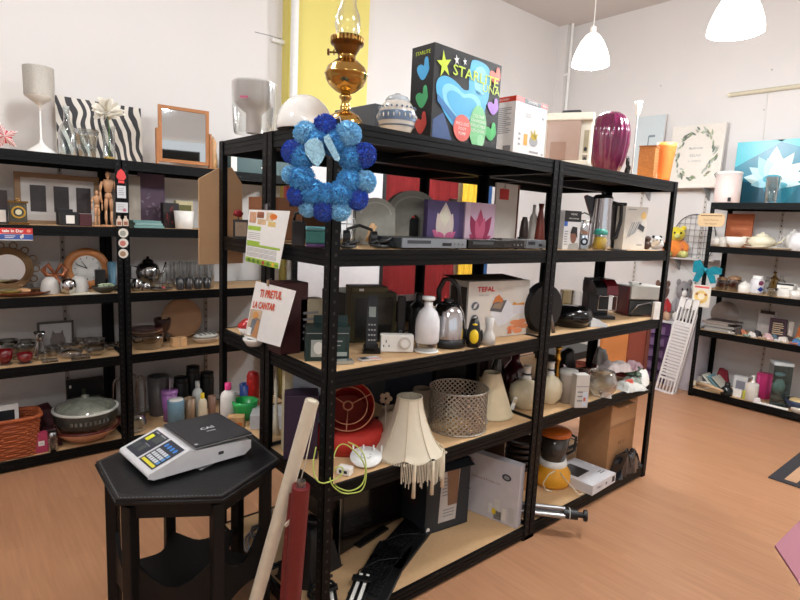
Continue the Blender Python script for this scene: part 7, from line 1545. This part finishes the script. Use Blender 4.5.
xb('white_board', 'plain white board with a dark top band standing at the back', 'board', 757, 774, 311, B4, 4.80, .02, mt((196, 190, 188), .6), lambda f: f.rect(.1, .86, .95, 1, mt((56, 40, 38), .5)))
xb('chalk_plaque', 'dark purple plaque covered with pale handwriting', 'plaque', 769, 786, 319, B4, 4.72, .02, mt((78, 52, 68), .6), lambda f: f.rect(.12, .1, .88, .85, mt((44, 36, 40), .6)).lines(.2, .15, .85, .8, 6, mt((206, 180, 150), .6), 2, .5))
xb('pale_slim_box', 'pale slim box standing right of the purple plaque', 'box', 788, 793, 322, B4, 4.70, .03, mt((196, 186, 176), .6))
g = at(725, 325, 'x', 4.86); t = T('glass_platter', 'large pale frosted round platter standing behind the books', 'platter', (4.82, g.y, B4+.002), -90); b = MB(); b.T = Matrix.Translation((0, 0, .126)) @ Matrix.Rotation(R(86), 4, 'X'); b.lathe([(0, 0), (.125, 0), (.125, .006), (0, .004)], mt((172, 158, 150), .3), 36).build('platter_disc', t)
solo('orange_bag', MB().cloth(-.05, -.04, .05, .04, .14, mt((176, 96, 50), .5), .02, 12, 18, seed=6), 'orange-brown bag at the right picture edge', 'bag', (4.62, L(801, B4, x=4.62).y, B4), -90)
solo('blue_pouch', MB().cloth(-.045, -.03, .045, .03, .035, mt((60, 110, 160), .6), .015, 12, 26, seed=9), 'small blue crumpled pouch in front of the orange bag', 'pouch', (4.51, L(797, B4, x=4.51).y, B4), -90)
# bottom shelf
g0 = at(693, 378, 'x', 4.62); 
t = T('carved_horn', 'long pale curved horn sticking out at the left of the right bottom shelf', 'horn', (0, 0, 0)); p0 = V((4.56, L(698, B5, x=4.56).y, B5+.03)); p1 = V((4.42, L(722, B5, x=4.42).y, B5+.05))
MB().tube([p0, p0.lerp(p1, .4)+V((0, 0, .01)), p1], [.022, .017, .012], mt((206, 176, 140), .5), 10).build('horn_body', t)
for a0, x, w, d, h, cc, lb in ((693, 4.60, .07, .06, .03, (206, 190, 160), 'pale crumpled paper at the far left of the right bottom shelf'), (704, 4.58, .08, .07, .05, (220, 216, 208), 'white crumpled cloth behind the pale horn'), (699, 4.70, .08, .06, .06, (190, 180, 170), 'grey-beige crumpled cloth at the back left of the bottom shelf'), (757, 4.50, .05, .05, .03, (226, 216, 216), 'white tissue beside the pump bottle'), (722, 4.82, .14, .08, .15, (130, 26, 40), 'crimson folded fabric at the back of the right bottom shelf'), (748, 4.82, .09, .07, .10, (206, 160, 50), 'mustard yellow folded fabric at the back of the bottom shelf')):
    solo('crumpled_cloth' if h < .09 else 'folded_fabric', MB().cloth(-w/2, -d/2, w/2, d/2, h, mt(cc, .75, var=.15), .016, 12, 26, seed=a0), lb, 'cloth' if h < .09 else 'fabric', (x, L(a0, B5+h*.4, x=x).y, B5), -90)
for k, (px, cc, lb) in enumerate(((712, (206, 204, 190), 'cream magazine leaning at a slant on the bottom shelf'), (717, (110, 150, 160), 'teal-grey magazine leaning behind the cream one'), (722, (196, 190, 176), 'beige magazine furthest back of the leaning ones'))):
    b = MB(); b.T = Matrix.Rotation(R(-48), 4, 'Y'); b.bx(0, -.08, 0, .012, .08, .15, mt(cc, .5)); solo('magazine', b, lb, 'magazine', (4.66, L(px, B5, x=4.64).y-.03, B5+.012), -90)
l = L(727, B5, x=4.50, t=383, w=11); t = T('ink_bottle', 'squat black glass bottle on the right bottom shelf', 'bottle', l.loc); lpart('bottle_body', l, [(0, 0), (.9, 0), (1, .1), (1, .5), (.5, .7), (.4, .75)], mt((14, 26, 28), .15), t); lpart('cap', l, [(.45, .74), (.45, 1), (0, 1)], BLK2, t)
xb('white_window_box', 'white box with a grey window behind the black bottle', 'box', 733, 747, 377, B5, 4.66, .06, mt((214, 214, 214), .5), lambda f: f.rect(.2, .25, .85, .75, mt((136, 136, 146), .4)))
xb('small_white_packet', 'small white packet in front of the window box', 'packet', 733, 742, 390, B5, 4.52, .04, WHT)
xb('yellow_green_packet', 'little yellow-green packet beside the white packet', 'packet', 743, 747, 391, B5, 4.51, .03, mt((190, 190, 70), .5))
l = L(752.5, B5, x=4.53, t=376, w=11); t = T('lotion_bottle', 'white pump lotion bottle on the right bottom shelf', 'bottle', l.loc, -60); lpart('bottle_body', l, [(0, 0), (.95, 0), (1, .03), (1, .66), (.6, .72), (0, .72)], mt((206, 200, 190), .35), t); lpart('pump', l, [(.3, .72), (.3, .8), (.12, .82), (.12, .95), (0, .95)], WHT, t); MB().bx(-.02, -.006, l.h*.94, .008, .006, l.h, WHT).build('nozzle', t)
xb('pink_gift_bag', 'shiny magenta gift bag right of the pump bottle', 'bag', 755, 767, 374, B5, 4.66, .09, mt((176, 40, 100), .4, coat=.4), lambda f: f.rect(.1, .3, .3, .9, mt((206, 80, 140), .4)))
l = L(779, B5, x=4.60, t=362, w=19); t = T('glass_cylinder', 'tall blue-tinted glass box vase with white top, filled with pale decor', 'vase', l.loc, -60); w_ = l.w*.85
b = MB(); b.bx(-w_/2, -w_/2, 0, w_/2, w_/2, l.h*.93, glass((150, 186, 190), .6)).build('glass_body', t); MB().bx(-w_/2-.002, -w_/2-.002, l.h*.93, w_/2+.002, w_/2+.002, l.h, mt((206, 214, 216), .3)).build('lid', t)
MB().sph((0, 0, l.h*.42), w_*.34, mt((206, 206, 190), .5), 14, (1, 1, 1.3), .3).sph((0, 0, l.h*.7), w_*.3, mt((214, 220, 220), .5), 12, (1, 1, .5)).sph((0, 0, l.h*.15), w_*.36, mt((150, 120, 100), .5), 12, (1, 1, .5), .4).build('filling', t)
l = L(797, B5, x=4.56, t=400, w=22); t = T('striped_bowl', 'blue and cream bowl at the right picture edge of the bottom shelf', 'bowl', l.loc); lpart('bowl', l, BOWL, mt((40, 54, 80), .4), t, 28)
MB().sph((0, 0, l.h*.8), l.w*.36, mt((196, 170, 120), .6), 14, (1, 1, .5), .3).build('contents', t)
solo('blue_oval_box', MB().lathe([(0, 0), (.06, 0), (.062, .03), (.055, .04), (0, .042)], mt((206, 196, 180), .5), 24, sy=.6), 'cream oval tin with dark blue ends at the right edge of the shelf front', 'tin', (4.50, L(799, B5, x=4.5).y+.0, B5), -90)
solo('white_strip_tray', MB().bx(-.12, -.02, 0, .12, .02, .012, WHT), 'flat white tray along the front of the right bottom shelf', 'tray', (4.49, L(772, B5, x=4.49).y, B5), -90, bev=.003)
# ================================================================ between the blocks: racks and plush toys
zs2 = at(680, 257, 'x', 4.84).z; ya, yb = at(716, 258, 'x', 4.84).y, at(640, 258, 'x', 4.84).y
t = T('wire_wall_shelf', 'thin white wall shelf holding the orange and yellow plush toy', 'shelf', (4.87, (ya+yb)/2, zs2-.02)); MB().bx(-.08, -(yb-ya)/2, 0, .08, (yb-ya)/2, .014, mt((206, 200, 196), .5)).build('shelf_board', t)
MB().prism([(-.07, -.01), (.078, -.12), (.078, 0), (-.07, 0)], -.006, .006, GRY).build('bracket', t)
sz = zs2-.0055; PZ = at(678, 322, 'x', 4.66).z
def plush(name, label, px, x, z, t_, bc, hc, parts_, sw=.62):
    l = L(px, z, x=x, t=t_); q = l.h; t = T(name, label, 'soft toy', (l.x, l.y, z), -55); t.scale = (sw, sw, 1); pm_ = mt(bc, .95, sheen=.5); hm = mt(hc, .95, sheen=.5)
    MB().sph((0, 0, q*.3), q*.3, pm_, 18, (.85, .8, 1), .12, 10).build('body', t); h_ = MB().sph((0, -q*.03, q*.74), q*.25, hm, 18, (1.1, 1, .95), .1, 10).build('head', t)
    for s in (-1, 1):
        MB().sph((s*q*.2, -.02, q*.93), q*.09, hm, 10).build('ear', h_); MB().sph((s*q*.09, -q*.26, q*.78), q*.035, BLK2, 8).build('eye', h_)
        MB().tube([(s*q*.2, 0, q*.5), (s*q*.32, -q*.1, q*.35), (s*q*.3, -q*.2, q*.22)], [q*.09, q*.1, q*.08], pm_, 10).build('arm', t)
        MB().tube([(s*q*.15, -q*.05, q*.12), (s*q*.25, -q*.3, q*.11), (s*q*.26, -q*.38, q*.11)], [q*.12, q*.11, q*.10], parts_, 10).build('leg', t)
    MB().sph((0, -q*.25, q*.68), q*.09, parts_, 10).build('muzzle', h_); return t
plush('yellow_plush_toy', 'orange and yellow plush toy with round ears on the thin wall shelf', 675, 4.84, sz, 226, (226, 130, 50), (226, 206, 50), mt((206, 206, 130), .95), 1)
plush('monkey_plush', 'brown plush monkey in red, behind the far front post', 661, 4.66, PZ, 281, (176, 30, 36), (96, 66, 52), mt((206, 170, 140), .95))
plush('grey_bear_plush', 'grey plush toy right of the brown plush monkey', 682, 4.80, PZ, 280, (150, 144, 146), (140, 134, 136), mt((226, 222, 216), .95))
plush('badger_plush', 'small white and black plush face in front of the grey plush toy', 687, 4.64, PZ, 300, (206, 202, 200), (226, 224, 220), mt((30, 30, 32), .95))
# cabinet organiser under the plush toys
y0, y1 = at(655, 350, 'x', 4.5).y, at(700, 350, 'x', 4.5).y
ty = at(679, 330, 'x', 4.74).y
t = T('drawer_organiser', 'tall white and purple drawer organiser carrying the plush toys', 'organiser', (4.74, ty, 0), -90); ZO = PZ
MB().bx(-.27, -.14, ZO-.02, .25, .18, ZO, mt((214, 212, 216), .4)).bx(-.27, -.14, 0, -.255, .18, ZO-.02, mt((206, 202, 210), .4)).bx(-.02, -.14, 0, .25, .18, ZO-.02, mt((206, 202, 210), .4)).bx(-.255, .17, 0, -.02, .18, ZO-.02, mt((206, 202, 210), .4)).build('cabinet', t)
for k in range(5):
    hk = (ZO-.04)/5; o = MB().bx(-.25, -.135, .015+k*hk, -.025, .165, .005+(k+1)*hk, mt((118, 96, 134), .3)).build('drawer', t, .003); MB().bx(-.252, -.146, (k+1)*hk-.02, -.022, -.136, .006+(k+1)*hk, mt((70, 42, 84), .4)).bx(-.07, -.146, .015+k*hk, -.022, -.136, (k+1)*hk-.02, mt((70, 42, 84), .4)).build('front_trim', o)
# white slatted rack leaning
p_bl = at(665, 382, 'z', 0); p_br = at(679, 388, 'z', 0); 
t = T('slatted_rack', 'white plastic slatted rack leaning upright left of the right shelves', 'rack', (4.33, at(676, 388, 'z', 0).y, 0), -82); wq = mt((226, 224, 222), .35); b = MB(); b.T = Matrix.Rotation(R(-6), 4, 'X') @ Matrix.Rotation(R(7), 4, 'Y'); w_ = .15; H_ = .93
for s in (-1, 1): b.bx(s*w_/2-.008, -.012, 0, s*w_/2+.008, .012, H_, wq)
z = .0
b.bx(-w_/2, -.01, 0, w_/2, .01, .02, wq)
for x in (-.045, -.015, .015, .045): b.bx(x-.005, -.008, .02, x+.005, .008, .13, wq).bx(x-.005, -.008, .70, x+.005, .008, H_-.1, wq)
b.bx(-w_/2, -.01, .13, w_/2, .01, .15, wq)
for k in range(17): b.bx(-w_/2, -.009, .165+k*.031, w_/2, .009, .186+k*.031, wq)
b.bx(-w_/2, -.01, .685, w_/2, .01, .70, wq).bx(-w_/2, -.01, H_-.1, -.035, .01, H_, wq).bx(.035, -.01, H_-.1, w_/2, .01, H_, wq).bx(-.02, -.01, H_-.1, .02, .01, H_, wq).bx(-w_/2, -.01, H_-.015, w_/2, .01, H_, wq)
b.build('slatted_panel', t)
b = MB(); b.T = Matrix.Rotation(R(-6), 4, 'X') @ Matrix.Rotation(R(7), 4, 'Y'); b.bx(w_/2+.01, .02, .0, w_/2+.018, .07, H_*.96, wq).build('side_panel', t)
# wire grid rack
g = at(693, 236, 'x', 4.90); s6 = (g-CAM).dot(FW)/FPX; t = T('wire_rack', 'rounded dark wire grid hanging on the right wall', 'wire rack', (4.925, g.y, g.z), -90); wr = mt((70, 66, 80), .4, .5); b = MB()
rx, rz2 = 20*s6, 24*s6; pts = [(rx*math.cos(a), 0, rz2*.9*math.sin(a)) if math.sin(a) > 0 else (rx*math.copysign(min(1, abs(math.cos(a))**.4), math.cos(a)), 0, rz2*math.sin(a)) for a in [2*PI*k/40 for k in range(40)]]
b.tube(pts, .004, wr, 6, True)
for k in range(-3, 4): x = rx*k/4; h_ = rz2*.9*math.sqrt(max(0, 1-(k/4)**2)); b.tube([(x, 0, -rz2*.95), (x, 0, h_)], .002, wr, 5)
for k in range(-3, 4): z = rz2*k/4; w_ = rx*(math.sqrt(1-(max(0, z)/rz2/.9)**2) if z > 0 else .97); b.tube([(-w_, 0, z), (w_, 0, z)], .002, wr, 5)
b.build('wire_grid', t); MB().cyl((0, 0, rz2*.9), (0, .05, rz2*.9), .005, STL, 8).build('hook', t)
a0 = at(680, 262, 'x', 4.945); a1 = at(715, 290, 'x', 4.945); solo('wall_wire', MB().tube([a0, (a0+a1)/2+V((0, 0, -.03)), a1], .0018, GRY, 6), 'thin grey wire sagging on the wall behind the teal bow', 'wire')
# ================================================================ foreground
# hexagonal table
TZ = .63; cx, cy = -.297, .408; Rh = .312; A0 = R(208)
hexp = [(Rh*math.cos(A0+k*PI/3), Rh*math.sin(A0+k*PI/3)) for k in range(6)]
t = T('hexagonal_table', 'black leather-topped hexagonal side table with a lower shelf', 'table', (cx, cy, 0)); lea = mt((17, 17, 19), .42, var=.2, sc=60, bump=.15, spec=.35); wd = mt((12, 11, 11), .5, spec=.25)
MB().prism(hexp, TZ-.022, TZ, lea, 'xy').build('table_top', t, .006)
b = MB()
for k in range(6):
    a, c = V((*hexp[k], 0)), V((*hexp[(k+1) % 6], 0)); n_ = 26; dn = (c-a).normalized(); o_ = V((dn.y, -dn.x, 0))
    for j in range(n_):
        p = a.lerp(c, (j+.5)/n_)*.965; p = V((p.x, p.y, TZ+.0004)); b.add([p-dn*.005-o_*.002, p+dn*.001-o_*.002, p+dn*.005+o_*.002, p-dn*.001+o_*.002], [(0, 1, 2, 3)], mt((104, 102, 102), .4))
    b.tube([V((a.x, a.y, TZ-.012))*1, V((c.x, c.y, TZ-.012))*1], .005, lea, 6)
b.build('edge_stitching', t)
MB().prism([(x*.86, y*.86) for x, y in hexp], TZ-.085, TZ-.022, wd, 'xy').build('apron', t, .002)
for k in range(6):
    x, y = hexp[k][0]*.84, hexp[k][1]*.84; a = math.atan2(y, x); b = MB(); b.T = Matrix.Translation((x, y, 0)) @ Matrix.Rotation(a, 4, 'Z')
    b.bx(-.019, -.019, 0, .019, .019, TZ-.04, wd).bx(-.021, -.021, 0, .021, .021, .03, wd).build('leg', t, .003)
ins = []
for k in range(6):
    a, c = V((*hexp[k], 0))*.80, V((*hexp[(k+1) % 6], 0))*.80
    for j in range(8): q = j/8; p = a.lerp(c, q); ins.append((p.x*(1-.34*math.sin(PI*q)), p.y*(1-.34*math.sin(PI*q))))
MB().prism(ins, .22, .24, wd, 'xy').build('lower_shelf', t, .002)
for k in range(6):
    a, c = V((*hexp[k], 0))*.82, V((*hexp[(k+1) % 6], 0))*.82; dn = (c-a); L_ = dn.length; b = MB(); b.T = Matrix.Translation(a) @ Matrix.Rotation(math.atan2(dn.y, dn.x), 4, 'Z')
    if k in (2, 3, 4): continue
    pl = [(L_*j/12, .40-.10*math.sin(PI*j/12)) for j in range(13)]+[(L_*(12-j)/12, .18+.03*math.sin(PI*j/12)) for j in range(13)]
    b.prism(pl, -.006, .006, wd).build('curved_side_panel', t)
# the scale
def P6(px, py, z): return at(px, py, 'z', z)
c0 = P6(206, 452, TZ); u = (P6(241, 452, TZ+.07)-P6(180, 478, TZ+.06))
t = T('paper_sheet', 'white paper sheet peeking out under the shop scale', 'paper', (P6(203, 462, TZ).x, P6(203, 462, TZ).y, TZ), 24); MB().bx(-.05, -.04, 0, .05, .04, .001, PAP).build('sheet', t)
# scale geometry from four footprint corners
q0 = P6(156, 478, TZ+.02); q1 = P6(257, 449, TZ+.02)
du = (q1-q0); rzs = math.degrees(math.atan2(du.y, du.x)); 
t = T('shop_scale', 'white electronic shop scale with dark weighing plate and keypad', 'scale', (0, 0, TZ+.0015), rzs)
W_ = .315; D_ = .315; 
# local frame: x along front edge to the right, y away; keypad on the left part
t.location = ((q0.x+q1.x)/2, (q0.y+q1.y)/2, TZ+.0015)
M4 = Matrix.Rotation(R(rzs), 4, 'Z'); fw2 = (M4 @ V((0, 1, 0)))
t.location += fw2*(D_*.42); t.location -= (M4 @ V((1, 0, 0)))*.0
wh = mt((214, 214, 216), .35)
prof = [(-W_*.60, .012), (W_*.42, .012), (W_*.5, .03), (W_*.5, .062), (-W_*.16, .075), (-W_*.22, .082), (-W_*.64, .036), (-W_*.66, .022)]
MB().prism(prof, -D_*.42, D_*.42, wh).build('housing', t, .008)
MB().bx(-W_*.17, -D_*.43, .078, W_*.52, D_*.43, .084, STL).build('plate_rim', t, .003)
MB().bx(-W_*.16, -D_*.42, .084, W_*.51, D_*.42, .089, mt((46, 46, 50), .5)).build('weighing_plate', t, .003)
b = MB(); f = Face(b, (-W_*.16, -D_*.42, .089), (W_*.67, 0, 0), (0, D_*.84, 0)); f.bold('CAS', .5, .5, .028, mt((206, 206, 210), .4), 1, 1).rect(.42, .38, .58, .40, mt((206, 206, 210), .4)).rect(.02, .04, .07, .08, mt((200, 200, 204), .4)); b.build('plate_marking', t)
# sloping keypad plane
s0 = V((-W_*.63, 0, .0378)); s1 = V((-W_*.23, 0, .0822)); b = MB(); f = Face(b, (s1.x, -D_*.42, s1.z), (0, D_*.84, 0), (s0.x-s1.x, 0, s0.z-s1.z))
f = Face(b, (s0.x, D_*.40, s0.z), (0, -D_*.80, 0), (s1.x-s0.x, 0, s1.z-s0.z)); f.n = -f.n if f.n.z < 0 else f.n
dk = mt((46, 50, 62), .35); f.rect(.04, .08, .47, .94, dk).rect(.52, .08, .96, .94, dk)
f.rect(.09, .55, .19, .78, mt((216, 216, 40), .5), 2)
for a, c in ((.24, .62), (.34, .62), (.10, .2), (.26, .22)): f.rect(a, c, a+.09, c+.22, mt((70, 76, 74), .4), 2)
f.lines(.22, .45, .44, .5, 1, GRY, 2).rect(.26, .86, .42, .9, GRY, 2).rect(.1, .86, .2, .9, GRY, 2)
f.rect(.55, .12, .93, .20, mt((216, 206, 50), .5), 2)
for i in range(6):
    for j in range(3): f.rect(.56+i*.062, .24+j*.13, .61+i*.062, .34+j*.13, mt((206, 210, 214), .4) if i < 5 else mt((90, 150, 210), .4), 2)
for i in range(4): f.ell(.6+i*.09, .76, .03, .07, mt((60, 130, 210), .4), 2)
b.build('keypad', t)
MB().bx(W_*.10, -D_*.424, .038, W_*.16, -D_*.418, .048, TXT).build('side_label', t)
b = MB()
for x in (-W_*.5, W_*.4):
    for y in (-D_*.34, D_*.34): b.cyl((x, y, 0), (x, y, .013), .014, BLK2, 12)
b.build('feet', t)
# white and red rolls leaning on the corner
topw = at(312, 401, 'y', -.075); botw = at(236, 672, 'z', 0.0); d = (topw-botw)
t = T('white_roll', 'long white rolled sheet leaning against the near shelf corner', 'roll', (botw.x, botw.y, .0)); d = V((topw.x-botw.x, topw.y-botw.y, topw.z)); rr_ = 7.2*(topw-CAM).dot(FW)/FPX
sg = rr_*d.xy.length/d.length; p0 = V((0, 0, sg+.001)); p1 = d
MB().cyl(p0, p1, rr_*1.0, mt((206, 196, 176), .6), 24).build('rolled_sheet', t)
b = MB(); dn = d.normalized(); uu = dn.orthogonal().normalized(); vv = dn.cross(uu)
b.tube([p1+dn*.001+(uu*math.cos(a)+vv*math.sin(a))*rr_*(.95-.05*a/PI) for a in [k*PI/12 for k in range(70)] if a < 6*PI], .0012, mt((170, 160, 140), .6), 5).build('spiral_end', t)
MB().tube([p1*.98+V((rr_*1.1, -.0, 0)), p1*.8+V((rr_*1.6, 0, -.02)), p1*.62+V((rr_*2.0, 0, 0))], .002, mt((214, 206, 190), .7), 6).build('cord', t)
topr = at(301, 486, 'y', -.085); botr = at(287, 672, 'z', 0.0); d = V((topr.x-botr.x, topr.y-botr.y, topr.z)); rr_ = 9*(topr-CAM).dot(FW)/FPX
t = T('red_roll', 'dark red rolled banner with a silver tip beside the white roll', 'roll', (botr.x, botr.y, 0)); rdm = mt((104, 22, 26), .45, var=.12); sg = rr_*d.xy.length/d.length; p0 = V((0, 0, sg+.001))
MB().cyl(p0, d, rr_, rdm, 24).build('rolled_fabric', t)
dn = d.normalized(); MB().cyl(d, d+dn*.018, rr_*.5, STL, 14).build('silver_tip', t)
sd = V((-RT.x, -RT.y, 0)).normalized(); 
b = MB(); pl = []
for k in range(9): q = k/8; c = d*(.30+.66*q); pl.append((c+sd*rr_*.4, c+sd*(rr_*1.0+.014*math.sin(PI*(.25+.6*q)))))
for (a, c), (e, g_) in zip(pl, pl[1:]): b.add([a, c, g_, e, a+V((.004, .004, 0)), c+V((.004, .004, 0)), g_+V((.004, .004, 0)), e+V((.004, .004, 0))], [(0, 1, 2, 3), (7, 6, 5, 4), (1, 5, 6, 2)], rdm)
b.build('loose_edge', t)
c = d*.82+sd*rr_*1.15+V((0, -.004, 0)); MB().box(c, (.03, .006, .01), mt((206, 190, 170), .5), Matrix.Rotation(R(-35), 4, 'Y')).build('paper_tag', t)
# floor mat
p = [at(770, 475, 'z', 0), at(800, 452, 'z', 0)]; g = at(768, 478, 'z', 0)
dm = (at(800, 453, 'z', 0)-g); rzm = math.degrees(math.atan2(dm.y, dm.x))
t = T('floor_mat', 'dark grey doormat with pale tan bars at the right picture edge', 'mat', (g.x, g.y, 0), rzm); MB().bx(0, -.9, 0, .9, 0, .008, mt((44, 44, 50), .8)).build('mat_base', t)
b = MB()
for k in range(7): b.bx(.05, -.14-k*.13, .008, .85, -.075-k*.13, .010, mt((190, 150, 116), .7))
b.build('tan_bars', t)
# pink corner bottom right: a covered counter top
cP = at(775, 545, 'z', .8); pA = at(812, 508, 'z', .8); pB = at(806, 592, 'z', .8)
eA = (pA-cP).normalized(); eB = (pB-cP).normalized(); t = T('pink_covered_table', 'corner of a table under a smooth dusty pink cloth', 'table', (cP.x, cP.y, 0)); pk_ = mt((150, 92, 106), .7, var=.04)
def sc2(a, c): return eA*a+eB*c
poly = [(0, 0), (sc2(.5, 0).x, sc2(.5, 0).y), (sc2(.5, .5).x, sc2(.5, .5).y), (sc2(0, .5).x, sc2(0, .5).y)]
ar = sum(poly[i][0]*poly[(i+1) % 4][1]-poly[(i+1) % 4][0]*poly[i][1] for i in range(4))
if ar < 0: poly = poly[::-1]
MB().prism(poly, .794, .8, pk_, 'xy').build('cloth_top', t, .002)
for a, c in ((.15, .15), (.44, .1), (.44, .44), (.1, .44)): v_ = sc2(a, c); MB().cyl((v_.x, v_.y, 0), (v_.x, v_.y, .794), .02, BLK, 12).build('leg', t)
